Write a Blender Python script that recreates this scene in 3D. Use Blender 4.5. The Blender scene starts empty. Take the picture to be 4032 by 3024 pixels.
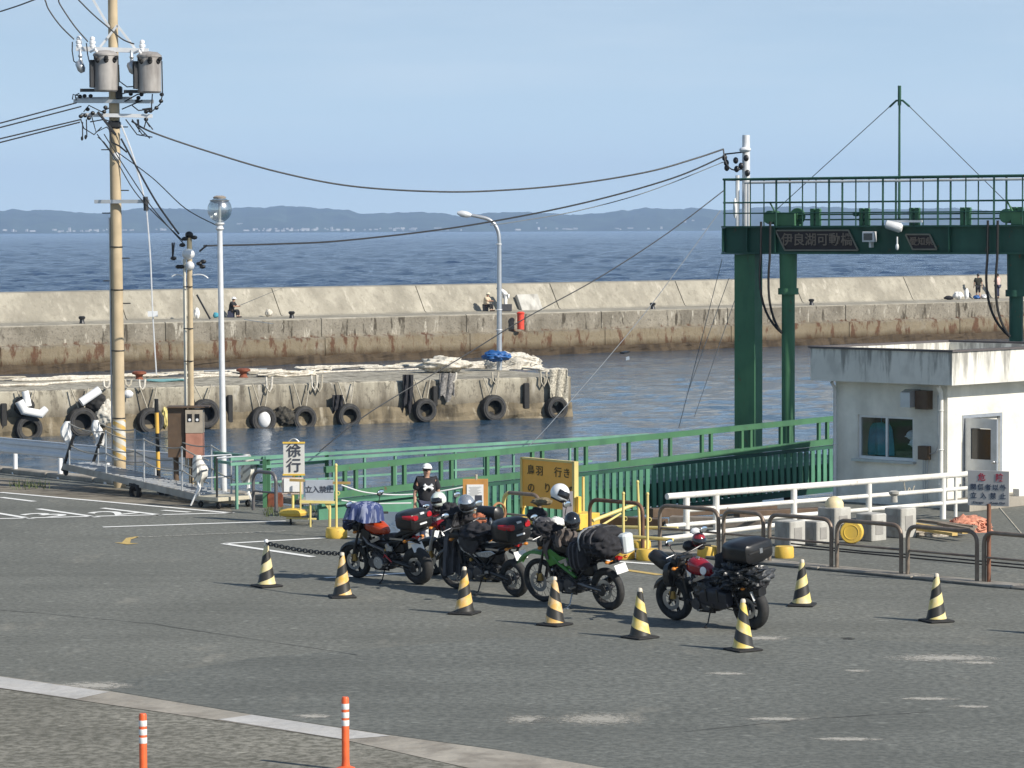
import bpy, math, random
from mathutils import Vector as V, Matrix, Quaternion
R=math.radians; random.seed(7)
S=bpy.context.scene; C=S.collection
# ---------------- camera ----------------
FP=12500.0; CZ=5.7; PITCH=math.atan(608.3/FP); ROLL=0.0041
K=4032/2212
_f=V((0,math.cos(PITCH),-math.sin(PITCH))); _u0=V((0,math.sin(PITCH),math.cos(PITCH))); _r0=V((1,0,0))
_r=_r0*math.cos(ROLL)-_u0*math.sin(ROLL); _u=_r0*math.sin(ROLL)+_u0*math.cos(ROLL)
cd=bpy.data.cameras.new('camera'); cam=bpy.data.objects.new('camera',cd); C.objects.link(cam); S.camera=cam
cd.sensor_width=36; cd.lens=36*FP/4032; cd.clip_start=.5; cd.clip_end=60000
mw=Matrix((( _r.x,_u.x,-_f.x,0),(_r.y,_u.y,-_f.y,0),(_r.z,_u.z,-_f.z,CZ),(0,0,0,1))); cam.matrix_world=mw
# ---------------- light ----------------
SUNAZ=V((.82,-.57,0)).normalized(); SUNEL=R(34.5)
sd=SUNAZ*math.cos(SUNEL)+V((0,0,math.sin(SUNEL)))
W=bpy.data.worlds.new("World"); S.world=W; W.use_nodes=True
nt=W.node_tree; bg=nt.nodes['Background']; sky=nt.nodes.new('ShaderNodeTexSky'); sky.sky_type='NISHITA'; sky.sun_disc=False
sky.sun_elevation=SUNEL; sky.sun_rotation=math.atan2(SUNAZ.x,SUNAZ.y); sky.air_density=1.15; sky.dust_density=.5; sky.ozone_density=3.0
# low sky: pale sea haze instead of the clear-air yellow band
tcw=nt.nodes.new('ShaderNodeTexCoord'); sx=nt.nodes.new('ShaderNodeSeparateXYZ'); nt.links.new(tcw.outputs['Generated'],sx.inputs[0])
mr=nt.nodes.new('ShaderNodeMapRange'); nt.links.new(sx.outputs[2],mr.inputs[0]); mr.inputs[1].default_value=0; mr.inputs[2].default_value=.24; mr.inputs[3].default_value=1; mr.inputs[1].default_value=.07; mr.inputs[4].default_value=0; mr.interpolation_type='SMOOTHSTEP'
r2=nt.nodes.new('ShaderNodeValToRGB'); nt.links.new(sx.outputs[2],r2.inputs[0]); e=r2.color_ramp.elements
e[0].position=0; e[0].color=(7.0,8.9,9.9,1); e[1].position=.075; e[1].color=(4.35,5.95,7.55,1)
mx=nt.nodes.new('ShaderNodeMix'); mx.data_type='RGBA'; nt.links.new(mr.outputs[0],mx.inputs[0]); nt.links.new(sky.outputs[0],mx.inputs[6]); nt.links.new(r2.outputs[0],mx.inputs[7])
# faint high thin cloud
mpw=nt.nodes.new('ShaderNodeMapping'); mpw.inputs['Scale'].default_value=(3,3,26); nt.links.new(tcw.outputs['Generated'],mpw.inputs[0]); nw=nt.nodes.new('ShaderNodeTexNoise'); nw.inputs['Scale'].default_value=2.2; nw.inputs['Detail'].default_value=6; nw.inputs['Roughness'].default_value=.6; nt.links.new(mpw.outputs[0],nw.inputs['Vector'])
mw2=nt.nodes.new('ShaderNodeMapRange'); nt.links.new(nw.outputs['Fac'],mw2.inputs[0]); mw2.inputs[1].default_value=.42; mw2.inputs[2].default_value=.75; mw2.inputs[3].default_value=0; mw2.inputs[4].default_value=.3
mx2=nt.nodes.new('ShaderNodeMix'); mx2.data_type='RGBA'; nt.links.new(mw2.outputs[0],mx2.inputs[0]); nt.links.new(mx.outputs[2],mx2.inputs[6]); mx2.inputs[7].default_value=(7.4,8.4,9.2,1)
nt.links.new(mx2.outputs[2],bg.inputs[0]); bg.inputs[1].default_value=.085
sl=bpy.data.lights.new('sun','SUN'); sl.energy=4.7; sl.angle=R(.5); sl.color=(1,.93,.82)
so=bpy.data.objects.new('sun',sl); C.objects.link(so); so.rotation_euler=(-sd).to_track_quat('-Z','Y').to_euler(); so.location=(30,-30,40)
S.view_settings.view_transform='Standard'; S.view_settings.look='None'; S.view_settings.gamma=1; S.view_settings.exposure=.3; S.view_settings.use_curve_mapping=False
# ---------------- pixel -> place ----------------
def ray(x,y): return _f*FP+_r*(x-2016)-_u*(y-1512)
def G(x,y,z=0.):                       # photo pixel to point on the level z
    d=ray(x,y); t=(z-CZ)/d.z; return V((d.x*t,d.y*t,z))
def Q(x,y,Y):                          # photo pixel to point at distance Y
    d=ray(x,y); t=Y/d.y; return V((d.x*t,Y,CZ+d.z*t))
def D(u,v,z=0.): return G(u*K,v*K,z)
def DQ(u,v,Y): return Q(u*K,v*K,Y)
def onplane(x,y,p,n):                  # photo pixel to point on a plane
    d=ray(x,y); o=V((0,0,CZ)); n=V(n); t=(V(p)-o).dot(n)/d.dot(n); return o+d*t
# ---------------- mesh helper ----------------
def frame(t,up=None):
    t=V(t).normalized(); a=V(up) if up else (V((0,0,1)) if abs(t.z)<.95 else V((1,0,0)))
    x=a.cross(t).normalized(); return x,t.cross(x)
class MB:
    def __init__(s): s.v=[];s.f=[];s.m=[];s.mi=0
    def add(s,vs,fs):
        n=len(s.v); s.v+=[V(p) for p in vs]; s.f+=[tuple(i+n for i in f) for f in fs]; s.m+=[s.mi]*len(fs); return s
    def box(s,c,sz,rz=0,M=None,ch=0):
        hx,hy,hz=sz[0]/2,sz[1]/2,sz[2]/2
        if ch:
            c_=ch; pl=[(-hx+c_,-hy),(hx-c_,-hy),(hx,-hy+c_),(hx,hy-c_),(hx-c_,hy),(-hx+c_,hy),(-hx,hy-c_),(-hx,-hy+c_)]
            k=(hx-c_)/hx; k2=(hy-c_)/hy
            rings=[[(x*k,y*k2,-hz) for x,y in pl],[(x,y,-hz+c_) for x,y in pl],[(x,y,hz-c_) for x,y in pl],[(x*k,y*k2,hz) for x,y in pl]]
            vs=[V(p) for r in rings for p in r]; fs=[tuple(range(7,-1,-1)),tuple(range(24,32))]
            for a in range(3):
                for i in range(8): j=(i+1)%8; fs.append((a*8+i,a*8+j,a*8+8+j,a*8+8+i))
        else:
            vs=[V((x,y,z)) for z in(-hz,hz) for x,y in((-hx,-hy),(hx,-hy),(hx,hy),(-hx,hy))]
            fs=[(3,2,1,0),(4,5,6,7),(0,1,5,4),(1,2,6,5),(2,3,7,6),(3,0,4,7)]
        T=M if M is not None else Matrix.Rotation(rz,3,'Z'); c=V(c)
        return s.add([T@p+c for p in vs],fs)
    def bar(s,a,b,w,h,up=None):            # rectangular bar a->b, w sideways, h along up
        a=V(a);b=V(b); t=(b-a); L=t.length; x,y=frame(t,up); t.normalize()
        M=Matrix((x,t,y)).transposed() 
        return s.box((a+b)/2,(w,L,h),M=M)
    def tube(s,P,r,n=8,closed=False,caps=True):
        P=[V(p) for p in P]; m=len(P); rr=r if isinstance(r,(list,tuple)) else [r]*m
        x=None; vs=[]
        for i,p in enumerate(P):
            if closed: t=P[(i+1)%m]-P[i-1]
            elif i==0: t=P[1]-P[0]
            elif i==m-1: t=P[-1]-P[-2]
            else: t=(P[i+1]-p).normalized()+(p-P[i-1]).normalized()
            if t.length<1e-9: t=V((0,0,1))
            t.normalize()
            if x is None: x,_=frame(t)
            x=(x-t*x.dot(t)); 
            if x.length<1e-6: x,_=frame(t)
            x.normalize(); y=t.cross(x)
            for k in range(n):
                a=2*math.pi*k/n; vs.append(p+(x*math.cos(a)+y*math.sin(a))*rr[i])
        fs=[]
        for i in range(m if closed else m-1):
            j=(i+1)%m
            for k in range(n): l=(k+1)%n; fs.append((i*n+k,i*n+l,j*n+l,j*n+k))
        if caps and not closed: fs+= [tuple(range(n-1,-1,-1)),tuple(range((m-1)*n,m*n))]
        return s.add(vs,fs)
    def cyl(s,a,b,r,r2=None,n=12): return s.tube([a,b],[r,r if r2 is None else r2],n)
    def lathe(s,prof,o=(0,0,0),ax=(0,0,1),n=20,closed=False):   # prof (radius, height)
        o=V(o); z=V(ax).normalized(); x,y=frame(z); vs=[];m=len(prof)
        for r,h in prof:
            for k in range(n):
                a=2*math.pi*k/n; vs.append(o+z*h+(x*math.cos(a)+y*math.sin(a))*r)
        fs=[]
        for i in range(m if closed else m-1):
            j=(i+1)%m
            for k in range(n): l=(k+1)%n; fs.append((i*n+k,i*n+l,j*n+l,j*n+k))
        if not closed:
            fs+=[tuple(range(n-1,-1,-1)),tuple(range((m-1)*n,m*n))]
        return s.add(vs,fs)
    def torus(s,c,ax,RR,r,n=28,k=10,sx=1.):
        pr=[(RR+r*math.cos(2*math.pi*i/k),sx*r*math.sin(2*math.pi*i/k)) for i in range(k)]
        return s.lathe(pr,c,ax,n,True)
    def loft(s,rings,caps=True):
        n=len(rings[0]); vs=[p for r in rings for p in r]; fs=[]
        for i in range(len(rings)-1):
            for k in range(n): l=(k+1)%n; fs.append((i*n+k,i*n+l,i*n+n+l,i*n+n+k))
        if caps: m=len(rings); fs+=[tuple(range(n-1,-1,-1)),tuple(range((m-1)*n,m*n))]
        return s.add(vs,fs)
    def body(s,secs,n=16,T=None):          # secs: (x, zc, halfwidth, halfheight, power[,yc])
        rings=[]
        for q in secs:
            x,zc,w,h,p=q[:5]; yc=q[5] if len(q)>5 else 0
            rg=[]
            for k in range(n):
                a=2*math.pi*(k+.5)/n; c,d=math.cos(a),math.sin(a)
                P=V((x,yc+w*math.copysign(abs(c)**(2/p),c),zc+h*math.copysign(abs(d)**(2/p),d)))
                rg.append(T@P if T else P)
            rings.append(rg)
        return s.loft(rings)
    def ell(s,c,rad,M=None,n=16,m=10,f=None):
        c=V(c); rings=[]
        for i in range(m+1):
            th=math.pi*i/m; st=max(math.sin(th),.02); rg=[]
            for k in range(n):
                a=2*math.pi*k/n; p=V((st*math.cos(a),st*math.sin(a),math.cos(th)))
                q=V((p.x*rad[0],p.y*rad[1],p.z*rad[2]))
                if f: q=f(p,q)
                rg.append((M@q if M else q)+c)
            rings.append(rg)
        return s.loft(rings[::-1])
    def extr(s,poly,a,b,M=None,o=(0,0,0)): # polygon in local xz, from y=a to y=b
        n=len(poly); o=V(o); vs=[V((x,a,z)) for x,z in poly]+[V((x,b,z)) for x,z in poly]
        vs=[(M@p if M else p)+o for p in vs]
        fs=[tuple(range(n)),tuple(range(2*n-1,n-1,-1))]
        for i in range(n): j=(i+1)%n; fs.append((j,i,n+i,n+j))
        return s.add(vs,fs)
    def sheet(s,g,th=.006):                # thick cloth from grid of points
        m=len(g);n=len(g[0]); nb=[]
        for i in range(m):
            row=[]
            for j in range(n):
                a=g[min(i+1,m-1)][j]-g[max(i-1,0)][j]; b=g[i][min(j+1,n-1)]-g[i][max(j-1,0)]
                c=a.cross(b); row.append(g[i][j]+(c.normalized() if c.length>1e-9 else V((0,0,1)))*th)
            nb.append(row)
        vs=[p for r in g for p in r]+[p for r in nb for p in r]; N=m*n; fs=[]
        for i in range(m-1):
            for j in range(n-1):
                a=i*n+j; fs.append((a,a+1,a+n+1,a+n)); fs.append((N+a+n,N+a+n+1,N+a+1,N+a))
        for j in range(n-1):
            fs.append((j,N+j,N+j+1,j+1)); a=(m-1)*n+j; fs.append((a+1,N+a+1,N+a,a))
        for i in range(m-1):
            a=i*n; fs.append((a+n,N+a+n,N+a,a)); a=i*n+n-1; fs.append((a,N+a,N+a+n,a+n))
        return s.add(vs,fs)
    def build(s,name,mats,parent=None,smooth=40,origin=None,bevel=0):
        if origin is None:
            if parent is None and s.v:
                xs=[p.x for p in s.v];ys=[p.y for p in s.v];zs=[p.z for p in s.v]
                origin=V(((min(xs)+max(xs))/2,(min(ys)+max(ys))/2,min(zs)))
            else: origin=V((0,0,0))
        o=V(origin); me=bpy.data.meshes.new(name); me.from_pydata([tuple(p-o) for p in s.v],[],s.f)
        for m in (mats if isinstance(mats,(list,tuple)) else [mats]): me.materials.append(m)
        me.polygons.foreach_set('material_index',s.m); me.update(); me.validate()
        if smooth:
            me.polygons.foreach_set('use_smooth',[True]*len(me.polygons)); me.set_sharp_from_angle(angle=R(smooth))
        ob=bpy.data.objects.new(name,me); C.objects.link(ob); ob.location=o
        if parent is not None: ob.parent=parent
        if bevel:
            b=ob.modifiers.new('bevel','BEVEL'); b.width=bevel; b.segments=2; b.limit_method='ANGLE'; b.angle_limit=R(40)
        return ob
def tag(o,label=None,cat=None,group=None,kind=None):
    if label: o['label']=label
    if cat: o['category']=cat
    if group: o['group']=group
    if kind: o['kind']=kind
    return o
def thing(name,label,cat,loc=(0,0,0),rz=0,group=None):
    o=bpy.data.objects.new(name,None); C.objects.link(o); o.location=loc; o.rotation_euler=(0,0,rz); o.empty_display_size=.2
    return tag(o,label,cat,group)
def copy_tree(o,parent=None):
    c=o.copy(); C.objects.link(c)
    if parent is not None: c.parent=parent
    for ch in list(o.children):
        copy_tree(ch,c)
    return c
def Rz(a): return Matrix.Rotation(a,3,'Z')
def sag(a,b,s,n=14):
    a=V(a);b=V(b); return [a.lerp(b,i/n)-V((0,0,s*4*(i/n)*(1-i/n))) for i in range(n+1)]
def arc3(a,m,b,n=8):   # quadratic curve
    a,m,b=V(a),V(m),V(b); return [a*(1-t)**2+m*2*t*(1-t)+b*t*t for t in [i/n for i in range(n+1)]]
# ---------------- materials ----------------
MC={}
def lin(c): return tuple(((x/12.92) if x<=.04045 else ((x+.055)/1.055)**2.4) for x in c)
class NT:
    def __init__(s,name):
        s.m=bpy.data.materials.new(name); s.m.use_nodes=True; s.t=s.m.node_tree; s.n=s.t.nodes; s.b=s.n['Principled BSDF']
        s.tc=s.n.new('ShaderNodeTexCoord'); s.obj=s.tc.outputs['Object']
    def N(s,ty,**k):
        x=s.n.new('ShaderNode'+ty)
        for a,b in k.items(): setattr(x,a,b)
        return x
    def L(s,a,b): s.t.links.new(a,b)
    def mapv(s,scale=(1,1,1),src=None,rot=(0,0,0)):
        m=s.N('Mapping'); m.inputs['Scale'].default_value=scale; m.inputs['Rotation'].default_value=rot; s.L(src or s.obj,m.inputs[0]); return m.outputs[0]
    def noise(s,sc,det=4,vec=None,rough=.55,stretch=None,dist=0):
        n=s.N('TexNoise'); n.inputs['Scale'].default_value=sc; n.inputs['Detail'].default_value=det; n.inputs['Roughness'].default_value=rough; n.inputs['Distortion'].default_value=dist
        v=vec or (s.mapv(stretch) if stretch else s.obj); s.L(v,n.inputs['Vector']); return n.outputs['Fac']
    def ramp(s,x,a,b,ca=(0,0,0,1),cb=(1,1,1,1)):
        r=s.N('ValToRGB'); r.color_ramp.elements[0].position=a; r.color_ramp.elements[1].position=b
        r.color_ramp.elements[0].color=ca; r.color_ramp.elements[1].color=cb; s.L(x,r.inputs[0]); return r.outputs[0]
    def mix(s,f,a,b,mode='MIX'):
        m=s.N('Mix',data_type='RGBA',blend_type=mode)
        for sock,val in ((m.inputs[0],f),(m.inputs[6],a),(m.inputs[7],b)):
            if hasattr(val,'is_linked'): s.L(val,sock)
            elif isinstance(val,(int,float)): sock.default_value=val
            else: sock.default_value=(*val[:3],1)
        return m.outputs[2]
    def math(s,op,a,b=None,c=None):
        m=s.N('Math',operation=op)
        for i,v in enumerate((a,b,c)):
            if v is None: continue
            if hasattr(v,'is_linked'): s.L(v,m.inputs[i])
            else: m.inputs[i].default_value=v
        return m.outputs[0]
    def xyz(s,src=None):
        x=s.N('SeparateXYZ'); s.L(src or s.obj,x.inputs[0]); return x.outputs
    def bump(s,h,st=.3,d=.02):
        b=s.N('Bump'); b.inputs['Strength'].default_value=st; b.inputs['Distance'].default_value=d; s.L(h,b.inputs['Height']); s.L(b.outputs[0],s.b.inputs['Normal']); return b
    def out(s,col,rough=.6,metal=0,spec=None,coat=0):
        if hasattr(col,'is_linked'): s.L(col,s.b.inputs['Base Color'])
        else: s.b.inputs['Base Color'].default_value=(*col[:3],1)
        if hasattr(rough,'is_linked'): s.L(rough,s.b.inputs['Roughness'])
        else: s.b.inputs['Roughness'].default_value=rough
        s.b.inputs['Metallic'].default_value=metal
        if spec is not None: s.b.inputs['Specular IOR Level'].default_value=spec
        if coat: s.b.inputs['Coat Weight'].default_value=coat; s.b.inputs['Coat Roughness'].default_value=.08
        return s.m
def M(name,col,rough=.55,metal=0,var=.12,sc=6,dirt=None,damt=.5,dsc=3,dst=(1,1,.25),bump=0,bsc=60,coat=0,spec=None):
    if name in MC: return MC[name]
    t=NT(name); f=t.noise(sc,4); a=tuple(c*(1-var) for c in col); b=tuple(min(1,c*(1+var)) for c in col)
    c=t.mix(t.ramp(f,.3,.7),a,b)
    if dirt: c=t.mix(t.math('MULTIPLY',t.ramp(t.noise(dsc,5,stretch=dst),.48,.68),damt),c,dirt)
    if bump: t.bump(t.noise(bsc,3),bump,.01)
    rr=t.math('MULTIPLY_ADD',t.noise(sc*2.3,3),.2,rough-.1)
    MC[name]=t.out(c,rr,metal,spec,coat); return MC[name]
# ---------------- material library ----------------
def conc(name,base,dark,algae=None,seed=0,streak=.6,z0=0,joint=None):
    t=NT(name); z=t.xyz()[2]
    f=t.noise(.9,6,rough=.62); c=t.mix(t.ramp(f,.35,.65),tuple(x*.8 for x in base),tuple(min(1,x*1.12) for x in base))
    st=t.ramp(t.noise(2.2,6,stretch=(1,1,.16)),.47,.66); c=t.mix(t.math('MULTIPLY',st,streak),c,dark)
    bl=t.ramp(t.noise(.35,4),.5,.7); c=t.mix(t.math('MULTIPLY',bl,streak*.6),c,dark)
    if algae:
        pt=t.ramp(t.noise(6,6,stretch=(1,1,.55),rough=.72),.53,.6); c=t.mix(t.math('MULTIPLY',pt,streak*.6),c,tuple(x*.55 for x in dark))
    if joint:                                  # pale lime runs
        lm=t.ramp(t.noise(3.1,5,stretch=(1,1,.25)),.6,.68); c=t.mix(t.math('MULTIPLY',lm,.55),c,joint)
    if algae:
        for za,zb,col,am in algae:             # growth below a tide level
            n=t.math('MULTIPLY_ADD',t.noise(1.6,5,stretch=(1,1,.4)),.7,-.35); zz=t.math('ADD',z,n)
            m=t.N('MapRange'); t.L(zz,m.inputs[0]); m.inputs[1].default_value=za; m.inputs[2].default_value=zb; m.inputs[3].default_value=am; m.inputs[4].default_value=0
            c=t.mix(m.outputs[0],c,col)
    t.bump(t.noise(5,6),.6,.04)
    return t.out(c,.85,spec=.25)
def bwmat():
    t=NT('breakwater_concrete'); al=t.mapv(rot=(0,0,-math.atan2(.631,.776))); xx=t.xyz(al); z=xx[2]; wv=t.N('TexWhiteNoise',noise_dimensions='1D'); t.L(t.math('FLOOR',t.math('MULTIPLY',xx[0],.3)),wv.inputs['W'])
    def nz(sc,st,a,b,det=6,r=.65): return t.ramp(t.noise(sc,det,vec=t.mapv(st,src=al),rough=r),a,b)
    c=t.mix(nz(.5,(1,1,1),.35,.65),(.29,.27,.22),(.42,.39,.32))
    c=t.mix(t.math('MULTIPLY',nz(.45,(1,1,.5),.5,.6),.45),c,(.2,.185,.15)); c=t.mix(t.math('MULTIPLY',nz(3.,(1,1,.8),.55,.62),.4),c,(.19,.175,.14))
    c=t.mix(t.math('MULTIPLY',nz(1.5,(1,1,.3),.5,.66),.5),c,(.24,.22,.18))          # drip streaks
    c=t.mix(t.math('MULTIPLY',nz(1.1,(1.4,1,.2),.6,.68),.6),c,(.56,.52,.44))         # lime
    low=t.N('MapRange'); t.L(z,low.inputs[0]); low.inputs[1].default_value=.86; low.inputs[2].default_value=.93; low.inputs[3].default_value=1; low.inputs[4].default_value=0
    w=t.mix(nz(.8,(1,1,.7),.36,.64),(.13,.115,.09),(.27,.245,.2)); w=t.mix(t.math('MULTIPLY',wv.outputs[0],.45),w,(.33,.3,.24))
    w=t.mix(nz(2.4,(1,1,.22),.56,.63),w,(.07,.06,.045)); w=t.mix(t.math('MULTIPLY',nz(2.0,(1.2,1,.35),.6,.65),.8),w,(.46,.43,.36)); w=t.mix(t.math('MULTIPLY',nz(7,(1,1,1),.55,.62),.5),w,(.08,.07,.055))
    def band(a,b,c2,amt,nsc,st,n0,n1):
        nonlocal w
        m=t.N('MapRange'); t.L(t.math('ADD',z,t.math('MULTIPLY_ADD',t.noise(1.3,5,vec=t.mapv((1,1,.3),src=al)),.5,-.25)),m.inputs[0]); m.inputs[1].default_value=a; m.inputs[2].default_value=b; m.inputs[3].default_value=1; m.inputs[4].default_value=0
        w=t.mix(t.math('MULTIPLY',t.math('MULTIPLY',m.outputs[0],amt),nz(nsc,st,n0,n1)),w,c2)
    band(-.25,.0,(.21,.17,.11),.8,.6,(1,1,1),.2,.45)
    band(-.02,.05,(.1,.045,.025),.85,1.6,(1.3,1,.5),.52,.6)
    band(-1.1,-.65,(.055,.035,.018),.95,1,(1,1,1),.0,.2)
    c=t.mix(low.outputs[0],c,w); t.bump(t.noise(4,7,rough=.7),.9,.07); return t.out(c,.88,spec=.25)
def asphalt(name,c1,c2,grain,sandy):
    t=NT(name); g=t.noise(grain,3,rough=.7); c=t.mix(t.ramp(g,.4,.6),c1,c2)
    b=t.noise(.35,5,stretch=(1,.6,1)); c=t.mix(t.math('MULTIPLY',t.ramp(b,.42,.68),.35),c,tuple(x*.72 for x in c1))
    s=t.noise(.9,6,stretch=(1,.35,1),rough=.7); c=t.mix(t.math('MULTIPLY',t.ramp(s,.6,.76),sandy),c,(.33,.31,.26))
    sp=t.noise(grain*.45,2); c=t.mix(t.math('MULTIPLY',t.ramp(sp,.64,.7),.35),c,tuple(x*1.7 for x in c2))
    # tyre tracks and paving seams
    x=t.xyz(t.mapv(rot=(0,0,R(42)))); w=t.N('TexNoise'); w.inputs['Scale'].default_value=.5; w.inputs['Detail'].default_value=3; t.L(t.mapv((.12,1.6,1),rot=(0,0,R(48))),w.inputs['Vector'])
    c=t.mix(t.math('MULTIPLY',t.ramp(w.outputs[0],.52,.62),.22),c,tuple(q*.65 for q in c1))
    t.bump(g,.5,.01); return t.out(c,.9,spec=.2)
m_asph=asphalt('asphalt',(.128,.132,.117),(.205,.208,.186),11,.6)
m_asph2=asphalt('old_asphalt',(.13,.126,.102),(.28,.268,.228),8,.55)
m_kerb=conc('kerb_concrete',(.36,.33,.28),(.17,.15,.125),streak=.6)
m_kerbw=conc('kerb_painted',(.5,.49,.47),(.3,.28,.25),streak=.35)
m_quay=conc('quay_concrete',(.24,.215,.17),(.07,.06,.045),streak=.8)
m_bw=bwmat()
m_jet=conc('jetty_concrete',(.44,.405,.32),(.13,.115,.09),[(-.7,.0,(.17,.145,.11),.6),(-1.3,-.5,(.05,.042,.03),1.)],streak=.95,joint=(.6,.57,.5))
m_white=conc('white_render',(.8,.78,.7),(.5,.48,.42),streak=.3)
def roofm():
    t=NT('roof_band'); z=t.xyz()[2]; m=t.N('MapRange'); t.L(z,m.inputs[0]); m.inputs[1].default_value=2.5; m.inputs[2].default_value=3.2; m.inputs[3].default_value=.0; m.inputs[4].default_value=.17
    c=t.mix(t.noise(1.2,5),(.6,.59,.53),(.78,.76,.69)); n=t.math('ADD',t.noise(4.5,5,stretch=(1,1,.12),rough=.7),m.outputs[0])
    c=t.mix(t.math('MULTIPLY',t.ramp(n,.6,.74),.75),c,(.17,.165,.15)); c=t.mix(t.math('MULTIPLY',t.ramp(t.noise(2.5,5,stretch=(1,1,.6)),.5,.66),.35),c,(.3,.29,.26)); return t.out(c,.8)
m_roof=roofm()
def paint(name,col,dirt,am=.35,rough=.35,sc=2.5,rust=.75):
    t=NT(name); c=t.mix(t.ramp(t.noise(1.3,5),.3,.7),tuple(x*.8 for x in col),tuple(min(1,x*1.15) for x in col))
    c=t.mix(t.math('MULTIPLY',t.ramp(t.noise(sc,5,stretch=(1,1,.2)),.48,.68),am),c,dirt)
    c=t.mix(t.math('MULTIPLY',t.ramp(t.noise(7,6,stretch=(1,1,.45),rough=.75),.62,.68),rust),c,(.13,.05,.025))
    return t.out(c,t.math('MULTIPLY_ADD',t.noise(6,3),.3,rough),0,.4,.05)
m_wpaint=paint('white_paint',(.8,.79,.74),(.35,.3,.24),.35)
m_green=paint('green_paint',(.065,.18,.09),(.03,.09,.06),.5,.45)
m_rib=paint('rib_green_paint',(.085,.24,.15),(.05,.13,.09),.45,.45)
m_greenl=paint('faded_green_paint',(.15,.32,.235),(.08,.2,.14),.5)
m_greend=paint('dark_green_paint',(.026,.095,.064),(.01,.04,.03),.5,.45)
m_yel=paint('yellow_paint',(.78,.52,.08),(.4,.27,.1),.4)
m_yelp=paint('pale_yellow_paint',(.72,.6,.22),(.35,.28,.15),.4)
m_rail=M('brown_steel_pipe',(.23,.185,.145),.45,.3,.2,8,(.1,.05,.03),.5)
m_galv=M('galvanised',(.48,.5,.52),.4,.6,.1)
m_galvw=M('pale_galvanised',(.7,.71,.72),.45,.2,.08)
m_black=M('black_rubber',(.018,.018,.018),.75,0,.25)
m_tyre=M('worn_tyre',(.03,.03,.03),.8,0,.35,8,(.13,.12,.1),.3)
m_blk=M('black_plastic',(.014,.014,.015),.38,0,.2)
m_gloss=M('black_gloss',(.012,.012,.014),.15,0,.1,coat=.6)
m_dkm=M('dark_metal',(.05,.05,.052),.4,.6,.2)
m_alu=M('aluminium',(.5,.5,.5),.35,.9,.1)
m_wire=M('cable_black',(.02,.022,.026),.6)
m_wireg=M('cable_grey',(.16,.18,.2),.6)
m_rope=M('old_rope',(.42,.38,.3),.9,0,.25,30)
m_ropeg=M('blue_green_rope',(.13,.28,.3),.9,0,.25,30)
m_net=M('white_net',(.62,.58,.5),.95,0,.3,12,(.3,.26,.2),.6,5,(1,1,1),bump=.8,bsc=30)
m_rust=M('rusty_iron',(.2,.06,.03),.8,0,.35,9)
m_polec=M('pole_concrete',(.5,.4,.26),.8,0,.12,3,(.3,.24,.16),.4)
m_polew=M('pole_white',(.62,.6,.52),.6,0,.1,3,(.4,.33,.24),.4)
m_ins=M('porcelain',(.8,.81,.82),.2,0,.05)
m_red=M('red_paint',(.45,.02,.025),.2,0,.1,coat=.5)
m_orange=M('orange_post',(.8,.13,.035),.45,0,.12,10,(.5,.12,.06),.4)
m_retro=M('reflective_white',(.78,.78,.76),.35,0,.08,20,(.4,.36,.33),.4)
m_wood=M('board_wood',(.5,.25,.07),.6,0,.15,5)
m_paper=M('paper',(.78,.78,.76),.8,0,.04)
m_ink=M('ink_dark',(.045,.05,.07),.7)
m_brown=M('brown_box',(.1,.065,.04),.6,0,.2)
m_hillm=M('wooded_hill',(.04,.06,.035),.95,0,.5,.004)
m_far=M('far_building',(.5,.5,.48),.8,0,.1)
m_teal=M('teal_cloth',(.07,.32,.42),.9,0,.2)
m_blue=M('blue_tarpaulin',(.02,.1,.3),.5,0,.25,6)
m_skin=M('skin',(.45,.26,.18),.6,0,.06)
m_blackcl=M('black_cloth',(.02,.02,.024),.9,0,.3,8)
m_greycl=M('grey_cloth',(.075,.075,.082),.9,0,.2,8)
m_whitecl=M('white_cloth',(.78,.78,.77),.85,0,.05)
m_darkcl=M('dark_blue_cloth',(.04,.045,.08),.9,0,.2)
def glassm(name,col,tr,rough=.05):
    t=NT(name); tr_=t.N('BsdfTransparent'); tr_.inputs[0].default_value=(*col,1); gl=t.N('BsdfGlossy'); gl.inputs['Roughness'].default_value=rough
    mx=t.N('MixShader'); mx.inputs[0].default_value=tr; t.L(tr_.outputs[0],mx.inputs[1]); t.L(gl.outputs[0],mx.inputs[2]); t.L(mx.outputs[0],t.n['Material Output'].inputs[0]); return t.m
m_glass=glassm('window_glass',(.85,.9,.92),.05)
m_globe=glassm('globe_glass',(.8,.84,.84),.4,.25)
# water
def waterm(name,deep,b1,b2,rough):
    t=NT(name); v=t.mapv((1,.55,1),rot=(0,0,R(12)))
    n1=t.noise(b1[0],5,vec=v,rough=.6); n2=t.noise(b2[0],4,rough=.6)
    a=t.N('Bump'); a.inputs['Strength'].default_value=1; a.inputs['Distance'].default_value=b1[1]; t.L(n1,a.inputs['Height'])
    b=t.N('Bump'); b.inputs['Strength'].default_value=1; b.inputs['Distance'].default_value=b2[1]; t.L(n2,b.inputs['Height']); t.L(a.outputs[0],b.inputs['Normal']); t.L(b.outputs[0],t.b.inputs['Normal'])
    t.b.inputs['IOR'].default_value=1.33; return t.out(deep,rough,spec=.5)
m_sea=waterm('sea_water',(.006,.03,.095),(.45,1.5),(1.9,.4),.12)
m_harb=waterm('harbour_water',(.03,.065,.11),(1.6,.1),(5,.05),.05)
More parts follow.
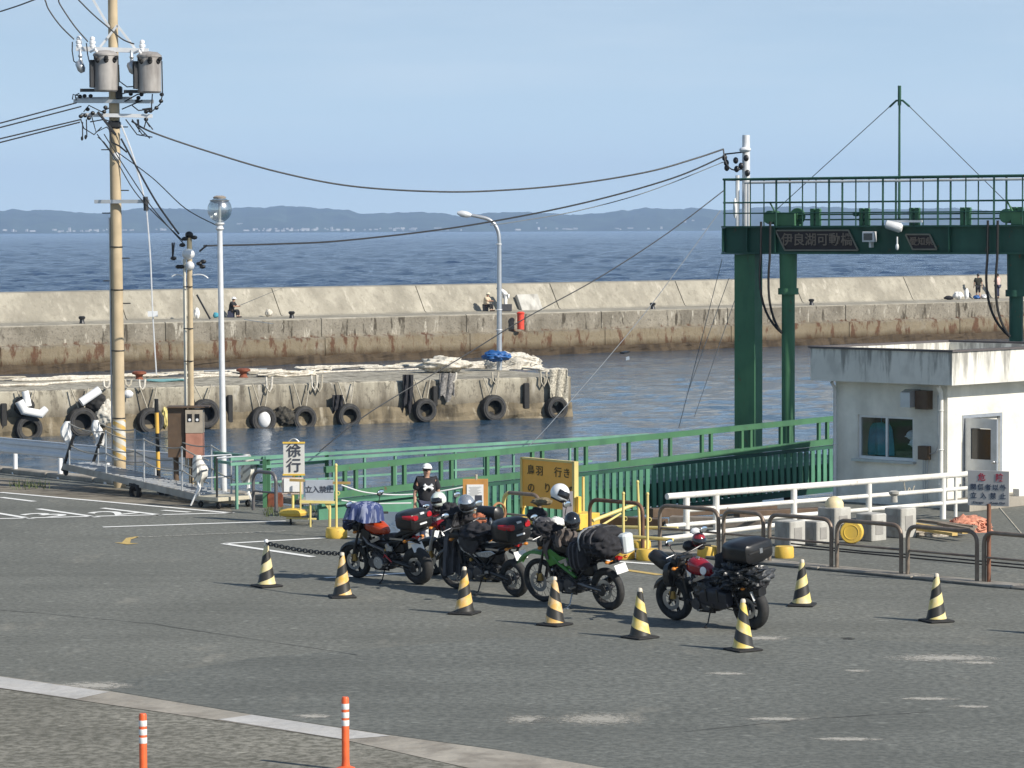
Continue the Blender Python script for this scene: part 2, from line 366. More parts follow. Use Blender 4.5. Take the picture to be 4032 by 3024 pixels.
# ---------------- ground, water, hills ----------------
QL=[(-50,121),(-12.1,74.9),(-5.3,66.8),(-3.0,62.6),(3.6,61.8),(5.9,66.6),(9.1,69.6),(13.5,67.2),(90,67.2),(90,-30),(-90,-30)]
b=MB(); n=len(QL); b.add([(x,y,0) for x,y in QL],[tuple(range(n-1,-1,-1))]); b.build('asphalt_ground',m_asph,smooth=0,origin=(0,0,0))['kind']='structure'
b=MB()
for (x,y),(X,Y) in zip(QL[:8],QL[1:9]): b.add([(x,y,-.003),(X,Y,-.003),(X,Y,-4),(x,y,-4)],[(0,1,2,3)])
b.build('quay_wall',m_quay,smooth=0,origin=(0,0,0))['kind']='structure'
BA=V((-25.6,159,0)); BD=V((.776,.631,0)).normalized(); BN=V((-BD.y,BD.x,0))
def bwp(s,o,z): p=BA+BD*s+BN*o; return V((p.x,p.y,z))
b=MB(); p=[bwp(-700,2,-1.62),bwp(900,2,-1.62)]; b.add([(-700,-200,-1.62),p[0],p[1],(900,-200,-1.62)],[(3,2,1,0)] if 0 else [(0,3,2,1)])
o=b.build('harbour_water',m_harb,smooth=0,origin=(0,0,0)); o['kind']='structure'
from mathutils import noise as mn
b=MB(); Y=60.; rows=[]
while Y<212: rows.append(Y); Y+=.24+(Y-60)*.0042
NX=210; vs=[]
for Y in rows:
    W_=.18*Y+4
    for i in range(NX+1):
        x=-W_+2*W_*i/NX; h=0
        for L,A,an in ((2.6,.05,.3),(1.2,.035,-.35),(.6,.018,.6)):
            ca,sa=math.cos(an),math.sin(an); h+=A*1.7*mn.noise(V(((x*ca+Y*sa)/L*.6,(-x*sa+Y*ca)/L,L*9)))
        k_=.55+.9*max(-.4,mn.noise(V((x*.05,Y*.03,4)))); vs.append((x,Y,-1.47+h*k_))
n=NX+1; fs=[]
for r in range(len(rows)-1):
    for i in range(NX):
        a=r*n+i; x,y=vs[a][0],vs[a][1]
        if (V((x,y,0))-BA).dot(BN)<2: fs.append((a,a+1,a+n+1,a+n))
b.v=[V(p) for p in vs]; b.f=fs; b.m=[0]*len(fs)
b.build('harbour_ripples',m_harb,smooth=180,origin=(0,0,0))['kind']='structure'
def wave(x,y,Y):
    h=0
    for k,(L,A,sx,ang) in enumerate(((30,.14,.5,.25),(12,.2,.6,-.2),(5.5,.24,.7,.45),(2.6,.17,.8,-.4),(1.5,.08,.8,.1))):
        ca,sa=math.cos(ang),math.sin(ang); u=(x*ca+y*sa)/L*sx; w=(-x*sa+y*ca)/L
        h+=A*mn.noise(V((u,w,k*7.3)))*1.8
    return h
b=MB(); Y=161.; rows=[]
while Y<2600: rows.append(Y); Y+= .55+ (Y-161)*.0062
NX=230; g=[]; vs=[]
for Y in rows:
    fade=min(1,max(0,(2600-Y)/500)); W_=.2*Y+18
    for i in range(NX+1):
        x=-W_+2*W_*i/NX; vs.append((x,Y,-1.5+.02+wave(x,Y,Y)*fade))
fs=[]; n=NX+1
for r in range(len(rows)-1):
    for i in range(NX):
        a=r*n+i; x,y=(vs[a][0]+vs[a+n+1][0])/2,(vs[a][1]+vs[a+n+1][1])/2
        if (V((x,y,0))-BA).dot(BN)>3: fs.append((a,a+1,a+n+1,a+n))
b.v=[V(p) for p in vs]; b.f=fs; b.m=[0]*len(fs)
b.build('sea_waves',m_sea,smooth=180,origin=(0,0,0))['kind']='structure'
b=MB(); b.add([bwp(-700,2,-2.1),bwp(900,2,-2.1),(40000,45000,-2.1),(-40000,45000,-2.1)],[(0,1,2,3)]); b.build('open_sea',m_sea,smooth=0,origin=(0,0,0))['kind']='structure'
hp=[(-1700,470),(-1500,458),(-1200,450),(-1000,456),(-700,449),(-450,456),(-300,455),(0,455),(30,452),(60,455),(90,453),(130,455),(170,459),(220,461),(250,456),(300,450),(340,449),(390,451),(470,453),(540,447),(560,449),(600,445),(650,446),(690,450),(750,453),(780,462),(830,460),(900,458),(950,460),(1000,468),(1060,459),(1120,458),(1180,460),(1240,464),(1290,461),(1350,454),(1400,449),(1450,452),(1500,449),(1560,454),(1650,447),(1700,446),(1800,447),(1850,450),(1950,452),(2060,449),(2150,455),(2212,452),(2500,458),(2800,451),(3100,457),(3500,452),(3900,466)]
HY=12000.
def hill(u):
    for (a,p),(c,q) in zip(hp,hp[1:]):
        if a<=u<=c: t=(u-a)/(c-a); t=t*t*(3-2*t); return p+(q-p)*t
    return 455
b=MB(); NU=1100; cols=[-1700+5600*i/NU for i in range(NU+1)]; vs=[]; lay=[(-120,0.),(0,.05),(150,.3),(420,.52),(700,.62),(1000,.8),(1400,1.),(1500,.97),(2200,.5)]
for dy,k in lay:
    for i,u in enumerate(cols):
        ph=DQ(u,hill(u)+2.2*mn.noise(V((u*.06,0,0)))+1.2*mn.noise(V((u*.2,5,0)))+.7*mn.noise(V((u*.5,9,0))),HY+1400); top=ph.z+1.5
        kk=k if k in(0,1.,.97) else max(.03,k+.28*mn.noise(V((u*.02,dy*.004,3))))
        y=HY+dy; vs.append((ph.x*y/(HY+1400),y,-2.0 if k==0 else -1.5+top*kk))
fs=[(r*(NU+1)+i,r*(NU+1)+i+1,(r+1)*(NU+1)+i+1,(r+1)*(NU+1)+i) for r in range(len(lay)-1) for i in range(NU)]
b.add(vs,fs); b.build('hills',m_hillm,smooth=180,origin=(0,0,0))['kind']='structure'
# far shore town
rt=random.Random(3); proto={}
def farhouse(w,d,h):
    b=MB(); b.box((0,0,h/2),(w,d,h)); b.extr([(-w/2-1,h),(w/2+1,h),(w/2-2,h+2.2),(-w/2+2,h+2.2)],-d/2-1,d/2+1); return b
kinds=[farhouse(9,9,6),farhouse(16,10,7),farhouse(26,12,9),farhouse(14,12,14),farhouse(36,14,7)]
us=[]
for i in range(150):
    u=rt.choice([rt.uniform(-30,1560),rt.gauss(200,90),rt.gauss(850,130),rt.gauss(620,50),rt.uniform(1640,2212)])
    if -40<u<2230: us.append(u)
us+=[518,536,1160,1480,1497]
meshes=[]
for k,bb in enumerate(kinds):
    meshes.append(None)
for i,u in enumerate(us):
    k=rt.choice([0,0,0,1,1,2,3,4]) ; y=HY-60+rt.uniform(-40,60); p=DQ(u,495,y); z=-1.5+rt.uniform(3,12)
    if i>=len(us)-5: z=rt.uniform(28,40); y=HY+180; p=DQ(u,495,y)
    if meshes[k] is None:
        ob=kinds[k].build('far_house',m_far,smooth=0,origin=(0,0,0)); meshes[k]=ob.data
    else: ob=bpy.data.objects.new('far_house',meshes[k]); C.objects.link(ob)
    ob.location=(p.x,y,z); ob.scale=(.6,.6,.6); ob.rotation_euler=(0,0,rt.uniform(-.4,.4))
    tag(ob,'tiny pale building on the far shore below the blue hills','building','buildings along the far shore')
# breakwater
prof=[(0,-4),(0,-.12),(.32,-.05),(.32,.9),(.38,.95),(4,1.),(4.15,1.08),(5.0,2.5),(5.9,2.55),(7.5,-4)]
b=MB(); rings=[]
cz=.0
s=-60.
def pr(sx,ins):
    out=[]
    for k,(o_,z) in enumerate(prof):
        if 0<k<9: o2=o_+ins*(1 if k<8 else 0); z2=z-ins*(.6 if k>=4 else 0)
        else: o2,z2=o_,z
        out.append(bwp(sx,o2,z2))
    return out
while s<190: rings+= [pr(s,0),pr(s+9.93,0),pr(s+9.94,.05),pr(s+9.99,.05)]; s+=10
b.loft(rings); tag(b.build('breakwater',m_bw,smooth=0,origin=(0,0,0)),'long pale concrete breakwater with a sloped parapet and stained lower wall','breakwater')
# ramp of concrete leaning on the parapet
def bwpix(x,y,o=4.05): return onplane(x,y,bwp(0,o,0),BN)
# jetty
JP=V((-17.9,111,0)); JE=V((2.27,121,0)); JD=(JE-JP).normalized(); JN=V((JD.y,-JD.x,0)) # JN towards camera
def jp(s,o,z): p=JE+JD*s-JN*o; return V((p.x,p.y,z))
b=MB(); rings=[]
for s in [-60,-50,-40,-30.02,-30,-20.02,-20,-10.02,-10,0]:
    ins=.0
    rings.append([jp(s,0,-4),jp(s,0,-1.1),jp(s,.06,-.95),jp(s,.06,.05),jp(s,.12,.1),jp(s,7,.12),jp(s,7.05,.05),jp(s,7.05,-4)])
b.loft(rings); tag(b.build('jetty',m_jet,smooth=0,origin=(0,0,0)),'low weathered concrete jetty hung with truck tyres and old ropes','jetty')
def jpix(x,y,o=.0): return onplane(x,y,jp(0,o,0),JN)

def growth(name,label,P,dep,seed,z0=-1.7,z1=-.85,step=.25,mat=None):
    b=MB(); g_=[]; n=int(dep/step)
    for i in range(7):
        z=z0+(z1-z0)*i/6; row=[]
        for j in range(n+1):
            s_=-j*step; k=max(0,.17*(1-i/6)+.15*mn.noise(V((s_*1.3,z*3,seed)))+.08*mn.noise(V((s_*4,z*8,seed)))); zz=z+.16*mn.noise(V((s_*.9,seed,i*.3)))*(i/6)
            row.append(P(s_,-.02-k*(1 if i<6 else 0),zz))
        g_.append(row)
    b.sheet(g_,.01); return tag(b.build(name,mat,smooth=0),None,None)
m_grow=conc('tide_growth',(.2,.165,.11),(.05,.042,.03),streak=.9,joint=(.42,.38,.3))
o=growth('oyster_growth','',jp,46,3,mat=m_grow); tag(o,'rough brown tide line of shells and weed along the foot of the jetty','shell growth',kind='stuff')

o=growth('shell_growth','',lambda s_,o_,z: bwp(150+s_,o_,z),160,8,z0=-1.7,z1=-1.05,step=.5,mat=conc('weed_band',(.075,.055,.035),(.03,.022,.015),streak=.8)); tag(o,'dark ragged tide line of weed along the foot of the breakwater','weed growth',kind='stuff')
# ---------------- markings and kerbs ----------------
def quad(name,pts,mat,z=.004,kind='structure',smooth=0):
    b=MB(); P=[G(x,y,z) for x,y in pts]; b.add(P,[tuple(range(len(P)))])
    c=sum((p for p in P),V((0,0,0)))/len(P)
    o=b.build(name,mat,smooth=0,origin=(c.x,c.y,z))
    if o.data.polygons[0].normal.z<0: o.data.flip_normals()
    o['kind']=kind; return o
def line(name,a,b_,w,mat,z=.008):
    A=G(*a,z); B=G(*b_,z); d=(B-A).normalized(); n=V((-d.y,d.x,0))*w/2
    b=MB(); b.add([A-n,B-n,B+n,A+n],[(0,1,2,3)]); o=b.build(name,mat,smooth=0); o['kind']='structure'; return o
def wornpaint(name,col,thr,amp=.14,sc=2.2,fall=False):
    t=NT(name); n=t.noise(sc*6,5,rough=.75); a=t.ramp(n,thr,thr+amp)
    if fall:
        x_=t.N('VectorMath',operation='DISTANCE'); t.L(t.tc.outputs['Generated'],x_.inputs[0]); x_.inputs[1].default_value=(.5,.5,.5); fz=t.N('VectorMath',operation='MULTIPLY'); t.L(t.tc.outputs['Generated'],fz.inputs[0]); fz.inputs[1].default_value=(1,1,0); fy=t.N('VectorMath',operation='DISTANCE'); t.L(fz.outputs[0],fy.inputs[0]); fy.inputs[1].default_value=(.5,.5,0); fo=t.math('SUBTRACT',.5,fy.outputs['Value']); n2=t.math('ADD',t.math('MULTIPLY',fo,1.5),t.math('MULTIPLY_ADD',n,1.6,-1.0)); a=t.math('MULTIPLY',t.ramp(n2,.08,.42),.85)
    tr=t.N('BsdfTransparent'); mx=t.N('MixShader')
    t.L(a,mx.inputs[0]); t.L(tr.outputs[0],mx.inputs[1]); t.out(col,.8,spec=.2); t.L(t.b.outputs[0],mx.inputs[2]); t.L(mx.outputs[0],t.n['Material Output'].inputs[0]); return t.m
m_line=wornpaint('road_paint_white',(.8,.8,.77),.27); m_liney=wornpaint('road_paint_yellow',(.55,.4,.15),.3); m_linef=wornpaint('road_paint_faded',(.4,.39,.35),.42)
quad('old_asphalt',[(-400,2640),(0,2712),(362,2766),(859,2838),(1356,2915),(1718,2997),(2300,3130),(2300,3500),(-700,3500)],m_asph2)
quad('kerb_strip',[(-300,2612),(0,2662),(437,2722),(994,2814),(1537,2895),(2000,2958),(2600,3060),(2400,3150),(1718,2995),(1356,2913),(859,2836),(362,2764),(0,2710),(-300,2662)],m_kerb,.008)
quad('painted_kerb',[(-200,2630),(0,2664),(430,2724),(300,2752),(0,2708),(-250,2668)],m_kerbw,.012)
quad('painted_kerb',[(859,2832),(994,2814),(1537,2897),(1356,2911)],m_kerbw,.012)
P_=[((0,2042),(917,2019)),((-500,2052),(0,2042)),((0,1938),(917,2020)),((150,2003),(385,2036)),((403,2000),(640,2028)),((4,1958),(135,1974)),((-40,2015),(125,2042)),((405,2075),(1125,2051)),((882,2140),(1374,2112)),((880,2140),(1232,2192)),((1280,2275),(1600,2256)),((2150,2190),(2700,2230))]
for a,c in P_: line('parking_line',a,c,.15,m_line)
line('faded_line',(535,2115),(1125,2090),.13,m_linef); line('yellow_line',(2440,2240),(2600,2263),.16,m_liney)
quad('yellow_arrow',[(450,2136),(480,2136),(497,2118),(535,2112),(548,2113),(515,2124),(512,2138),(548,2139),(500,2143)],m_liney,.008)
def textmesh(s,size=1,ext=0,shear=0):
    c=bpy.data.curves.new('txt','FONT'); c.body=s; c.size=size; c.extrude=ext; c.align_x='CENTER'; c.align_y='CENTER'; c.offset=.012*size; c.shear=shear; c.resolution_u=3
    o=bpy.data.objects.new('txt',c); C.objects.link(o); dg=bpy.context.evaluated_depsgraph_get(); dg.update()
    me=bpy.data.meshes.new_from_object(o.evaluated_get(dg)); bpy.data.objects.remove(o); return me
def text(name,s,size,mat,M4,parent=None,ext=.004,sx=1):
    me=textmesh(s,size,ext); me.name=name; me.transform(Matrix.Diagonal((sx,1,1,1))); me.materials.clear(); me.materials.append(mat)
    o=bpy.data.objects.new(name,me); C.objects.link(o); o.matrix_world=M4
    if parent is not None: o.parent=parent
    return o
def M4(o,x,y,z):                                        # from origin and axes
    x,y,z=V(x).normalized(),V(y).normalized(),V(z).normalized(); return Matrix(((x.x,y.x,z.x,o[0]),(x.y,y.y,z.y,o[1]),(x.z,y.z,z.z,o[2]),(0,0,0,1)))
for s_,(x0,y0),(x1,y1) in (('1',(632,2008),(768,2018)),('2',(368,2014),(530,2026)),('3',(95,2022),(280,2032))):
    A=G(x0,y0,.009); B=G(x1,y1,.009); up=(A-B).normalized(); rt_=V((up.y,-up.x,0))
    L=(A-B).length
    o=text('bay_number',s_,L*1.1,m_line,M4((A+B)/2,rt_,up,(0,0,1)),ext=.0,sx=1.15); o['kind']='structure'
for k,(x,y,w,h) in enumerate([(2350,2830,260,34),(2070,2835,140,26),(3700,2590,330,20),(3850,2608,120,10),(2870,2652,130,8),(3010,2512,160,14),(3370,2640,70,7),(3820,2782,120,8),(350,2700,240,22),(1230,2818,110,14),(3060,2830,200,10),(3350,2910,220,10),(3650,2160+590,170,9)]):
    t=MB(); A=G(x,y,.006); rx=abs(G(x+w,y,.006).x-A.x); ry=abs(G(x,y-h,.006).y-A.y)
    ring=[A+V((rx*math.cos(q*math.pi/12)*(1+.25*math.sin(q*5+k)),ry*math.sin(q*math.pi/12)*(1+.25*math.cos(q*3+k))-.25*rx*math.cos(q*math.pi/12)*(1 if k not in(0,1) else .1),0)) for q in range(24)]
    t.add(ring,[tuple(range(24))])
    if k==0: m_st=wornpaint('worn_patch',(.42,.4,.35),.44,.2,2.0,True); m_st2=wornpaint('worn_line_patch',(.46,.44,.39),.42,.16,1.5,True)
    t.build('worn_paint',m_st if k<2 else m_st2,smooth=0)['kind']='structure'
# kerb under the hoops
KA=V((-5.4,64.2,0)); KB=V((8.6,49.4,0)); KD=(KB-KA).normalized(); KN=V((-KD.y,KD.x,0))
b=MB()
for i in range(12):
    a=KA+KD*(i*2.0+ (5.5 if i>=0 else 0)); c=a+KD*1.985
    if (a-KA).length>24: break
    b.box(((a+c)/2)+V((0,0,.025)),(1.985,.4,.05),rz=math.atan2(KD.y,KD.x),ch=.015)
b.build('kerb',m_kerb,smooth=0)['kind']='structure'
# ---------------- harbour office ----------------
oz=math.atan2(.72,.694)
off=thing('harbour_office','small flat-roofed white harbour office with stained roof band, window and open door','office building',(8.83,64.27,0),oz)
offM=Matrix.Translation((8.83,64.27,0))@Matrix.Rotation(oz,4,'Z')
W0,W1=0,2.53; LX,LY=4.0,2.87; th=.14
b=MB()
wy0,wy1,wz0,wz1=.86,2.29,.93,1.83
b.box((th/2,(th+wy0)/2,W1/2),(th,wy0-th,W1)); b.box((th/2,(wy1+LY-th)/2,W1/2),(th,LY-th-wy1,W1))
b.box((th/2,(wy0+wy1)/2,wz0/2),(th,wy1-wy0,wz0)); b.box((th/2,(wy0+wy1)/2,(wz1+W1)/2),(th,wy1-wy0,W1-wz1))
dx0,dx1,dz=.5,1.88,1.88
b.box((dx0/2,th/2,W1/2),(dx0,th,W1)); b.box(((dx1+LX)/2,th/2,W1/2),(LX-dx1,th,W1)); b.box(((dx0+dx1)/2,th/2,(dz+W1)/2),(dx1-dx0,th,W1-dz))
b.box((LX/2,LY-th/2,W1/2),(LX,th,W1)); b.box((LX-th/2,LY/2,W1/2),(th,LY-2*th,W1)); b.box((LX/2,LY/2,.05),(LX-2*th,LY-2*th,.1))
b.build('wall',m_white,off,smooth=0)
b=MB(); e=.4; X0,X1,Y0,Y1=-e,LX+e,-e,LY+.35; t_=.22; z0,z1=2.532,3.2
b.box(((X0+X1)/2,Y0+t_/2,(z0+z1)/2),(X1-X0,t_,z1-z0)); b.box(((X0+X1)/2,Y1-t_/2,(z0+z1)/2),(X1-X0,t_,z1-z0))
b.box((X0+t_/2,(Y0+Y1)/2,(z0+z1)/2),(t_,Y1-Y0-2*t_,z1-z0)); b.box((X1-t_/2,(Y0+Y1)/2,(z0+z1)/2),(t_,Y1-Y0-2*t_,z1-z0))
b.box(((X0+X1)/2,(Y0+Y1)/2,(z0+2.86)/2),(X1-X0-2*t_,Y1-Y0-2*t_,2.86-z0)); rf=b.build('roof',m_roof,off,smooth=0)
b=MB(); q=.03
for (cx,cy,sx_,sy_) in (((X0+X1)/2,Y0+.05,X1-X0+2*q,.17),((X0+X1)/2,Y1-.05,X1-X0+2*q,.17),(X0+.05,(Y0+Y1)/2,.17,Y1-Y0-.24),(X1-.05,(Y0+Y1)/2,.17,Y1-Y0-.24)): b.box((cx,cy,z1+.022),(sx_,sy_,.04))
b.build('coping',M('dark_coping',(.1,.09,.09),.8),rf,smooth=0)
b=MB(); fr=.05
wn=MB(); ym=(wy0+wy1)/2
for (y,z,sy,sz) in ((wy0+fr/2,(wz0+wz1)/2,fr,wz1-wz0),(wy1-fr/2,(wz0+wz1)/2,fr,wz1-wz0),(ym,(wz0+wz1)/2,fr,wz1-wz0-2*fr),(ym,wz0+fr/2,wy1-wy0-2*fr,fr),(ym,wz1-fr/2,wy1-wy0-2*fr,fr)): wn.box((.07,y,z),(.05,sy,sz))
win=wn.build('window',m_galvw,off,smooth=0)
g=MB(); g.box((.07,(wy0+fr+ym-fr/2)/2,(wz0+wz1)/2),(.006,(wy1-wy0)/2-1.5*fr,wz1-wz0-2*fr)); g.build('pane',m_glass,win,smooth=0)
g=MB(); g.box((.08,(wy1-fr+ym+fr/2)/2,(wz0+wz1)/2),(.006,(wy1-wy0)/2-1.5*fr,wz1-wz0-2*fr)); g.build('pane',m_glass,win,smooth=0)
g=MB(); g.box((-.045,ym,wz0-.035),(.15,wy1-wy0+.16,.05)); g.build('sill',m_galv,win,smooth=0)
df=MB()
for (x,z,sx_,sz) in ((dx0+.035,dz/2,.07,dz),(dx1-.035,dz/2,.07,dz),((dx0+dx1)/2,dz-.035,dx1-dx0-.14,.07)): df.box((x,.06,z),(sx_,.16,sz))
df.build('door_frame',m_galv,off,smooth=0)
# second fixed leaf closing the opening, the open one swings out
df=MB(); df.box((1.5,.07,.93),(.6,.04,1.78)); df.build('fixed_door_leaf',m_white,off,smooth=0)
M_=Matrix.Rotation(R(-86),3,'Z'); b=MB()
def dl(x,z,sx_,sz,th_=.05): b.box(V((dx0+.08,-.03,0))+M_@V((x,0,z)),(sx_,th_,sz),M=M_)
dl(.07,.94,.14,1.76);dl(.68,.94,.14,1.76);dl(.375,.53,.47,.92);dl(.375,1.72,.47,.2)
dr=b.build('door',m_galv,off,smooth=0)
b=MB(); b.box(V((dx0+.08,-.03,0))+M_@V((.375,0,1.3)),(.468,.01,.62),M=M_); b.build('pane',m_gloss,dr,smooth=0)
b=MB(); b.ell(V((dx0+.08,-.03,0))+M_@V((.7,-.07,.95)),(.035,.035,.035)); b.ell(V((dx0+.08,-.03,0))+M_@V((.7,.07,.95)),(.035,.035,.035)); b.build('handle',m_alu,dr)
for nm,y,m in (('downpipe',.1,m_wpaint),('downpipe',2.82,m_galvw)):
    b=MB(); b.tube([(-.2,y,2.5),(-.09,y,2.36),(-.09,y,.05)],.05 if y<1 else .035,10)
    for z in (2.0,1.2,.5): b.torus((-.09,y,z),(0,0,1),.052 if y<1 else .038,.012,12,6)
    b.build(nm,m,off)
b=MB(); b.box((-.1,.52,2.2),(.2,.3,.38)); b.build('vent_box',m_brown,off,smooth=0)
b=MB(); b.extr([(0,0),(-.36,0),(-.36,.3),(-.2,.36),(0,.36)],.68,.92,o=(0,0,2.05)); b.build('vent_hood',m_galv,off,smooth=0)
b=MB(); b.box((-.08,.52,1.12),(.14,.24,.28)); mt=b.build('meter_box',m_brown,off,smooth=0,bevel=.01)
b=MB()
for y in (.47,.52,.57): b.cyl((-.05,y,.1),(-.05,y,.98),.012,n=6)
b.tube(arc3((-.05,.4,1.1),(-.05,.14,1.1),(-.05,.2,1.5))+[V((-.05,.2,2.3))],.012,6); b.build('conduit',m_galv,mt)
b=MB(); cc_=offM@V((1.1,1.5,1.15)); b.box(cc_,(.1,2.3,2.1),rz=oz); tag(b.build('shade_panel',M('interior_shade',(.03,.035,.04),.7),smooth=0),'added dark panel standing for the shade inside the office window','shade_panel')  # added dark panel, makes the white room behind the window look shaded
# inside the window
def inoff(p): return offM@V(p)
b=MB(); g_=[]
for i in range(10):
    row=[]
    for j in range(15):
        a=j/14; w=.24+.1*i/9; row.append(V((.38+.05*math.sin(a*16+i*.3),1.98+(a-.5)*2*w*(.75 if i<1 else 1),1.66-.68*i/9-.05*abs(a-.5)*(i<2))))
    g_.append(row)
b.sheet([[inoff(p) for p in r] for r in g_],.02); b.tube([inoff((.4,1.98,1.66)),inoff((.4,1.98,1.8))],.01,6)
tag(b.build('work_jacket',m_teal),'teal work jacket hanging behind the left pane of the office window','jacket')
for k,(y,z) in enumerate(((1.14,1.43),(1.06,1.27))):
    b=MB(); c=inoff((.4,y,z)); b.ell(c,(.16,.13,.11)); b.lathe([(.12,-.03),(.19,-.035),(.19,-.02),(.12,0)],c,n=20)
    tag(b.build('safety_helmet',m_whitecl),['upper white safety helmet behind the right office window pane','lower white safety helmet behind the right office window pane'][k],'helmet')
b=MB(); b.box(inoff((.45,1.1,1.04)),(.5,.7,.12),rz=oz); b.box(inoff((.5,1.25,.55)),(.5,1.,.84),rz=oz); tag(b.build('desk_shelf',m_brown,smooth=0),'brown shelf of gear inside the office window','shelf')
b=MB(); b.box(inoff((2.,-.42,.1)),(4.6,.7,.2),rz=oz); tag(b.build('door_step',m_kerb,smooth=0,bevel=.01),'long low concrete step along the office doorway','step')
# ---------------- ferry ramp ----------------
RU=V((.748,.663,.026)).normalized(); RA=V((-3.7,62.5,0)); RN=V((-.663,.748,0)).normalized()
ramp=thing('ferry_ramp','green steel ferry ramp with a double railing and ribbed side reaching out over the water','ramp',(-3.7,62.5,0))
def rp(s,w,z): p=RU*s+RN*w; return V((p.x,p.y,p.z+z))
RLn=16.5
b=MB(); b.bar(rp(-.6,1.5,-.12),rp(RLn,1.5,-.12),2.7,.1,(0,0,1)); b.build('deck',m_greend,ramp,smooth=0)
b=MB(); b.bar(rp(0,0,.98),rp(RLn,0,.98),.09,.12,(0,0,1)); b.build('top_rail',m_green,ramp,smooth=0)
b=MB(); b.bar(rp(-.1,0,.46),rp(RLn,0,.46),.12,.13,(0,0,1)); b.build('middle_rail',m_green,ramp,smooth=0)
for i in range(13):
    for dd in (0,.28):
        b=MB(); p=rp(.5+i*1.25+dd,0,.52); b.bar(p,p+V((0,0,.41)),.07,.07,RN); b.build('rail_post',m_green,ramp,smooth=0)
b=MB(); b.bar(rp(.0,.0,.34),rp(RLn,.0,.34),.1,.07,(0,0,1)); b.bar(rp(.0,.0,-.62),rp(RLn,.0,-.62),.14,.12,(0,0,1)); b.bar(rp(0,.16,-.3),rp(RLn,.16,-.3),.02,.5,(0,0,1)); b.build('side_girder',m_greend,ramp,smooth=0)
b=MB(); i=0; s=3.0
while s<RLn: b.bar(rp(s,-.04,-.55),rp(s,-.04,.3),.04,.11,RU); s+=.2
b.build('side_ribs',m_rib,ramp,smooth=0)
b=MB(); b.bar(rp(-.2,-.04,-.12),rp(2.9,-.04,-.12),.05,.84,(0,0,1)); b.bar(rp(-.2,-.1,.3),rp(2.9,-.1,.3),.1,.05,(0,0,1)); b.build('end_plate',m_rib,ramp,smooth=0)
fa=G(1000,1799,1.05); fb=Q(2552,1712,72.3); fn=(fb-fa).cross(V((0,0,1))).normalized(); ro=V((-3.7,62.5,0))
def fp(x,y): return onplane(x,y,fa,fn)-ro
for (p,q) in ((fp(905,1808),fp(2552,1712)),(fp(905,1828),fp(2330,1742))):
    b=MB(); b.bar(p,q,.07,.06,(0,0,1)); b.build('far_rail',m_greenl,ramp,smooth=0)
p0,p1=fp(905,1828),fp(2330,1742)
b=MB(); b.bar(p0-V((0,0,.42)),p1-V((0,0,.42)),.04,.04,(0,0,1)); b.build('far_middle_rail',m_greenl,ramp,smooth=0)
for i in range(12):
    b=MB(); p=p0.lerp(p1,(i+.2)/12); b.bar(p-V((0,0,.03)),p-V((0,0,1.0)),.05,.05,RN); b.build('far_post',m_greenl,ramp,smooth=0)
# quay railing left of the ramp
qr=thing('quay_railing','faded green railing at the quay edge left of the ferry ramp','railing',(-5.4,65.6,0))
def qp(u,v,z): p=D(u,v,z)-V((-5.4,65.6,0)); return V((p.x,p.y,z))
pa=V((-.75,2.6,0)); pb=V((1.6,-3.0,0))
for (z,mm,n_) in ((1.02,m_greenl,'top_rail'),(.84,m_greenl,'second_rail')):
    b=MB(); b.bar(V((-.9,1.3,z)),V((.3,-.4,z)),.06,.06,(0,0,1)); b.bar(V((.3,-.4,z)),V((1.5,1.05,z)),.06,.06,(0,0,1)); b.build(n_,mm,qr,smooth=0)
for p in ((-.85,1.2),(.3,-.4),(.36,-.25),(.9,.3),(1.5,1.0)):
    b=MB(); b.bar((p[0],p[1],0),(p[0],p[1],1.0),.08,.08); b.build('post',m_green,qr,smooth=0)
b=MB(); b.box((.5,-.15,.14),(.3,.3,.28)); b.build('footing',m_rust,qr,smooth=0)
# ---------------- gantry ----------------
gb=V((.84,-.54,0)).normalized(); gn=V((-gb.y,gb.x,0))   # along beam, away
GO=V((5.47,75.3,0)); ga=math.atan2(gb.y,gb.x)
gan=thing('ramp_gantry','tall dark green gantry with a railed walkway and name plates over the ferry ramp','gantry',GO,ga)
cw=.44
b=MB(); b.box((0.2,0,1.35),(cw,cw,7.49)); b.box((.2,-.24,1.35),(.54,.04,7.49)); b.build('column',m_green,gan,smooth=0)
b=MB(); b.box((10.3,0,1.35),(cw,cw,7.49)); b.build('column',m_green,gan,smooth=0)
bz0,bz1=5.1,5.76
b=MB(); L=11.4; x0=-.32
b.box((x0+L/2,0,(bz0+bz1)/2),(L,.5,bz1-bz0-.08)); b.box((x0+L/2,0,bz1-.02),(L+.1,.72,.04)); b.box((x0+L/2,0,bz0+.02),(L+.1,.72,.04))
for x in (.0,.75,5.2,9.2): b.box((x+.3,-.3,(bz0+bz1)/2),(.03,.1,bz1-bz0-.09))
b.box((x0-.02,0,(bz0+bz1)/2),(.03,.72,bz1-bz0-.09))
b.build('beam',m_greend,gan,smooth=0)
for yy in (-.34,.34):
    b=MB()
    for z,r in ((bz1+1.1,.028),(bz1+.55,.018),(bz1+.3,.014)): b.tube([(x0,yy,z),(x0+L,yy,z)],r,8)
    for i in range(int(L/.69)+1): b.cyl((x0+.03+i*.69,yy,bz1),(x0+.03+i*.69,yy,bz1+1.1),.024 if i%2==0 else .016,n=6)
    if yy<0: b.tube([(x0,yy,bz1+1.1),(x0,-yy,bz1+1.1)],.028,8); b.tube([(x0,yy,bz1+.55),(x0,-yy,bz1+.55)],.018,8)
    b.build('walkway_railing',m_greend,gan)
b=MB(); b.tube([(x0+.5,-.2,bz1+1.02),(L-.5,-.2,bz1+1.02)],.03,8); b.build('pale_conduit',m_galvw,gan)
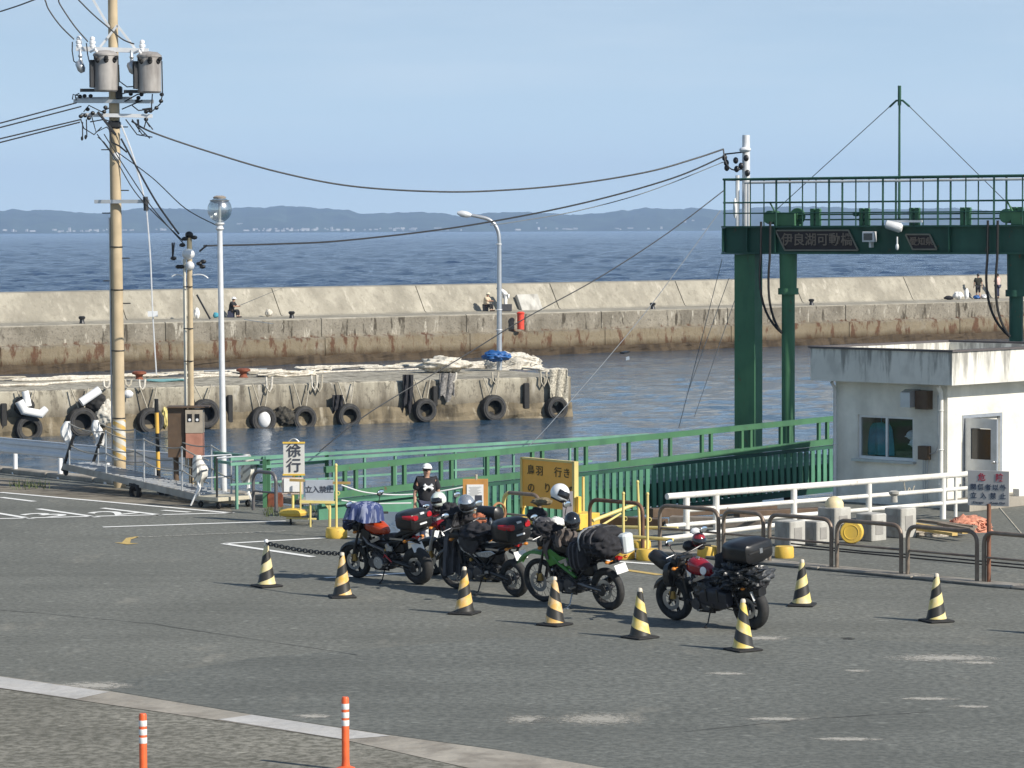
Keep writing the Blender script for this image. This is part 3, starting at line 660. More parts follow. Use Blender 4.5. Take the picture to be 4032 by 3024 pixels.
for i in range(6):
    b=MB(); x=2.0+i*1.27; b.box((x-.07,-.1,bz1+.2),(.09,.14,.4)); b.box((x+.07,-.1,bz1+.2),(.09,.14,.4)); b.box((x,-.1,bz1+.36),(.26,.1,.04)); b.build('sheave_bracket',m_green,gan,smooth=0,bevel=.01)
b=MB()
for z in (.14,.26): b.tube([(.9,-.1,bz1+z),(10,-.1,bz1+z)],.02,6)
b.ell((3.05,-.1,bz1+.26),(.1,.05,.05)); b.ell((3.2,-.1,bz1+.14),(.1,.05,.05)); b.ell((6.9,-.1,bz1+.26),(.1,.05,.05)); b.build('drive_shaft',m_greend,gan)
for x in (1.0,7.0):
    b=MB(); b.box((x+.25,-.05,bz1+.15),(.55,.4,.3)); b.lathe([(.16,-.2),(.16,.2)],(x-.15,-.05,bz1+.2),(0,1,0),16); b.lathe([(.2,-.03),(.2,.03)],(x+.5,-.05,bz1+.22),(0,1,0),16); b.cyl((x,-.2,bz1+.3),(x-.1,-.3,bz1+.55),.02); b.build('winch',m_green,gan,smooth=30,bevel=.01)
for x in (1.28,7.05):
    b=MB(); b.cyl((x,-.1,bz0),(x,-.1,4.3),.21,.2,n=16); b.cyl((x,-.1,4.3),(x,-.1,4.15),.24,n=16); b.cyl((x,-.1,4.15),(x,-.1,-.1),.155,n=16); cy=b.build('lift_cylinder',m_green if x<5 else m_greend,gan)
    b=MB(); b.cyl((x,-.1,-.1),(x,-.1,-1.4),.1,n=12)
    for k in range(12): b.torus((x,-.1,-.15-k*.1),(0,0,1),.1,.015,14,6)
    b.build('screw_rod',M('rusty_dark',(.07,.05,.04),.8),cy)
    b=MB()
    for q_ in (-.12,.12):
        b.tube([(x-.45+q_,-.38,bz1+.1),(x-.45+q_,-.4,bz0-.1)]+arc3((x-.45+q_,-.4,bz0-.1),(x-.6+q_,-.4,3.75),(x-.05,-.32,3.25),10),.028,6)
    b.build('hose',m_black,cy)
b=MB(); b.box((1.0,-.38,5.44),(.1,.1,.1)); 
def plate(cx,cz,w,h,txt,ts,sx=1):
    sh=.12*h/.45
    b=MB(); P=[(-w/2-sh,h/2),(w/2-sh,h/2),(w/2+sh,-h/2),(-w/2+sh,-h/2)]
    b.extr([(x,z) for x,z in P][::-1],-.03,0,o=(cx,-.27,cz)); pl=b.build('name_plate',M('plate_ground',(.03,.02,.02),.6),gan,smooth=0)
    b=MB(); q=P+[P[0]]
    for a_,c_ in zip(q,q[1:]): b.bar((cx+a_[0],-.305,cz+a_[1]),(cx+c_[0],-.305,cz+c_[1]),.035,.035,(0,1,0))
    b.build('plate_frame',M('plate_bronze',(.2,.19,.15),.5,.3),pl,smooth=0)
    me=textmesh(txt,ts,.006,shear=0); me.transform(Matrix.Diagonal((sx,1,1,1))); me.transform(Matrix.Rotation(R(90),4,'X')); me.transform(Matrix.Translation((cx,-.307,cz))); me.materials.clear(); me.materials.append(M('plate_letters',(.22,.17,.13),.5,.3))
    o=bpy.data.objects.new('lettering',me); C.objects.link(o); o.parent=pl
plate(2.13,5.42,1.9,.46,'伊良湖可動橋',.31,1)
plate(4.8,5.38,.6,.34,'愛知県',.2)
b=MB(); b.box((3.55,-.42,5.5),(.3,.16,.24)); b.box((3.55,-.32,5.4),(.06,.16,.3)); fl=b.build('floodlight',m_galvw,gan,smooth=0,bevel=.01)
b=MB(); b.box((3.55,-.505,5.5),(.22,.01,.16)); b.build('lens',m_gloss,fl,smooth=0)
b=MB(); b.lathe([(.04,-.2),(.1,-.17),(.115,.15),(.08,.2)],(4.2,-.5,5.74),(.35,.1,-.1),14); b.box((4.4,-.35,5.85),(.9,.06,.05)); b.cyl((4.25,-.42,5.5),(4.25,-.42,5.3),.02); b.ell((4.25,-.42,5.27),(.04,.04,.08)); b.build('loudspeaker',m_galvw,gan,smooth=50)
# mast
b=MB(); mp=4.1
b.cyl((mp,0,bz1),(mp,0,bz1+2.75),.034,.026,n=8); b.cyl((mp,0,bz1+2.75),(mp,0,bz1+3.2),.042,n=8); b.tube([(mp-.25,0,bz1+2.72),(mp-.08,0,bz1+2.86),(mp+.08,0,bz1+2.86),(mp+.25,0,bz1+2.72)],.025,6); ma=b.build('mast',m_greend,gan)
b=MB(); b.tube([(mp-.22,0,bz1+2.75),(mp-3.35,0,bz1+.25)],.009,4); b.tube([(mp+.22,0,bz1+2.75),(mp+3.0,0,bz1+.2)],.009,4); b.build('guy_wire',m_wire,ma)
# service mast on gantry corner
b=MB(); b.cyl((.05,.1,bz1),(.05,.1,bz1+2.15),.1,.09,n=12); b.cyl((-.1,-.05,bz1),(-.1,-.05,bz1+1.2),.05,n=8); b.cyl((.2,-.05,bz1),(.2,-.05,bz1+1.0),.04,n=8); sm=b.build('service_mast',m_galvw,gan)
b=MB()
for x,y,z in ((-.12,-.1,1.55),(.16,-.1,1.6),(-.15,0,1.35),(.05,-.15,1.42),(.14,.0,1.25),(-.42,-.1,1.62),(-.36,-.1,1.38),(-.4,-.05,1.5)): b.ell((x,y,bz1+z),(.07,.06,.08),n=8,m=6)
b.tube([(.05,0,bz1+1.75),(-.45,-.1,bz1+1.7)],.02,6); b.tube(arc3((-.45,-.1,bz1+1.8),(-.3,-.3,bz1+1.2),(0,0,bz1+1.35)),.018,6); b.build('insulator_cluster',m_dkm,sm)
b=MB(); b.ell((.12,-.08,bz1+1.8),(.16,.1,.07),n=10,m=6); b.build('cap',m_ins,sm)
b=MB(); b.ell((-.14,-.1,bz1+.42),(.05,.05,.25),n=8,m=6); b.build('sleeve',m_ins,sm)
GM=Matrix.Translation(GO)@Matrix.Rotation(ga,4,'Z')
b=MB()
b.box(GM@V((3.1,.6,-.8)),(.9,.7,1.6),rz=ga); tag(b.build('machine_housing',m_greenl,smooth=0,bevel=.02),'pale green machine housing over the water behind the ramp railing','housing')

m_asph3=asphalt('asphalt_patch',(.115,.121,.111),(.188,.194,.176),10,.45)
quad('asphalt_patch',[(430,2690),(1000,2590),(2000,2512),(3000,2500),(4300,2560),(4300,3500),(2300,3130),(2000,2956),(1537,2893),(994,2812),(437,2720)],m_asph3,.003)
m_seam=M('tar_seam',(.05,.05,.048),.8,0,.2)
rs=random.Random(8)
def seam(pts,w=.02,n=10):
    P=[]
    for a,c in zip(pts,pts[1:]):
        for k in range(n): t_=k/n; P.append(G(a[0]+(c[0]-a[0])*t_+rs.uniform(-3,3),a[1]+(c[1]-a[1])*t_+rs.uniform(-1.2,1.2),.0062))
    b=MB(); vs=[];
    for i,p in enumerate(P):
        d=(P[min(i+1,len(P)-1)]-P[max(i-1,0)]).normalized(); q=V((-d.y,d.x,0))*w*rs.uniform(.3,1); vs+=[p-q,p+q]
    b.add(vs,[(2*i,2*i+2,2*i+3,2*i+1) for i in range(len(P)-1)]); o=b.build('tar_seam',m_seam,smooth=0); o['kind']='structure'
    if o.data.polygons[0].normal.z<0: o.data.flip_normals()
for pts in ([(0,2400),(600,2455),(1500,2592)],[(2700,2880),(3200,2830),(3700,2800)]): seam(pts,.012)
m_oil=wornpaint('oil_stain',(.05,.05,.048),.42,.2,1.5,True)
for x,y,w in ((3340,2514,45),):
    A=G(x,y,.0068); r_=abs(G(x+w,y,0).x-A.x); b=MB(); b.add([A+V((r_*math.cos(q*.524),r_*1.6*math.sin(q*.524),0)) for q in range(12)],[tuple(range(12))]); b.build('oil_stain',m_oil,smooth=0)['kind']='structure'
# ---------------- big utility pole ----------------
PB=G(473,1920,0); PT=Q(243*K-2,-90*K,PB.y)
up=thing('utility_pole','tall concrete utility pole on the quay carrying two grey transformers and striped guard wrap','utility pole',PB)
def pl(x,y,dy=0): return Q(x,y,PB.y+dy)-PB            # local point seen at photo pixel
PTl=PT-PB
def px_(z): return PTl*(z/PTl.z)
b=MB(); b.tube([px_(0),px_(4),px_(9),PTl],[.135,.13,.115,.1],18); b.build('shaft',m_polec,up)
t=NT('guard_wrap'); o_=t.xyz(); w=t.math('FRACT',t.math('ADD',t.math('MULTIPLY',o_[2],4.5),t.math('MULTIPLY',t.math('ARCTAN2',o_[1],o_[0]),.318)))
c=t.mix(t.math('GREATER_THAN',w,.5),(.6,.6,.56),(.6,.38,.08)); c=t.mix(t.math('MULTIPLY',t.ramp(t.noise(5,4),.45,.6),.6),c,(.5,.47,.4)); m_wrap=t.out(c,.6)
b=MB(); b.tube([px_(.62),px_(1.5)],.143,18); b.build('striped_wrap',m_wrap,up)
for i,z in enumerate([2.6,4.1,4.6,5.1,6.1,6.6,7.5,8.0]):
    sgn=1 if i%2 else -1; p=px_(z); b=MB(); b.cyl(p,p+V((sgn*.3,-.04,0)),.014,n=6); b.build('climbing_peg',m_dkm,up)
for z in (1.55,3.05,4.4,5.35): b=MB(); b.torus(px_(z),(0,0,1),.135,.014,18,6); b.build('steel_band',m_dkm,up)
b=MB(); b.tube([px_(.1)+V((-.16,-.03,0)),px_(3.)+V((-.15,-.03,0)),px_(6)+V((-.14,-.03,0))],.022,6); b.build('pole_conduit',m_galv,up)
b=MB(); b.bar(pl(372,794,-.2),pl(588,793,-.2),.07,.08,(0,0,1)); b.build('lower_arm',m_galv,up,smooth=0)
def arm(name,x0,y0,x1,y1,m=m_galvw,w=.08,dy=-.2):
    b=MB(); b.bar(pl(x0,y0,dy),pl(x1,y1,dy),w,w,(0,0,1)); return b.build(name,m,up,smooth=0)
arm('cross_arm',300,192,585,200,w=.1); arm('cross_arm',290,398,605,400,m_galv); arm('cross_arm',320,452,600,457)
arm('cross_arm',300,388,520,386,m_galv,.06,.3)
b=MB()
for q,r_ in (((462,100),(395,185)),((462,100),(535,195)),((430,108),(350,-30))): b.bar(pl(*q,-.15),pl(*r_,-.15),.05,.05,(0,0,1))
b.build('arm_braces',m_galvw,up,smooth=0)
for (x,y) in ((311,170),(364,172),(560,185),(555,240)):
    b=MB(); p=pl(x,y,-.2); b.lathe([(.03,-.12),(.06,-.1),(.07,-.04),(.045,-.02),(.07,.0),(.07,.05),(.04,.07),(.06,.09),(.05,.14),(.02,.16)],p,(0,0,1),12); b.build('insulator',m_ins,up)
# switch cutouts hanging
for (x,y) in ((318,265),(520,270)):
    b=MB(); p=pl(x,y,-.3); b.lathe([(.05,-.15),(.09,-.1),(.09,.05),(.05,.12)],p,(.4,0,-1),12); b.lathe([(.03,0),(.05,.05),(.03,.1),(.05,.15),(.03,.2),(.03,.3)],p+V((0,0,.1)),(-.05,0,1),10); b.build('fuse_cutout',m_galv,up)
def transformer(x,y):
    p=pl(x,y,-.42); b=MB(); r=.26*1.0; h=.82
    b.lathe([(r*.9,-h/2),(r,-h/2+.03),(r,h/2-.05),(r*1.06,h/2-.04),(r*1.06,h/2),(r*.7,h/2+.07),(.03,h/2+.09)],p,(0,0,1),24); tr=b.build('transformer',M('transformer_grey',(.37,.35,.33),.5,.1,.15,3,(.16,.14,.13),.7,4,(1.5,1.5,.2)),up)
    b=MB()
    for k in range(5):
        a=R(150+k*15); q=p+V((math.cos(a)*(r+.05),math.sin(a)*(r+.05),-.02)); b.box(q,(.1,.015,.6),rz=a)
    b.build('cooling_fins',m_dkm,tr,smooth=0)
    for k in range(3):
        b=MB(); a=R(235+k*45); q=p+V((math.cos(a)*r*.93,math.sin(a)*r*.93,.26)); d=V((math.cos(a)*.6,math.sin(a)*.6,.5)).normalized(); b.lathe([(.05,-.03),(.06,.03),(.035,.06),(.05,.1),(.02,.15)],q,d,10); b.build('bushing',m_black,tr)
    b=MB(); b.tube([p+V((-.14,-.1,h/2)),p+V((-.2,-.2,h/2+.1)),p+V((-.32,-.1,h/2+.05))],.03,6); b.build('lead_wire',m_ins,tr)
    b=MB(); b.box(p+V((-.36,-.02,-.38)),(.4,.06,.07)); b.build('hanger',m_dkm,tr,smooth=0)
transformer(416,287); transformer(588,292)
rw=random.Random(5)
for (x,y) in ((315,380),(333,378),(357,378),(515,370),(557,372),(637,372),(634,398),(616,425),(592,437),(575,470),(575,440),(335,455),(318,458),(350,465),(365,445),(345,430),(415,423),(410,440),(540,398),(545,385)):
    b=MB(); p=pl(x,y,-.25+rw.uniform(-.1,.05)); b.ell(p,(.05,.05,.045),n=8,m=6); b.build('clamp',m_blk,up)
def lw(*pts,r=.014,dy=-.3):
    b=MB(); b.tube([pl(x,y,dy+rw.uniform(-.04,.04)) for x,y in pts],r,5); b.build('jumper_wire',m_wire,up)
lw((637,240),(640,372),(630,410),(600,437),(570,440)); lw((285,165),(284,200),(290,240),(318,262)); lw((340,170),(345,215),(352,245)); lw((467,255),(470,320),(500,342),(540,340)); lw((600,370),(596,430)); lw((318,470),(330,505),(370,530),(400,500)); lw((340,470),(342,540)); lw((325,480),(325,545)); lw((360,455),(378,520),(420,500),(440,520)); lw((520,470),(560,530),(575,528)); lw((575,475),(567,505)); lw((575,475),(590,500)); lw((575,475),(602,510)); lw((495,470),(540,530),(600,540))
lw((545,470),(548,520)); lw((430,505),(440,560),(470,575),(500,600),r=.02); lw((385,440),(440,510),(455,530),r=.03); lw((560,430),(600,425)); lw((480,430),(560,395)); lw((285,392),(288,372),(310,378)); lw((470,345),(480,380)); lw((480,370),(510,360)); lw((330,440),(350,415),(400,440),(430,425)); lw((520,415),(545,435),(600,430)); lw((355,480),(410,470),(440,480)); lw((385,540),(410,560),(470,640),r=.01); lw((490,400),(540,372),(600,360)); lw((540,470),(545,500),(590,545)); lw((300,395),(296,375),(312,368))
b=MB()
for (x,y,l) in ((323,545,.05),(337,540,.05)): b.ell(pl(x,y,-.3),(.03,.03,.05),n=8,m=6)
b.build('tag_weights',m_dkm,up)
b=MB(); b.box(px_(8.05)+V((0,-.02,0)),(.28,.26,.18),ch=.04); b.build('pole_bracket',m_dkm,up,smooth=0)
b=MB(); b.box(px_(8.75)+V((.12,-.06,0)),(.14,.18,.3),ch=.03); b.build('pole_bracket',m_dkm,up,smooth=0)
b=MB(); b.ell(px_(7.35)+V((.05,-.1,0)),(.1,.06,.1),n=10,m=6); b.build('number_disc',m_ins,up)
# ---------------- second pole + meter cabinet ----------------
B2=G(746,1975,0); B2=V((B2.x,68.3,0)); B2.x=(Q(748,1600,68.3)).x
p2=thing('service_pole','slim tan service pole with a white conduit and black insulators beside the meter cabinet','pole',B2)
def p2l(x,y,dy=0): return Q(x,y,68.3+dy)-B2
b=MB(); b.tube([(.03,0,0),(.02,0,5.55)],[.068,.055],12); b.build('shaft',m_polec,p2)
b=MB(); b.tube([(-.085,-.02,.6),(-.09,-.02,5.1)],.034,10); b.build('conduit',m_polew,p2)
for z in (1.6,2.9,3.6,4.5): b=MB(); b.torus((-.02,0,z),(0,0,1),.1,.012,14,5); b.build('band',m_dkm,p2)
b=MB(); b.ell((.0,-.05,5.2),(.14,.1,.12),n=10,m=6); b.ell((.03,-.05,4.95),(.1,.08,.1),n=10,m=6); b.tube(arc3((-.1,-.05,4.7),(-.22,-.05,4.82),(-.36,-.05,4.72)),.014,6); b.tube(arc3((.1,-.05,4.75),(.3,-.05,4.8),(.42,-.05,4.68)),.014,6); b.build('cable_terminals',m_galvw,p2)
for (x,y) in ((728,940),(765,935),(683,1017),(703,1050),(714,1050),(718,965),(797,1050),(785,1038),(800,1030)):
    b=MB(); b.ell(p2l(x,y,-.05),(.07,.05,.045),n=8,m=6); b.build('insulator',m_blk,p2)
b=MB(); b.tube([p2l(678,955),p2l(680,1015)],.018,5); b.tube([p2l(686,955),p2l(680,1015)],.018,5); b.build('drop_loop',m_blk,p2)
b=MB(); b.tube([p2l(785,990),p2l(815,965)],.022,5); b.build('cable_clamp',m_blk,p2)
b=MB(); b.ell(p2l(745,925),(.09,.08,.08),n=8,m=6); b.build('pole_cap',m_blk,p2)
mcab=thing('meter_cabinet','beige and rust-red electric meter cabinet with two dial windows on the slim pole','meter cabinet',B2)
b=MB(); b.box((.13,-.3,1.62),(.38,.34,.5)); b.build('upper_box',M('cabinet_beige',(.38,.33,.26),.6),mcab,smooth=0,bevel=.01)
b=MB(); b.box((.13,-.3,1.1),(.37,.33,.53)); b.build('lower_box',M('cabinet_red',(.42,.2,.14),.7,0,.2,6,(.3,.12,.08),.5),mcab,smooth=0,bevel=.01)
b=MB(); b.box((-.26,-.2,1.38),(.36,.4,1.06)); b.box((.0,-.25,1.93),(.9,.5,.03)); b.build('side_housing',m_brown,mcab,smooth=0)
for x in (.04,.2):
    b=MB(); b.box((x,-.473,1.7),(.1,.01,.17)); w_=b.build('dial_window',m_gloss,mcab,smooth=0)
    b=MB(); b.lathe([(.03,0),(.03,.006)],(x,-.479,1.66),(0,-1,0),12); b.build('dial',m_ins,w_)
b=MB(); b.cyl((-.3,-.1,0),(-.3,-.1,.86),.06); b.cyl((.2,-.25,.0),(.2,-.25,.84),.03); b.cyl((.05,-.25,.0),(.05,-.25,.84),.02); b.build('support_pipes',m_brown,mcab)
# ---------------- street lamps ----------------
gl_=thing('globe_street_lamp','slender pale street lamp with a clear glass globe head near the quay','street lamp',(Q(878,1500,67.6).x,67.6,0))
b=MB(); b.cyl((0,0,0),(-.04,0,5.75),.07,.055,14); b.build('pole',m_galvw,gl_)
b=MB(); b.lathe([(.06,0),(.09,.04),(.06,.1),(.1,.14),(.1,.17),(.05,.18)],(-.04,0,5.7),(0,0,1),16); b.build('collar',m_galvw,gl_)
b=MB(); b.ell((-.04,0,6.15),(.26,.26,.27),n=28,m=18); gb_=b.build('globe',m_globe,gl_)
b=MB(); b.lathe([(.13,0),(.14,.03),(.08,.06)],(-.04,0,6.385),(0,0,1),16); b.build('cap',M('lamp_cap',(.3,.26,.22),.6),gb_)
b=MB(); b.cyl((-.04,0,5.88),(-.04,0,6.15),.03,.035,10); b.ell((-.04,0,6.22),(.04,.04,.09),n=10,m=8); b.build('bulb',m_ins,gb_)
b=MB(); b.lathe([(.1,0),(.2,.05),(.21,.07)],(-.04,0,6.28),(0,0,1),18); b.build('reflector',m_galv,gb_)
LB=V((Q(1966,1430,126).x,126,.12))
dl_=thing('curved_street_lamp','grey street lamp with a curved arm standing on the jetty end','street lamp',LB)
def ll(x,y): p=Q(x,y,126)-LB; return V((p.x,0,p.z))
b=MB(); b.tube([(0,0,0),ll(1966,1250),ll(1966,1000)]+arc3(ll(1966,950),ll(1966,865),ll(1895,855),8)+[ll(1850,846)],[.11,.1,.085]+[.075]*9+[.06],12); b.build('pole',m_galv,dl_)
b=MB(); a=ll(1855,848); e_=ll(1800,838); b.tube([a,a.lerp(e_,.3),a.lerp(e_,.7),e_],[.07,.13,.13,.05],12); b.build('lamp_head',m_galvw,dl_)
b=MB()
for z in (1.6,2.4,5.): b.torus((0,0,z),(0,0,1),.11,.025,14,6)
b.build('bands',m_galvw,dl_)
# ---------------- cables ----------------
def wire(name,pts,r,label,m=m_wire,group='overhead cables'):
    b=MB(); b.tube(pts,r,5); return tag(b.build(name,m),label,'cable',group)
GT=GM@V((-.42,-.1,7.42)); GT2=GM@V((-.36,-.1,7.18)); GT3=GM@V((-.3,-.1,7.02))
def curve(pts,n=8):                       # smooth curve through points
    P=[V(p) for p in pts]; out=[]
    for i in range(len(P)-1):
        a=P[max(i-1,0)];b_=P[i];c=P[i+1];d=P[min(i+2,len(P)-1)]
        for k in range(n):
            t=k/n; out.append(.5*((2*b_)+(c-a)*t+(2*a-5*b_+4*c-d)*t*t+(3*b_-a-3*c+d)*t**3))
    return out+[P[-1]]
def along(px,Ya,Yb):
    n=len(px)-1; return curve([Q(x*K,y*K,Ya+(Yb-Ya)*i/n) for i,(x,y) in enumerate(px)])
pY=PB.y-.3
wire('power_cable',along([(285,262),(330,286),(450,327),(600,371),(760,402),(950,414),(1100,410),(1250,396),(1400,371),(1500,343),(1563,322)],pY,GT.y),.021,'thick black cable sagging from the tall pole across to the gantry mast')
wire('power_cable',along([(440,531),(600,527),(750,519),(1000,489),(1250,441),(1450,386),(1563,338)],68.3,GT.y),.02,'middle cable running from the slim pole up to the gantry mast')
wire('power_cable',along([(1060,486),(1120,478),(1250,455),(1400,414),(1563,350)],71,GT.y),.012,'thinnest grey cable ending at the gantry mast below the other two',m_wireg)
for k,(a,c) in enumerate((((165,222),(0,268)),((175,230),(0,277)),((175,258),(0,300)),((172,264),(0,309)))):
    a=DQ(a[0],a[1],pY); c=DQ(c[0]-60,c[1]+14,pY-4); c=c+(c-a)*1.2; wire('power_cable',[a,c],.016,['upper','second','third','lowest'][k]+' of the four cables leaving the tall pole to the left under the transformers')
for k,pts in enumerate(([(160,85),(130,55),(105,20),(88,-15)],[(190,90),(160,55),(130,10),(118,-15)],[(290,95),(265,85),(235,60),(200,30),(160,-10)],[(0,25),(40,12),(80,-3)])):
    pts=(pts+[(2*pts[-1][0]-pts[-2][0]-60,2*pts[-1][1]-pts[-2][1]-60)]) if k<3 else pts
    wire('power_cable',along(pts,pY,pY),.016,['leftmost thin cable rising steeply from the insulators on the tall pole','second thin cable rising steeply from the insulators on the tall pole','thin cable rising behind the tall pole to the top edge','short stretch of cable crossing the top left corner of the sky'][k])
for k,(pts,r) in enumerate((([(262,300),(300,370),(340,440),(386,505)],.022),([(210,290),(250,345),(300,425),(395,520)],.012),([(225,290),(275,370),(330,450),(400,530)],.012),([(255,330),(330,385),(400,450),(468,487)],.012))):
    wire('drop_cable',along(pts,pY,68.2),r,['thick black drop cable from the tall pole down to the slim pole','left thin drop cable from the tall pole to the slim pole','right thin drop cable from the tall pole to the slim pole','thin drop cable from the tall pole to the globe lamp'][k],group='drop cables from the tall pole')
wire('stay_rod',along([(262,270),(285,330),(305,400),(312,435)],pY,pY),.02,'pale stay hanging down beside the tall pole to its lower arm',m_galvw,group='pale stays by the tall pole')
wire('stay_rod',along([(317,455),(325,560),(330,680),(338,810)],pY,pY),.016,'long pale stay hanging from the lower arm of the tall pole past the breakwater',m_galvw,group='pale stays by the tall pole')
b=MB(); b.tube(along([(563,396),(566,425),(571,455)],68,68) if 0 else [DQ(314,425,pY),DQ(316,455,pY)],.06,6); b.build('stay_clamp',m_dkm,None); tag(bpy.data.objects['stay_clamp'],'dark clamp at the end of the pole\'s lower arm','clamp')
b=MB(); b.box(DQ(330,678,pY),(.22,.02,.12)); tag(b.build('stay_plate',m_ins,smooth=0),'small white plate on the hanging stay in front of the breakwater','plate')
# mooring lines from the gantry
wire('mooring_line',along([(1563,412),(1440,505),(1290,602),(1130,690),(1000,770),(800,890),(690,975)],75,64),.013,'dark line slanting from the gantry corner down across the jetty',m_wire,group='slanting lines from the gantry')
wire('mooring_line',along([(1556,455),(1480,560),(1390,680),(1290,800),(1180,925),(1140,965)],75,68),.009,'thin line slanting from the gantry down to the far ramp rail',m_wireg,group='slanting lines from the gantry')
for k,(a,c) in enumerate((((1560,560),(1466,925)),((1575,600),(1485,850)),((1590,640),(1500,900)))):
    wire('hanging_line',[DQ(*a,76),DQ(*c,77)],.008,['left','middle','right'][k]+' of three thin lines hanging in front of the gantry column',m_wireg,group='thin lines by the column')
# ---------------- guard rail on the left quay ----------------
gA=V((-16,79.6,0)); gB=G(705,1940,0); gB=V((-7.35,69.2,0)); gd=(gB-gA).normalized(); gn_=V((gd.y,-gd.x,0)); gr=thing('guard_rail','silver corrugated guard rail along the left quay edge','guard rail',gB)
b=MB(); pf=[(.0,.0),(.03,.03),(.03,.09),(-.02,.13),(-.02,.19),(.03,.23),(.03,.29),(0,.32)]
def gpt(s,o_,z): p=gd*s+gn_*o_; return V((p.x,p.y,z))
rings=[]
for s_ in (-13,-9,-5,0): rings.append([gpt(s_,o_,.49+z) for o_,z in pf]+[gpt(s_,o_-.012,.49+z) for o_,z in pf[::-1]])
b.loft(rings); b.build('beam',M('rail_steel',(.7,.72,.75),.45,0,.08,2),gr)
b=MB(); b.tube([gpt(-13,0,.83),gpt(0,0,.83)],.02,8); b.build('top_edge',m_galvw,gr)
for s_ in (-.9,-2.9,-4.9,-6.9,-8.9):
    b=MB(); b.cyl(gpt(s_,-.08,0),gpt(s_,-.08,.7),.055,n=12); b.cyl(gpt(s_,-.08,0),gpt(s_,-.08,.05),.09,n=12); b.build('post',m_ins,gr)
b=MB(); qd=V((-5.3+12.1,66.8-74.9,0)).normalized(); qn=V((qd.y,-qd.x,0))
for i in range(8):
    s_=-4+i*2.; c=V((-12.1,74.9,0))+qd*(s_+1)+qn*.2*-1
    b.box(c+V((0,0,.06)),(1.97,.4,.12),rz=math.atan2(qd.y,qd.x),ch=.02)
b.build('quay_coping',m_kerb,smooth=0)['kind']='structure'
quad('quay_apron',[(-400,1868),(0,1880),(470,1925),(905,2000),(917,2018),(0,1936),(-500,1900)],m_quay,.004)
mk=thing('marker_pole','black and yellow marker pole behind the gangway','marker pole',V((Q(625,1800,69).x,69,0)))
mkm=[m_blk,M('marker_yellow',(.7,.42,.08),.5)]
for k,(z0_,z1_) in enumerate(((0,.5),(.5,.9),(.9,1.3),(1.3,1.75),(1.75,2.05))):
    b=MB(); b.cyl((-.01*z0_*2,0,z0_),(-.01*z1_*2,0,z1_),.045,n=10); b.build('band',mkm[(k+(0 if k<3 else 0))%2] if k!=4 else m_blk,mk)
# ---------------- gangway ----------------
A_=V((-9.95,70.2,.5)); B_=V((-6.45,66.0,.12)); gw=thing('boarding_gangway','grey wheeled boarding gangway with rope handrails and white cloth on its posts','gangway',V((A_.x,A_.y,0)))
A_=V((0,0,.5)); B_=V((3.5,-4.2,.12)); D_=(B_-A_).normalized(); N_=V((D_.y,-D_.x,0)).normalized()  # N_ towards camera
def wp(s_,w_,z): return A_+D_*s_+N_*w_*-1+V((0,0,z))
LG=(B_-A_).length
m_gw=M('gangway_alloy',(.36,.35,.32),.5,.3,.15,4,(.2,.17,.13),.5)
b=MB()
for w_ in (0,.75): b.bar(wp(0,w_,0),wp(LG,w_,0),.06,.14,(0,0,1))
b.build('side_beams',m_gw,gw,smooth=0)
b=MB(); n=26
for i in range(n): b.bar(wp(.1+i*LG/n,.02,.06),wp(.1+i*LG/n,.73,.06),.14,.03,(0,0,1))
b.build('treads',m_galv,gw,smooth=0)
ts=(.25,1.75,3.25,4.7)
for w_ in (0,.75):
    for s_ in ts:
        b=MB(); b.cyl(wp(s_,w_,0),wp(s_,w_,1.0),.02,n=8); b.build('rail_post',m_galv,gw)
    for z in (.98,.5):
        b=MB()
        for a,c in zip(ts,ts[1:]): b.tube(sag(wp(a,w_,z),wp(c,w_,z),.08,8),.015,6)
        b.tube(sag(wp(ts[-1],w_,z),wp(LG+.2,w_,z-.15),.03,6),.015,6)
        b.build('rope_rail',M('grey_rope',(.3,.29,.26),.9),gw)
for w_ in (0,.75):
    b=MB(); c=wp(2.9,w_,-.36); 
    b.torus(wp(2.9,w_,0)*1+V((0,0,-.1-wp(2.9,w_,0).z+.22-.02)),N_,.15,.055,20,8); b.bar(wp(2.7,w_,-.05),wp(3.1,w_,-.05),.06,.06,(0,0,1)); b.bar(wp(2.9,w_,-.02),V((wp(2.9,w_,0).x,wp(2.9,w_,0).y,.12)),.05,.05); b.build('wheel',m_black,gw)
b=MB()
for w_ in (0,.75): b.bar(wp(-.05,w_,-.1),wp(.3,w_,.55) if 0 else wp(.45,w_,.75),.05,.05); 
b.build('end_braces',m_dkm,gw,smooth=0)
b=MB()
for w_ in (0,.75): b.torus(wp(.1,w_,-.12),N_,.05,.03,14,6)
b.build('end_rollers',m_black,gw)
def rag(base,h,r,seed,folds=5):
    b=MB(); rr=random.Random(seed); rings=[]
    for i in range(9):
        t_=i/8; z=h*(1-t_); rg=[]
        for k in range(20):
            a=2*math.pi*k/20; q=r*(.55+.6*math.sin(math.pi*min(1,t_*1.1)*.9))*(1+.35*math.sin(a*folds+seed+t_*2.)*t_+.12*rr.uniform(-1,1)); rg.append(V(base)+V((q*math.cos(a)+.05*math.sin(t_*5+seed),q*math.sin(a)*.7,z+.06*math.sin(a*2+seed)*t_)))
        rings.append(rg)
    b.loft(rings); return b
for k,(s_,w_,h,r) in enumerate(((.2,0,.52,.1),(.25,.75,.52,.1))): rag(wp(s_,w_,.5),h,r,k+3,7).build('wrapped_cloth',m_whitecl,gw,smooth=60)
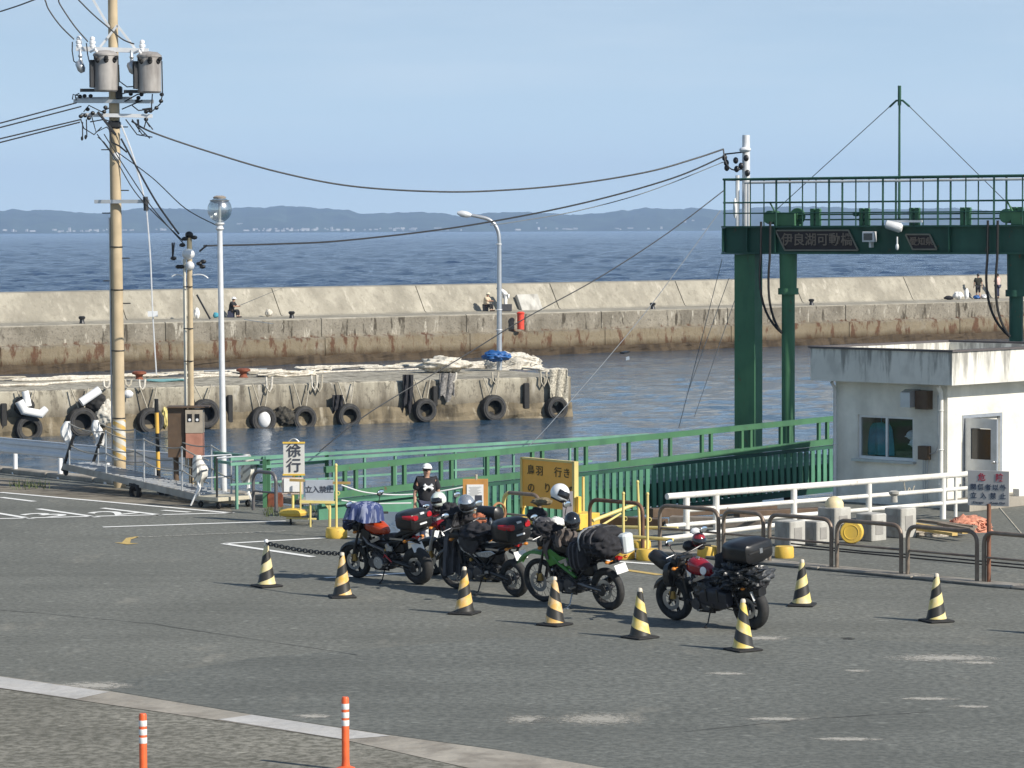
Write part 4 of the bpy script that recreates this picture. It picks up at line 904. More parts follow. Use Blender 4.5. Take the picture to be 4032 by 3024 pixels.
# lower landing trolley wrapped in cloth
tb=V((-5.95,65.35,0)); tr_=thing('landing_trolley','low trolley with grey posts wrapped in striped white cloth at the foot of the gangway','trolley',tb,-.82)
b=MB(); b.box((0,0,.2),(.75,.9,.08)); b.box((.0,0,.12),(.9,.1,.08)); b.build('base',M('trolley_base',(.5,.46,.36),.7),tr_,smooth=0,bevel=.01)
for x in (-.3,.3):
    for y in (-.38,.38):
        b=MB(); b.torus((x,y,.07),(0,1,0),.05,.025,14,6); b.build('wheel',m_black,tr_)
for y in (-.42,.42):
    for x in (-.3,.3):
        b=MB(); b.cyl((x,y,.2),(x,y,1.05),.022,n=8); b.build('post',m_dkm if x>0 else m_galv,tr_)
for q1,q2 in (((-.3,-.42,1.05),(-.3,.42,1.05)),((.3,-.42,1.05),(.3,.42,1.05)),((-.3,-.42,.6),(-.3,.42,.6))):
    b=MB(); b.tube([q1,q2],.018,6); b.build('cross_rail',m_galv,tr_)
m_rag=None; t=NT('striped_rag'); x_=t.xyz(t.mapv(rot=(0,R(35),0))); c=t.mix(t.ramp(t.math('SINE',t.math('MULTIPLY',x_[2],48)),.1,.9),(.7,.68,.62),(.3,.29,.27)); m_rag=t.out(c,.9)
for k,(x,y) in enumerate(((-.3,-.42),(.25,.42))): rag((x,y,.5),.58,.15,11+k,8).build('wrapped_cloth',m_rag,tr_,smooth=60)
for q in ([(-.3,-.42,.65),(-.2,-.5,.4),(-.35,-.6,.05)],[(.3,.42,.6),(.35,.35,.3),(.4,.45,.05)]):
    b=MB(); b.tube(q,[.05,.035,.018],6); b.build('cloth_tail',m_whitecl,tr_)
# ---------------- cones, delineators ----------------
def stripem(name,yel,hand,ph,sc=3.5):
    t=NT(name); o_=t.xyz(); a=t.math('MULTIPLY',t.math('ARCTAN2',o_[1],o_[0]),.1592*hand)
    w=t.math('FRACT',t.math('ADD',t.math('ADD',t.math('MULTIPLY',o_[2],sc),a),ph)); s=t.math('GREATER_THAN',w,.5)
    y=t.mix(t.ramp(t.noise(9,5),.42,.68),yel,tuple(min(1,c*.55+.3) for c in yel)); y=t.mix(t.math('MULTIPLY',t.ramp(t.noise(4,5),.55,.7),.5),y,(.5,.42,.3))
    c=t.mix(s,t.mix(t.noise(6,3),(.02,.019,.017),(.045,.042,.036)),y)
    top=t.math('GREATER_THAN',o_[2],.655); c=t.mix(top,c,(.62,.55,.44)); return t.out(c,.5)
def cone(x,y,m,label,tilt=0,rz=0,ball=False,sc=1):
    o_=thing('traffic_cone',label,'traffic cone',G(x,y),rz,'black and yellow striped traffic cones')
    b=MB(); b.lathe([(.155,.035),(.15,.05),(.135,.1),(.036,.66),(.034,.69),(.02,.705)],(0,0,0),(0,0,1),28); c=b.build('cone_body',m,o_)
    c.rotation_euler=(0,0,rz)
    b=MB(); b.box((0,0,.018),(.4,.4,.034),ch=.012); b.lathe([(.17,.03),(.165,.045),(.15,.05)],(0,0,0),(0,0,1),24); b.build('cone_base',m_black,o_,bevel=.004)
    if ball: b=MB(); b.ell((0,0,.73),(.035,.035,.035)); b.build('top_knob',m_ins,o_)
    return o_
ca=stripem('cone_stripes_pale',(.72,.6,.27),-1,.15); cb_=stripem('cone_stripes_orange',(.72,.42,.07),-1,.45); cc=stripem('cone_stripes_orange_rising',(.72,.43,.12),1,.2); ce=stripem('cone_stripes_yellow_rising',(.74,.56,.13),1,.55); cg=stripem('cone_stripes_yellow',(.74,.6,.2),-1,.3)
cone(1050,2310,ca,'pale striped cone with a round white knob, leftmost of the row of cones',ball=True,rz=.6)
cone(1348,2352,cb_,'orange-yellow striped cone in front of the orange motorcycle\'s front wheel',rz=.2)
cone(1829,2417,cb_,'orange-yellow striped cone in front of the hanging grey jacket',rz=1.2)
cone(2184,2462,cc,'sun-bleached orange striped cone by the green motorcycle\'s front wheel',rz=.9)
cone(2520,2513,ce,'yellow striped cone standing between the green and the red motorcycles',rz=.7)
cone(2926,2562,ce,'nearest striped cone, in front of the red motorcycle\'s rear wheel',rz=2.1)
cone(3158,2385,cg,'striped cone standing alone behind the red motorcycle',rz=2.9)
cone(3687,2448,cg,'striped cone far to the right in the open yard',rz=.4)
cone(4150,2500,cg,'striped cone just past the right edge whose shadow falls into the yard',rz=.4)
b=MB(); a=G(1050,2310)+V((0,0,.7)); c=G(1348,2352)+V((0,0,.68)); P=sag(a,c,.035,26)
for i,(p,q) in enumerate(zip(P,P[1:])):
    d=(q-p); up_=V((0,0,1)) if i%2 else V((0,1,0)); b.tube([p-d*.2+up_*.02,p+d*.5+up_*.028,q+d*.2+up_*.02,q+d*.2-up_*.02,p+d*.5-up_*.028,p-d*.2-up_*.02],.011,5,closed=True)
tag(b.build('plastic_chain',m_blk),'black plastic chain hanging between the two leftmost cones','chain')
m_post=NT('delineator_orange'); o_=m_post.xyz(); 
def delineator(x,ytop,Yd,label):
    p=Q(x,ytop,Yd); h=p.z; o_=thing('delineator_post',label,'delineator post',(p.x,Yd,0),0,'orange delineator posts')
    b=MB(); b.lathe([(.11,0),(.1,.03),(.045,.05),(.04,.1),(.04,h-.02),(.032,h)],(0,0,0),(0,0,1),18); b.build('post',m_orange,o_)
    for z in (.075,.165,.25):
        b=MB(); b.lathe([(.0415,h-z-.055),(.0425,h-z-.05),(.0425,h-z),(.0415,h-z+.005)],(0,0,0),(0,0,1),18); b.build('reflective_band',m_retro,o_)
delineator(562,2809,32.2,'orange delineator post with white bands at the lower left')
delineator(1359,2744,33.3,'orange delineator post standing by the white painted kerb')
# ---------------- motorcycles ----------------
m_silver0=M('engine_silver',(.4,.4,.4),.3,.8,.15); m_gold0=M('caliper_gold',(.4,.28,.1),.35,.7,.1)
def wheel(root,name,cx,r,w,steerM,spoked,off_=(0,0,0),rimm=None):
    T=lambda p: steerM@V(p)
    c=T((cx,0,r)); ax=(T((cx,1,r))-c).normalized()
    b=MB(); k=14; rt_=w*.55; pr=[]
    for i in range(k):
        a=2*math.pi*i/k; pr.append((r-rt_*.85+rt_*.85*math.cos(a),w/2*math.sin(a)))
    b.lathe(pr,c,ax,36,True)
    ty=b.build('tyre',m_tyre,None)
    b=MB(); ri=r-rt_*1.6
    b.lathe([(ri+.012,-w*.3),(ri+.03,-w*.34),(ri+.03,w*.34),(ri+.012,w*.3),(ri-.005,0)],c,ax,36,True)
    b.cyl(c-ax*.07,c+ax*.07,.035,n=14)
    x,y=frame(ax)
    if spoked:
        for i in range(18):
            a=2*math.pi*i/18; d=x*math.cos(a)+y*math.sin(a); e=x*math.cos(a+.35)+y*math.sin(a+.35); s_=1 if i%2 else -1
            b.tube([c+d*.03+ax*.05*s_,c+e*ri],.0035,4)
    else:
        for i in range(5):
            for dd in (-.1,.1):
                a=2*math.pi*i/5; d=x*math.cos(a)+y*math.sin(a); e=x*math.cos(a+dd)+y*math.sin(a+dd); b.bar(c+d*.03,c+e*(ri+.005),.022,.02,ax)
    wh=b.build(name,rimm or m_dkm,root); ty.parent=wh
    b=MB(); cc_=c+ax*.075; b.lathe([(r*.3,-.003),(r*.47,-.003),(r*.47,.003),(r*.3,.003)],cc_,ax,28,True); 
    for i in range(5):
        a=2*math.pi*i/5; d=x*math.cos(a)+y*math.sin(a); b.bar(cc_,cc_+d*r*.32,.015,.004,ax)
    b.build('brake_disc',m_alu,wh)
    return c
def motorcycle(label,fx,fy,rx,ry,P):
    F_=G(fx,fy);R_=G(rx,ry); mid=(F_+R_)/2; L=P.get('L',(F_-R_).length); hd=math.atan2((F_-R_).y,(F_-R_).x)
    root=thing('motorcycle',label,'motorcycle',mid,0,'parked motorcycles'); root.rotation_euler=(Matrix.Rotation(hd,3,'Z')@Matrix.Rotation(R(-P.get('lean',9)),3,'X')).to_euler()
    rf,rr=P['rf'],P['rr']; hL=L/2; tank=P['tank']; body=P.get('body',m_blk); I3=Matrix.Identity(3)
    head=V((hL-.28,0,.93+P.get('up',0))); axd=V((math.sin(R(26)),0,-math.cos(R(26)))); st=Matrix.Rotation(R(-P.get('steer',6)),3,axd)
    class SM:
        def __matmul__(s,p): return st@(V(p)-head)+head
    sm_=SM(); T=lambda *p: sm_@V(p)
    wheel(root,'front_wheel',hL,rf,P['wf'],sm_,P['spoked'],rimm=P.get('rim')); wheel(root,'rear_wheel',-hL,rr,P['wr'],I3,P['spoked'],rimm=P.get('rim'))
    # fork
    b=MB(); up=P.get('up',0)
    for s_ in (-.095,.095):
        b.tube([T(hL,s_,rf),T(hL-.13,s_,rf+.32)],.028,10); b.tube([T(hL-.13,s_,rf+.32),T(hL-.31,s_,.99+up)],.022,10)
    b.box(T(hL-.3,0,.97+up),(.08,.26,.035),M=st); b.box(T(hL-.24,0,.82+up),(.08,.26,.04),M=st); b.build('fork',P.get('forkm',m_dkm),root)
    b=MB(); n=9; rgs=[]      # front fender
    fr_=rf+P.get('fgap',.03); a0,a1=(25,115) if not P.get('highfender') else (35,110)
    if P.get('highfender'): fr_=rf+.14
    for i in range(n):
        a=R(a0+(a1-a0)*i/(n-1)); ww=.07 if i in(0,n-1) else .085
        rgs.append([T(hL+fr_*math.cos(a)+k2*.01,y_,rf+fr_*math.sin(a)-zz) for y_,zz,k2 in ((-ww,.045,0),(-ww*.8,0,0),(ww*.8,0,0),(ww,.045,0),(ww*.7,.02,0),(-ww*.7,.02,0))])
    b.loft(rgs); b.build('front_fender',P.get('fender',body),root,smooth=60)
    hz=1.03+up+P.get('bar',0); b=MB(); b.tube([T(hL-.45,-.4,hz-.01),T(hL-.4,-.3,hz+.02),T(hL-.33,-.12,hz-.03),T(hL-.33,.12,hz-.03),T(hL-.4,.3,hz+.02),T(hL-.45,.4,hz-.01)],.014,8); hb=b.build('handlebar',m_dkm,root)
    for s_ in (-1,1):
        b=MB(); b.tube([T(hL-.41,.31*s_,hz+.015),T(hL-.455,.42*s_,hz-.012)],.019,10); b.build('grip',m_black,hb)
        b=MB(); b.tube([T(hL-.38,.27*s_,hz+.03),T(hL-.32,.42*s_,hz+.0)],.007,6); b.build('lever',m_alu,hb)
        mz=P.get('mirror',.2); b=MB(); b.tube([T(hL-.4,.28*s_,hz+.02),T(hL-.36,.34*s_,hz+mz*.6),T(hL-.38,.38*s_,hz+mz)],.007,6); mi=b.build('mirror',m_blk,hb)
        b=MB(); q=T(hL-.38,.39*s_,hz+mz+.03); b.ell(q,(.015,.085,.05),M=Matrix.Rotation(R(-10),3,'X'),n=16,m=8); 
        b.build('mirror_head',m_blk,mi)
        b=MB(); b.ell(q+V((-.012,0,0)),(.006,.075,.042),n=16,m=8); b.build('mirror_glass',M('mirror_glass',(.85,.88,.9),.05,1,.02),mi)
    b=MB(); q=T(hL-.15,0,.88+up); b.lathe([(.03,-.12),(.08,-.08),(.1,0),(.1,.05),(.08,.07)],q,T(1,0,0)-T(0,0,0),18); b.build('headlight',m_blk,root)
    b=MB(); b.lathe([(.085,.06),(.06,.08),(.01,.085)],q,T(1,0,0)-T(0,0,0),18); b.build('headlight_lens',m_glass,root)
    if P.get('screen'):
        b=MB(); g_=[[T(hL-.12-.12*i/5-.02*abs(j-3),(j-3)*.055*(1-.08*i),.93+up+.3*i/5) for j in range(7)] for i in range(6)]; b.sheet(g_,.006); b.build('windscreen',P['screen'],root,smooth=60)
        b=MB(); b.body([(hL-.34,.86+up,.12,.1,2.5),(hL-.2,.88+up,.15,.13,2.5),(hL-.08,.86+up,.1,.1,2.5),(hL-.02,.84+up,.03,.05,2)],T=None); b.build('front_cowl',P.get('cowl',body),root,smooth=50)
    # frame
    hx=hL-.33; sw=-.12; b=MB(); fm=P.get('frame',m_dkm)
    for s_ in (-.11,.11):
        b.tube([(hx,s_*.5,.84+up),(.1,s_*1.3,.66),(-.2,s_*1.2,.42)],P.get('frw',.022),8)
        b.tube([(hx,s_*.5,.74+up),(.3,s_,.4),(.16,s_,.22),(-.14,s_,.22),(-.2,s_*1.2,.42)],.016,8)
        b.tube([(-.05,s_,.66),(-hL+.15,s_*.9,.74),(-hL-.08,s_*.7,.78)],.014,8); b.tube([(-.18,s_,.45),(-hL+.2,s_*.9,.74)],.013,8)
    b.tube([(hx,0,.8+up),(.0,0,.74),(-.12,0,.68)],.025,8); b.build('frame',fm,root)
    b=MB()
    for s_ in (-.13,.13): b.tube([(-.18,s_*.8,.4),(-.45,s_,.36),(-hL,s_,rr)],[.035,.03,.024],8)
    b.box((-.28,0,.39),(.1,.24,.06)); b.build('swingarm',P.get('swing',m_dkm),root)
    b=MB(); b.tube([(-hL+.02,.14,rr+.05),(-.18,.13,.41)],.008,6); b.tube([(-hL+.02,.14,rr-.05),(-.18,.13,.33)],.008,6); b.lathe([(.085,-.004),(.085,.004)],(-hL,.14,rr),(0,1,0),24); b.build('chain',m_dkm,root)
    b=MB(); sx_=-.28
    for s_ in ((0,) if not P.get('twinshock') else (-.16,.16)):
        x0_,z0_,x1_,z1_=(-.33,.38,-.2,.68) if s_==0 else (-hL+.08,rr+.05,-hL+.22,.72)
        b.tube([(x0_,s_,z0_),(x1_,s_,z1_)],.018,8)
        for i in range(7): q=V((x0_,s_,z0_)).lerp(V((x1_,s_,z1_)),.15+i*.11); b.torus(q,(x1_-x0_,0,z1_-z0_),.032,.007,14,5)
    b.build('shock_absorber',P.get('shock',m_dkm),root)
    # engine
    b=MB(); b.box((.02,0,.38),(.5,.27,.32),ch=.07); b.lathe([(.1,-.19),(.11,-.17),(.11,.17),(.1,.19)],(-.06,0,.36),(0,1,0),22); b.lathe([(.085,-.2),(.09,-.18),(.09,.18),(.08,.2)],(.14,0,.34),(0,1,0),20)
    eng=b.build('engine',M('engine_grey',(.09,.09,.095),.4,.5,.3,10),root,smooth=30)
    b=MB(); cm=Matrix.Rotation(R(-20),3,'Y')@I3; cc_=V((.16,0,.55))
    for i in range(7): b.box(cc_+Matrix.Rotation(R(20),3,'Y')@V((0,0,-.09+i*.03)),(.2,.22,.014),M=Matrix.Rotation(R(20),3,'Y'))
    b.box(cc_,(.15,.17,.24),M=Matrix.Rotation(R(20),3,'Y')); b.build('cylinder',m_dkm,eng,smooth=0)
    b=MB(); b.tube([(.27,-.06,.5),(.42,-.08,.42),(.36,-.1,.22),(.05,-.13,.2),(-.3,-.15,.27)],.022,10); b.build('exhaust_pipe',P.get('pipe',m_dkm),root)
    b=MB(); mf=P.get('muf',((-.3,-.17,.28),(-.72,-.2,.48))); b.tube([mf[0],V(mf[0]).lerp(V(mf[1]),.2),mf[1]],[.035,.055,.055],14); b.build('muffler',P.get('mufm',m_dkm),root)
    b=MB()
    if P.get('radiator',1): b.box((.36,0,.58),(.04,.3,.22),M=Matrix.Rotation(R(12),3,'Y'))
    b.box((.0,.0,.6),(.4,.22,.2),ch=.03); b.box((-.36,.0,.6),(.26,.18,.2),ch=.04); b.build('radiator',m_blk,root,smooth=0)
    for s_ in (-1,1):
        b=MB(); b.cyl((-.16,.13*s_,.34),(-.16,.25*s_,.34),.014,n=8); b.box((-.16,.22*s_,.35),(.04,.1,.02)); b.build('footpeg',m_alu,root,smooth=0)
    b=MB(); b.tube([(-.08,.14,.24),(-.14,.28,.1),(-.17,.38,P.get('lean',9)*.0068+.01)],.011,8); b.box((-.17,.38,P.get('lean',9)*.0068+.005),(.08,.05,.012)); b.build('side_stand',m_galv if P.get('gstand') else m_dkm,root)
    # tank, seat, tail
    tz=P.get('tz',.84)+up; b=MB(); tl=P.get('tl',(-.14,.3)); tw=P.get('tw',.15)
    a_,c_=tl; Lt=c_-a_
    b.body([(a_,tz-.06,tw*.35,.04,2.2),(a_+Lt*.12,tz-.04,tw*.6,.08,2.4),(a_+Lt*.45,tz,tw*.95,.12,2.6),(a_+Lt*.75,tz+.02,tw,.13,2.6),(a_+Lt*.93,tz+.01,tw*.75,.11,2.4),(c_,tz,tw*.4,.07,2)],n=20); tk=b.build('fuel_tank',tank,root,smooth=60)
    b=MB(); b.lathe([(.035,0),(.035,.015),(.02,.02)],(a_+Lt*.62,0,tz+.135),(0,0,1),16); b.build('filler_cap',m_alu,tk)
    sz=P.get('sz',.78); sr=P.get('sr',.07); b=MB(); b.body([(a_+.06,sz-.02,.06,.035,3),(a_-.05,sz-.015,.11,.045,3),(a_-.22,sz-.01,.13,.05,3),(a_-.34,sz+sr*.6,.11,.045,3),(a_-.55,sz+sr,.1,.04,3),(a_-.64,sz+sr+.01,.06,.02,2.5)],n=16); b.build('seat',m_black,root,smooth=60)
    b=MB(); b.body([(-.2,sz-.12,.1,.05,2.5),(-.4,sz-.08,.1,.06,2.5),(-.62,sz-.01+sr*.5,.08,.05,2.5),(-hL-.12,sz+.02+sr,.04,.03,2)],n=14); b.build('tail_cowl',P.get('tail',body),root,smooth=60)
    tx=-hL-P.get('tailx',.2)
    b=MB(); b.tube([(-hL+.05,0,sz-.06),(-hL-.1,0,sz-.1),(tx,0,P.get('pz',.6)+.12)],.022,8); b.box((tx+.06,0,P.get('pz',.6)+.13),(.1,.14,.05)); b.build('rear_fender',m_blk,root)
    b=MB(); b.box((tx-.03,0,P.get('pz',.6)),(.012,.24,.14),M=Matrix.Rotation(R(22),3,'Y')); b.build('licence_plate',m_paper,root,smooth=0,bevel=.004)
    b=MB(); b.body([(tx+.02,P.get('pz',.6)+.16,.06,.03,3),(tx-.04,P.get('pz',.6)+.16,.05,.025,3)]); b.build('tail_light',M('tail_red',(.35,.01,.01),.15,0,.05,coat=.5),root)
    for s_ in (-1,1):
        for X_,Z_,st2 in ((tx+.05,P.get('pz',.6)+.13,0),(hL-.24,.84+up,1)):
            b=MB(); p=V((X_,.07*s_,Z_)); q=V((X_,.2*s_,Z_)); 
            if st2: p,q=sm_@p,sm_@q
            b.tube([p,q],.008,6); b.ell(q,(.035,.04,.025),n=10,m=6); b.build('indicator',M('indicator_orange',(.6,.22,.03),.25,0,.05),root)
    if P.get('side'):
        for s_ in (-1,1):
            b=MB(); b.extr(P['sidepoly'],.135*s_-.006,.15*s_+.006 if 0 else .135*s_+.012); b.build('side_panel',P['side'],root,smooth=0,bevel=.01)
    if P.get('topcase'):
        kx,kz,w_,h_,d_,mB,mR=P['topcase']
        b=MB(); b.bar((kx+.2,0,kz-.02),(kx-.2,0,kz-.02),.24,.03,(0,0,1)); b.tube([(kx+.2,.09,kz-.03),(-.55,.09,sz+.02)],.012,6); b.tube([(kx+.2,-.09,kz-.03),(-.55,-.09,sz+.02)],.012,6); b.build('luggage_rack',m_blk,root,smooth=0)
        b=MB(); b.body([(kx-d_/2,kz+h_*.45,w_*.38,h_*.3,4),(kx-d_/2+.03,kz+h_*.42,w_*.46,h_*.42,4.5),(kx,kz+h_*.45,w_*.5,h_*.45,4.5),(kx+d_/2-.04,kz+h_*.42,w_*.42,h_*.42,4),(kx+d_/2,kz+h_*.4,w_*.34,h_*.3,4)],n=28); tc_=b.build('top_case',mB,root,smooth=45)
        b=MB(); b.body([(kx-d_/2-.008,kz+h_*.45,w_*.4,.012,3),(kx,kz+h_*.47,w_*.512,.012,4),(kx+d_/2+.004,kz+h_*.44,w_*.36,.012,3)],n=28); b.build('lid_seam',m_black,tc_)
        if mR:
            for s_ in (-1,1):
                b=MB(); b.body([(kx-d_/2-.012,kz+h_*.62,w_*.1,h_*.11,3,w_*.3*s_),(kx-d_/2+.05,kz+h_*.64,w_*.14,h_*.14,3,w_*.34*s_),(kx-d_/2+.2,kz+h_*.66,w_*.07,h_*.1,3,w_*.43*s_)],n=16); b.build('red_reflector',mR,tc_)
            b=MB(); b.box((kx-d_/2-.006,0,kz+h_*.28),(.015,w_*.3,.025)); b.box((kx-d_/2+.01,0,kz+h_*.76),(.04,w_*.16,.03)); b.build('latch',m_ins,tc_,smooth=0)
        else:
            b=MB(); b.box((kx-d_/2-.004,0,kz+h_*.45),(.02,.06,.07)); b.build('latch',m_alu,tc_,smooth=0)
    rq=random.Random(int(fx)); gm=[m_alu,m_dkm,m_silver0,m_dkm,m_gold0]
    for k in range(12):
        b=MB(); c=V((rq.uniform(-.28,.34),rq.choice([.14,.15,.16])*1.0,rq.uniform(.26,.7))); s3=(rq.uniform(.03,.09),rq.uniform(.02,.04),rq.uniform(.02,.06))
        if k%3: b.box(c,s3,M=Matrix.Rotation(rq.uniform(-.8,.8),3,'Y'),ch=.008)
        else: b.lathe([(s3[0]*.4,-.02),(s3[0]*.5,0),(s3[0]*.4,.02)],c,(0,1,0),14)
        b.build('engine_fitting',gm[k%5],eng)
    for k in range(4):
        a=V((rq.uniform(.2,.35),.1,rq.uniform(.55,.8))); c=V((rq.uniform(-.3,-.05),.15,rq.uniform(.3,.6))); b=MB(); b.tube(arc3(a,(a+c)/2+V((0,.06,rq.uniform(-.12,.12))),c,7),.008,6); b.build('hose',m_black,eng)
    for k in range(3):
        b=MB(); b.tube(arc3(T(hL-.38,.2-.15*k,hz),T(hL-.1,.1-.1*k,hz-.05),T(hL-.26,.05,.75+up),8),.006,5); b.build('cable',m_black,root)
    b=MB(); b.box(T(hL-.06,.1,rf+.08),(.09,.04,.12),M=st); b.build('brake_caliper',m_gold0,root,smooth=0,bevel=.005)
    b=MB(); b.box((-.42,.13,sz-.02),(.3,.02,.03)); b.build('trim_strip',m_silver0,root,smooth=0)
    b=MB(); b.box((.05,.155,.72),(.22,.015,.05),M=Matrix.Rotation(.35,3,'Y')); b.build('trim_strip',m_silver0,root,smooth=0)
    if P.get('extra'): P['extra'](root,sm_,hL)
    bpy.context.view_layer.update()
    def loc(p): return root.matrix_world@V(p)
    return root,loc
m_tkorange=M('tank_orange',(.42,.05,.012),.25,0,.1,coat=.5); m_tkgrn=M('lime_green_plastic',(.05,.2,.03),.4,0,.2,8); m_refred=M('reflector_red',(.42,.012,.02),.15,0,.1,coat=.5)
m_silver=M('silver_paint',(.42,.45,.48),.25,.6,.08); m_forkg=M('fork_gold',(.35,.25,.1),.35,.7,.1)
# orange naked bike
def exA(root,sm_,hL):
    b=MB()
    for s_ in (-1,1): b.tube([(.38,.12*s_,.8),(.2,.17*s_,.66),(-.12,.15*s_,.56),(-.16,.13*s_,.42)],.026,8)
    b.build('frame_spar',M('spar_grey',(.16,.16,.17),.4,.6,.1),root)
    for s_ in (-1,1):
        b=MB(); b.extr([(.42,.72),(.32,.9),(.15,.84),(.22,.68)],.15*s_-.01,.15*s_+.01); b.build('tank_shroud',m_blk,root,smooth=0,bevel=.008)
    b=MB(); b.lathe([(.1,.0),(.1,.02)],(-.02,.2,.36),(0,1,0),20); b.build('clutch_cover',m_silver,root)
    b=MB(); b.tube([(-.1,.16,.42),(-.18,.2,.5),(-.3,.18,.38)],.012,6); b.build('red_trim',m_red,root)
    b=MB(); b.box((-.26,.16,.6),(.14,.03,.08)); b.build('heel_guard',m_silver,root,smooth=0)
bkA,lA=motorcycle('orange-tanked motorcycle with a red and black top case and blue cloth on its bars',1416,2276,1650,2300,dict(rf=.3,rr=.31,wf=.12,wr=.19,spoked=False,tank=m_tkorange,L=1.42,twinshock=False,topcase=(-.72,.93,.52,.34,.44,m_blk,m_refred),extra=exA,pz=.62,tailx=.02,muf=((-.1,-.15,.26),(-.35,-.18,.3)),tl=(-.12,.34),tz=.9,sr=.1,mirror=.3,steer=4,frw=.012))
# grey touring trail bike
bkB,lB=motorcycle('black and grey motorcycle with a grey jacket hanging at its front wheel',1800,2319,2035,2349,dict(rf=.33,rr=.3,wf=.095,wr=.13,spoked=True,tank=M('grey_black_tank',(.05,.05,.055),.3,0,.2,coat=.3),L=1.45,up=.04,topcase=(-.76,.9,.54,.4,.46,m_blk,m_refred),screen=m_gloss,pz=.68,tailx=.18,muf=((-.3,-.17,.35),(-.72,-.2,.6)),sr=.06,mirror=.22,steer=6,side=m_silver,sidepoly=[(-.12,.62),(.05,.6),(.32,.7),(.4,.86),(.34,.88),(.1,.68),(-.1,.7),(-.4,.74),(-.5,.7),(-.3,.62)]))
# dark red bike behind
bkC,lC=motorcycle('dark red motorcycle mostly hidden behind the black and grey one',1716,2266,1950,2290,dict(rf=.31,rr=.3,wf=.12,wr=.15,spoked=False,tank=M('dark_red_tank',(.2,.012,.02),.25,0,.1,coat=.5),L=1.44,up=.03,screen=m_gloss,cowl=M('dark_red_tank',(.2,.012,.02)),pz=.62,steer=4,forkm=m_galv))
# green trail bike
def exD(root,sm_,hL):
    b=MB()
    for s_ in (-1,1): b.tube([(.36,.1*s_,.86),(.12,.15*s_,.68),(-.2,.14*s_,.5)],.03,8)
    b.build('green_frame',m_tkgrn,root)
bkD,lD=motorcycle('green trail motorcycle with spoked wheels carrying black bags and a white box',2145,2370,2401,2400,dict(rf=.345,rr=.325,wf=.09,wr=.125,spoked=True,tank=m_blk,L=1.42,up=.08,fender=m_tkgrn,highfender=True,pz=.66,tailx=.3,sr=.02,sz=.82,mirror=.32,steer=5,side=m_tkgrn,sidepoly=[(-.5,.72),(-.36,.62),(-.12,.6),(.12,.7),(.34,.62),(.46,.8),(.3,.9),(.1,.8),(-.2,.76)],gstand=True,extra=exD,tail=m_blk,swing=M('swing_grey',(.13,.13,.14),.4,.6)))
# red cruiser
def exE(root,sm_,hL):
    b=MB(); b.body([(hL-.02,.78,.14,.02,4),(hL-.05,.66,.17,.16,4),(hL+.02,.56,.12,.05,3)] if 0 else [(hL-.12,.72,.2,.19,3.5),(hL-.02,.7,.2,.18,3.5),(hL+.02,.68,.17,.13,3.5)],n=20); b.build('leg_shield',m_blk,root)
    b=MB(); b.body([(-.12,.5,.09,.1,5,.27),(-.3,.5,.1,.14,5,.27),(-.5,.48,.09,.14,5,.26),(-.58,.48,.07,.1,5,.25)],n=24); sb=b.build('saddlebag',M('navy_black_leather',(.018,.02,.028),.4,0,.2),root,smooth=40)
    b=MB(); b.box((-.25,.375,.55),(.03,.012,.18)); b.box((-.45,.36,.55),(.03,.012,.18)); b.box((-.35,.37,.4),(.05,.012,.05)); b.build('strap',m_dkm,sb,smooth=0)
    b=MB(); b.extr([(.2,.78),(.3,.83),(.22,.72)],.155,.158); b.lathe([(.055,0),(.06,.012),(.02,.02)],(-.02,.125,.83),(0,1,.15),20); b.build('tank_emblem',m_ins,root)
    b=MB(); b.box((.02,.17,.6),(.12,.015,.1)); b.build('side_decal',m_silver,root,smooth=0)
    b=MB(); b.body([(-.92,.58,.1,.07,4),(-1.0,.57,.08,.06,4)],n=16); b.build('number_light_box',m_blk,root)
bkE,lE=motorcycle('red-tanked cruiser motorcycle loaded with a black top case and bags, rightmost of the group',2666,2442,2964,2477,dict(rf=.33,rr=.32,wf=.14,wr=.17,spoked=False,tank=M('tank_red',(.26,.008,.018),.22,0,.08,coat=.6),L=1.49,topcase=(-.78,1.02,.62,.34,.54,m_blk,None),pz=.52,tailx=.12,tl=(-.1,.36),tz=.84,sz=.7,sr=.06,tw=.14,mirror=.2,steer=3,extra=exE,twinshock=True,bar=.03))
# ---------------- helmets, bags, cloths on the bikes ----------------
def helmet(p,yaw,roll,shell,visor,label,sc=1.,pitch=0):
    Rm=Matrix.Rotation(yaw,3,'Z')@Matrix.Rotation(pitch,3,'Y')@Matrix.Rotation(roll,3,'X'); o_=thing('motorcycle_helmet',label,'helmet',p,0,'motorcycle helmets left on the bikes')
    def sh(a,q): 
        q=q.copy()
        if a.z<-.2 and a.x>.2: q.x*=1.12
        if a.z<-.75: q.z=-.75*.135*sc-(abs(a.z)-.75)*.02
        return q
    b=MB(); b.ell((0,0,0),(.15*sc,.125*sc,.14*sc),M=Rm,n=24,m=16,f=sh); b.build('shell',shell,o_)
    g_=[]
    for i in range(6):
        z=-.045+.1*i/5; row=[]
        for j in range(15):
            a=R(-68+136*j/14); k=math.sqrt(max(0,1-(z/.135)**2)); row.append(Rm@V((.157*k*math.cos(a)*(1.06 if z<0 else 1.0),.13*k*math.sin(a),z))*sc)
        g_.append(row)
    b=MB(); b.sheet(g_,.005); b.build('visor',visor,o_,smooth=60)
    b=MB(); b.body([(.1,-.1,.05,.02,2.5),(.155,-.085,.04,.02,2.5),(.17,-.08,.02,.012,2)],T=Rm,n=12); b.torus(Rm@V((0,0,-.11*sc)),Rm@V((0,0,1)),.085*sc,.014,18,6); b.build('chin_vent',m_black,o_)
    return o_
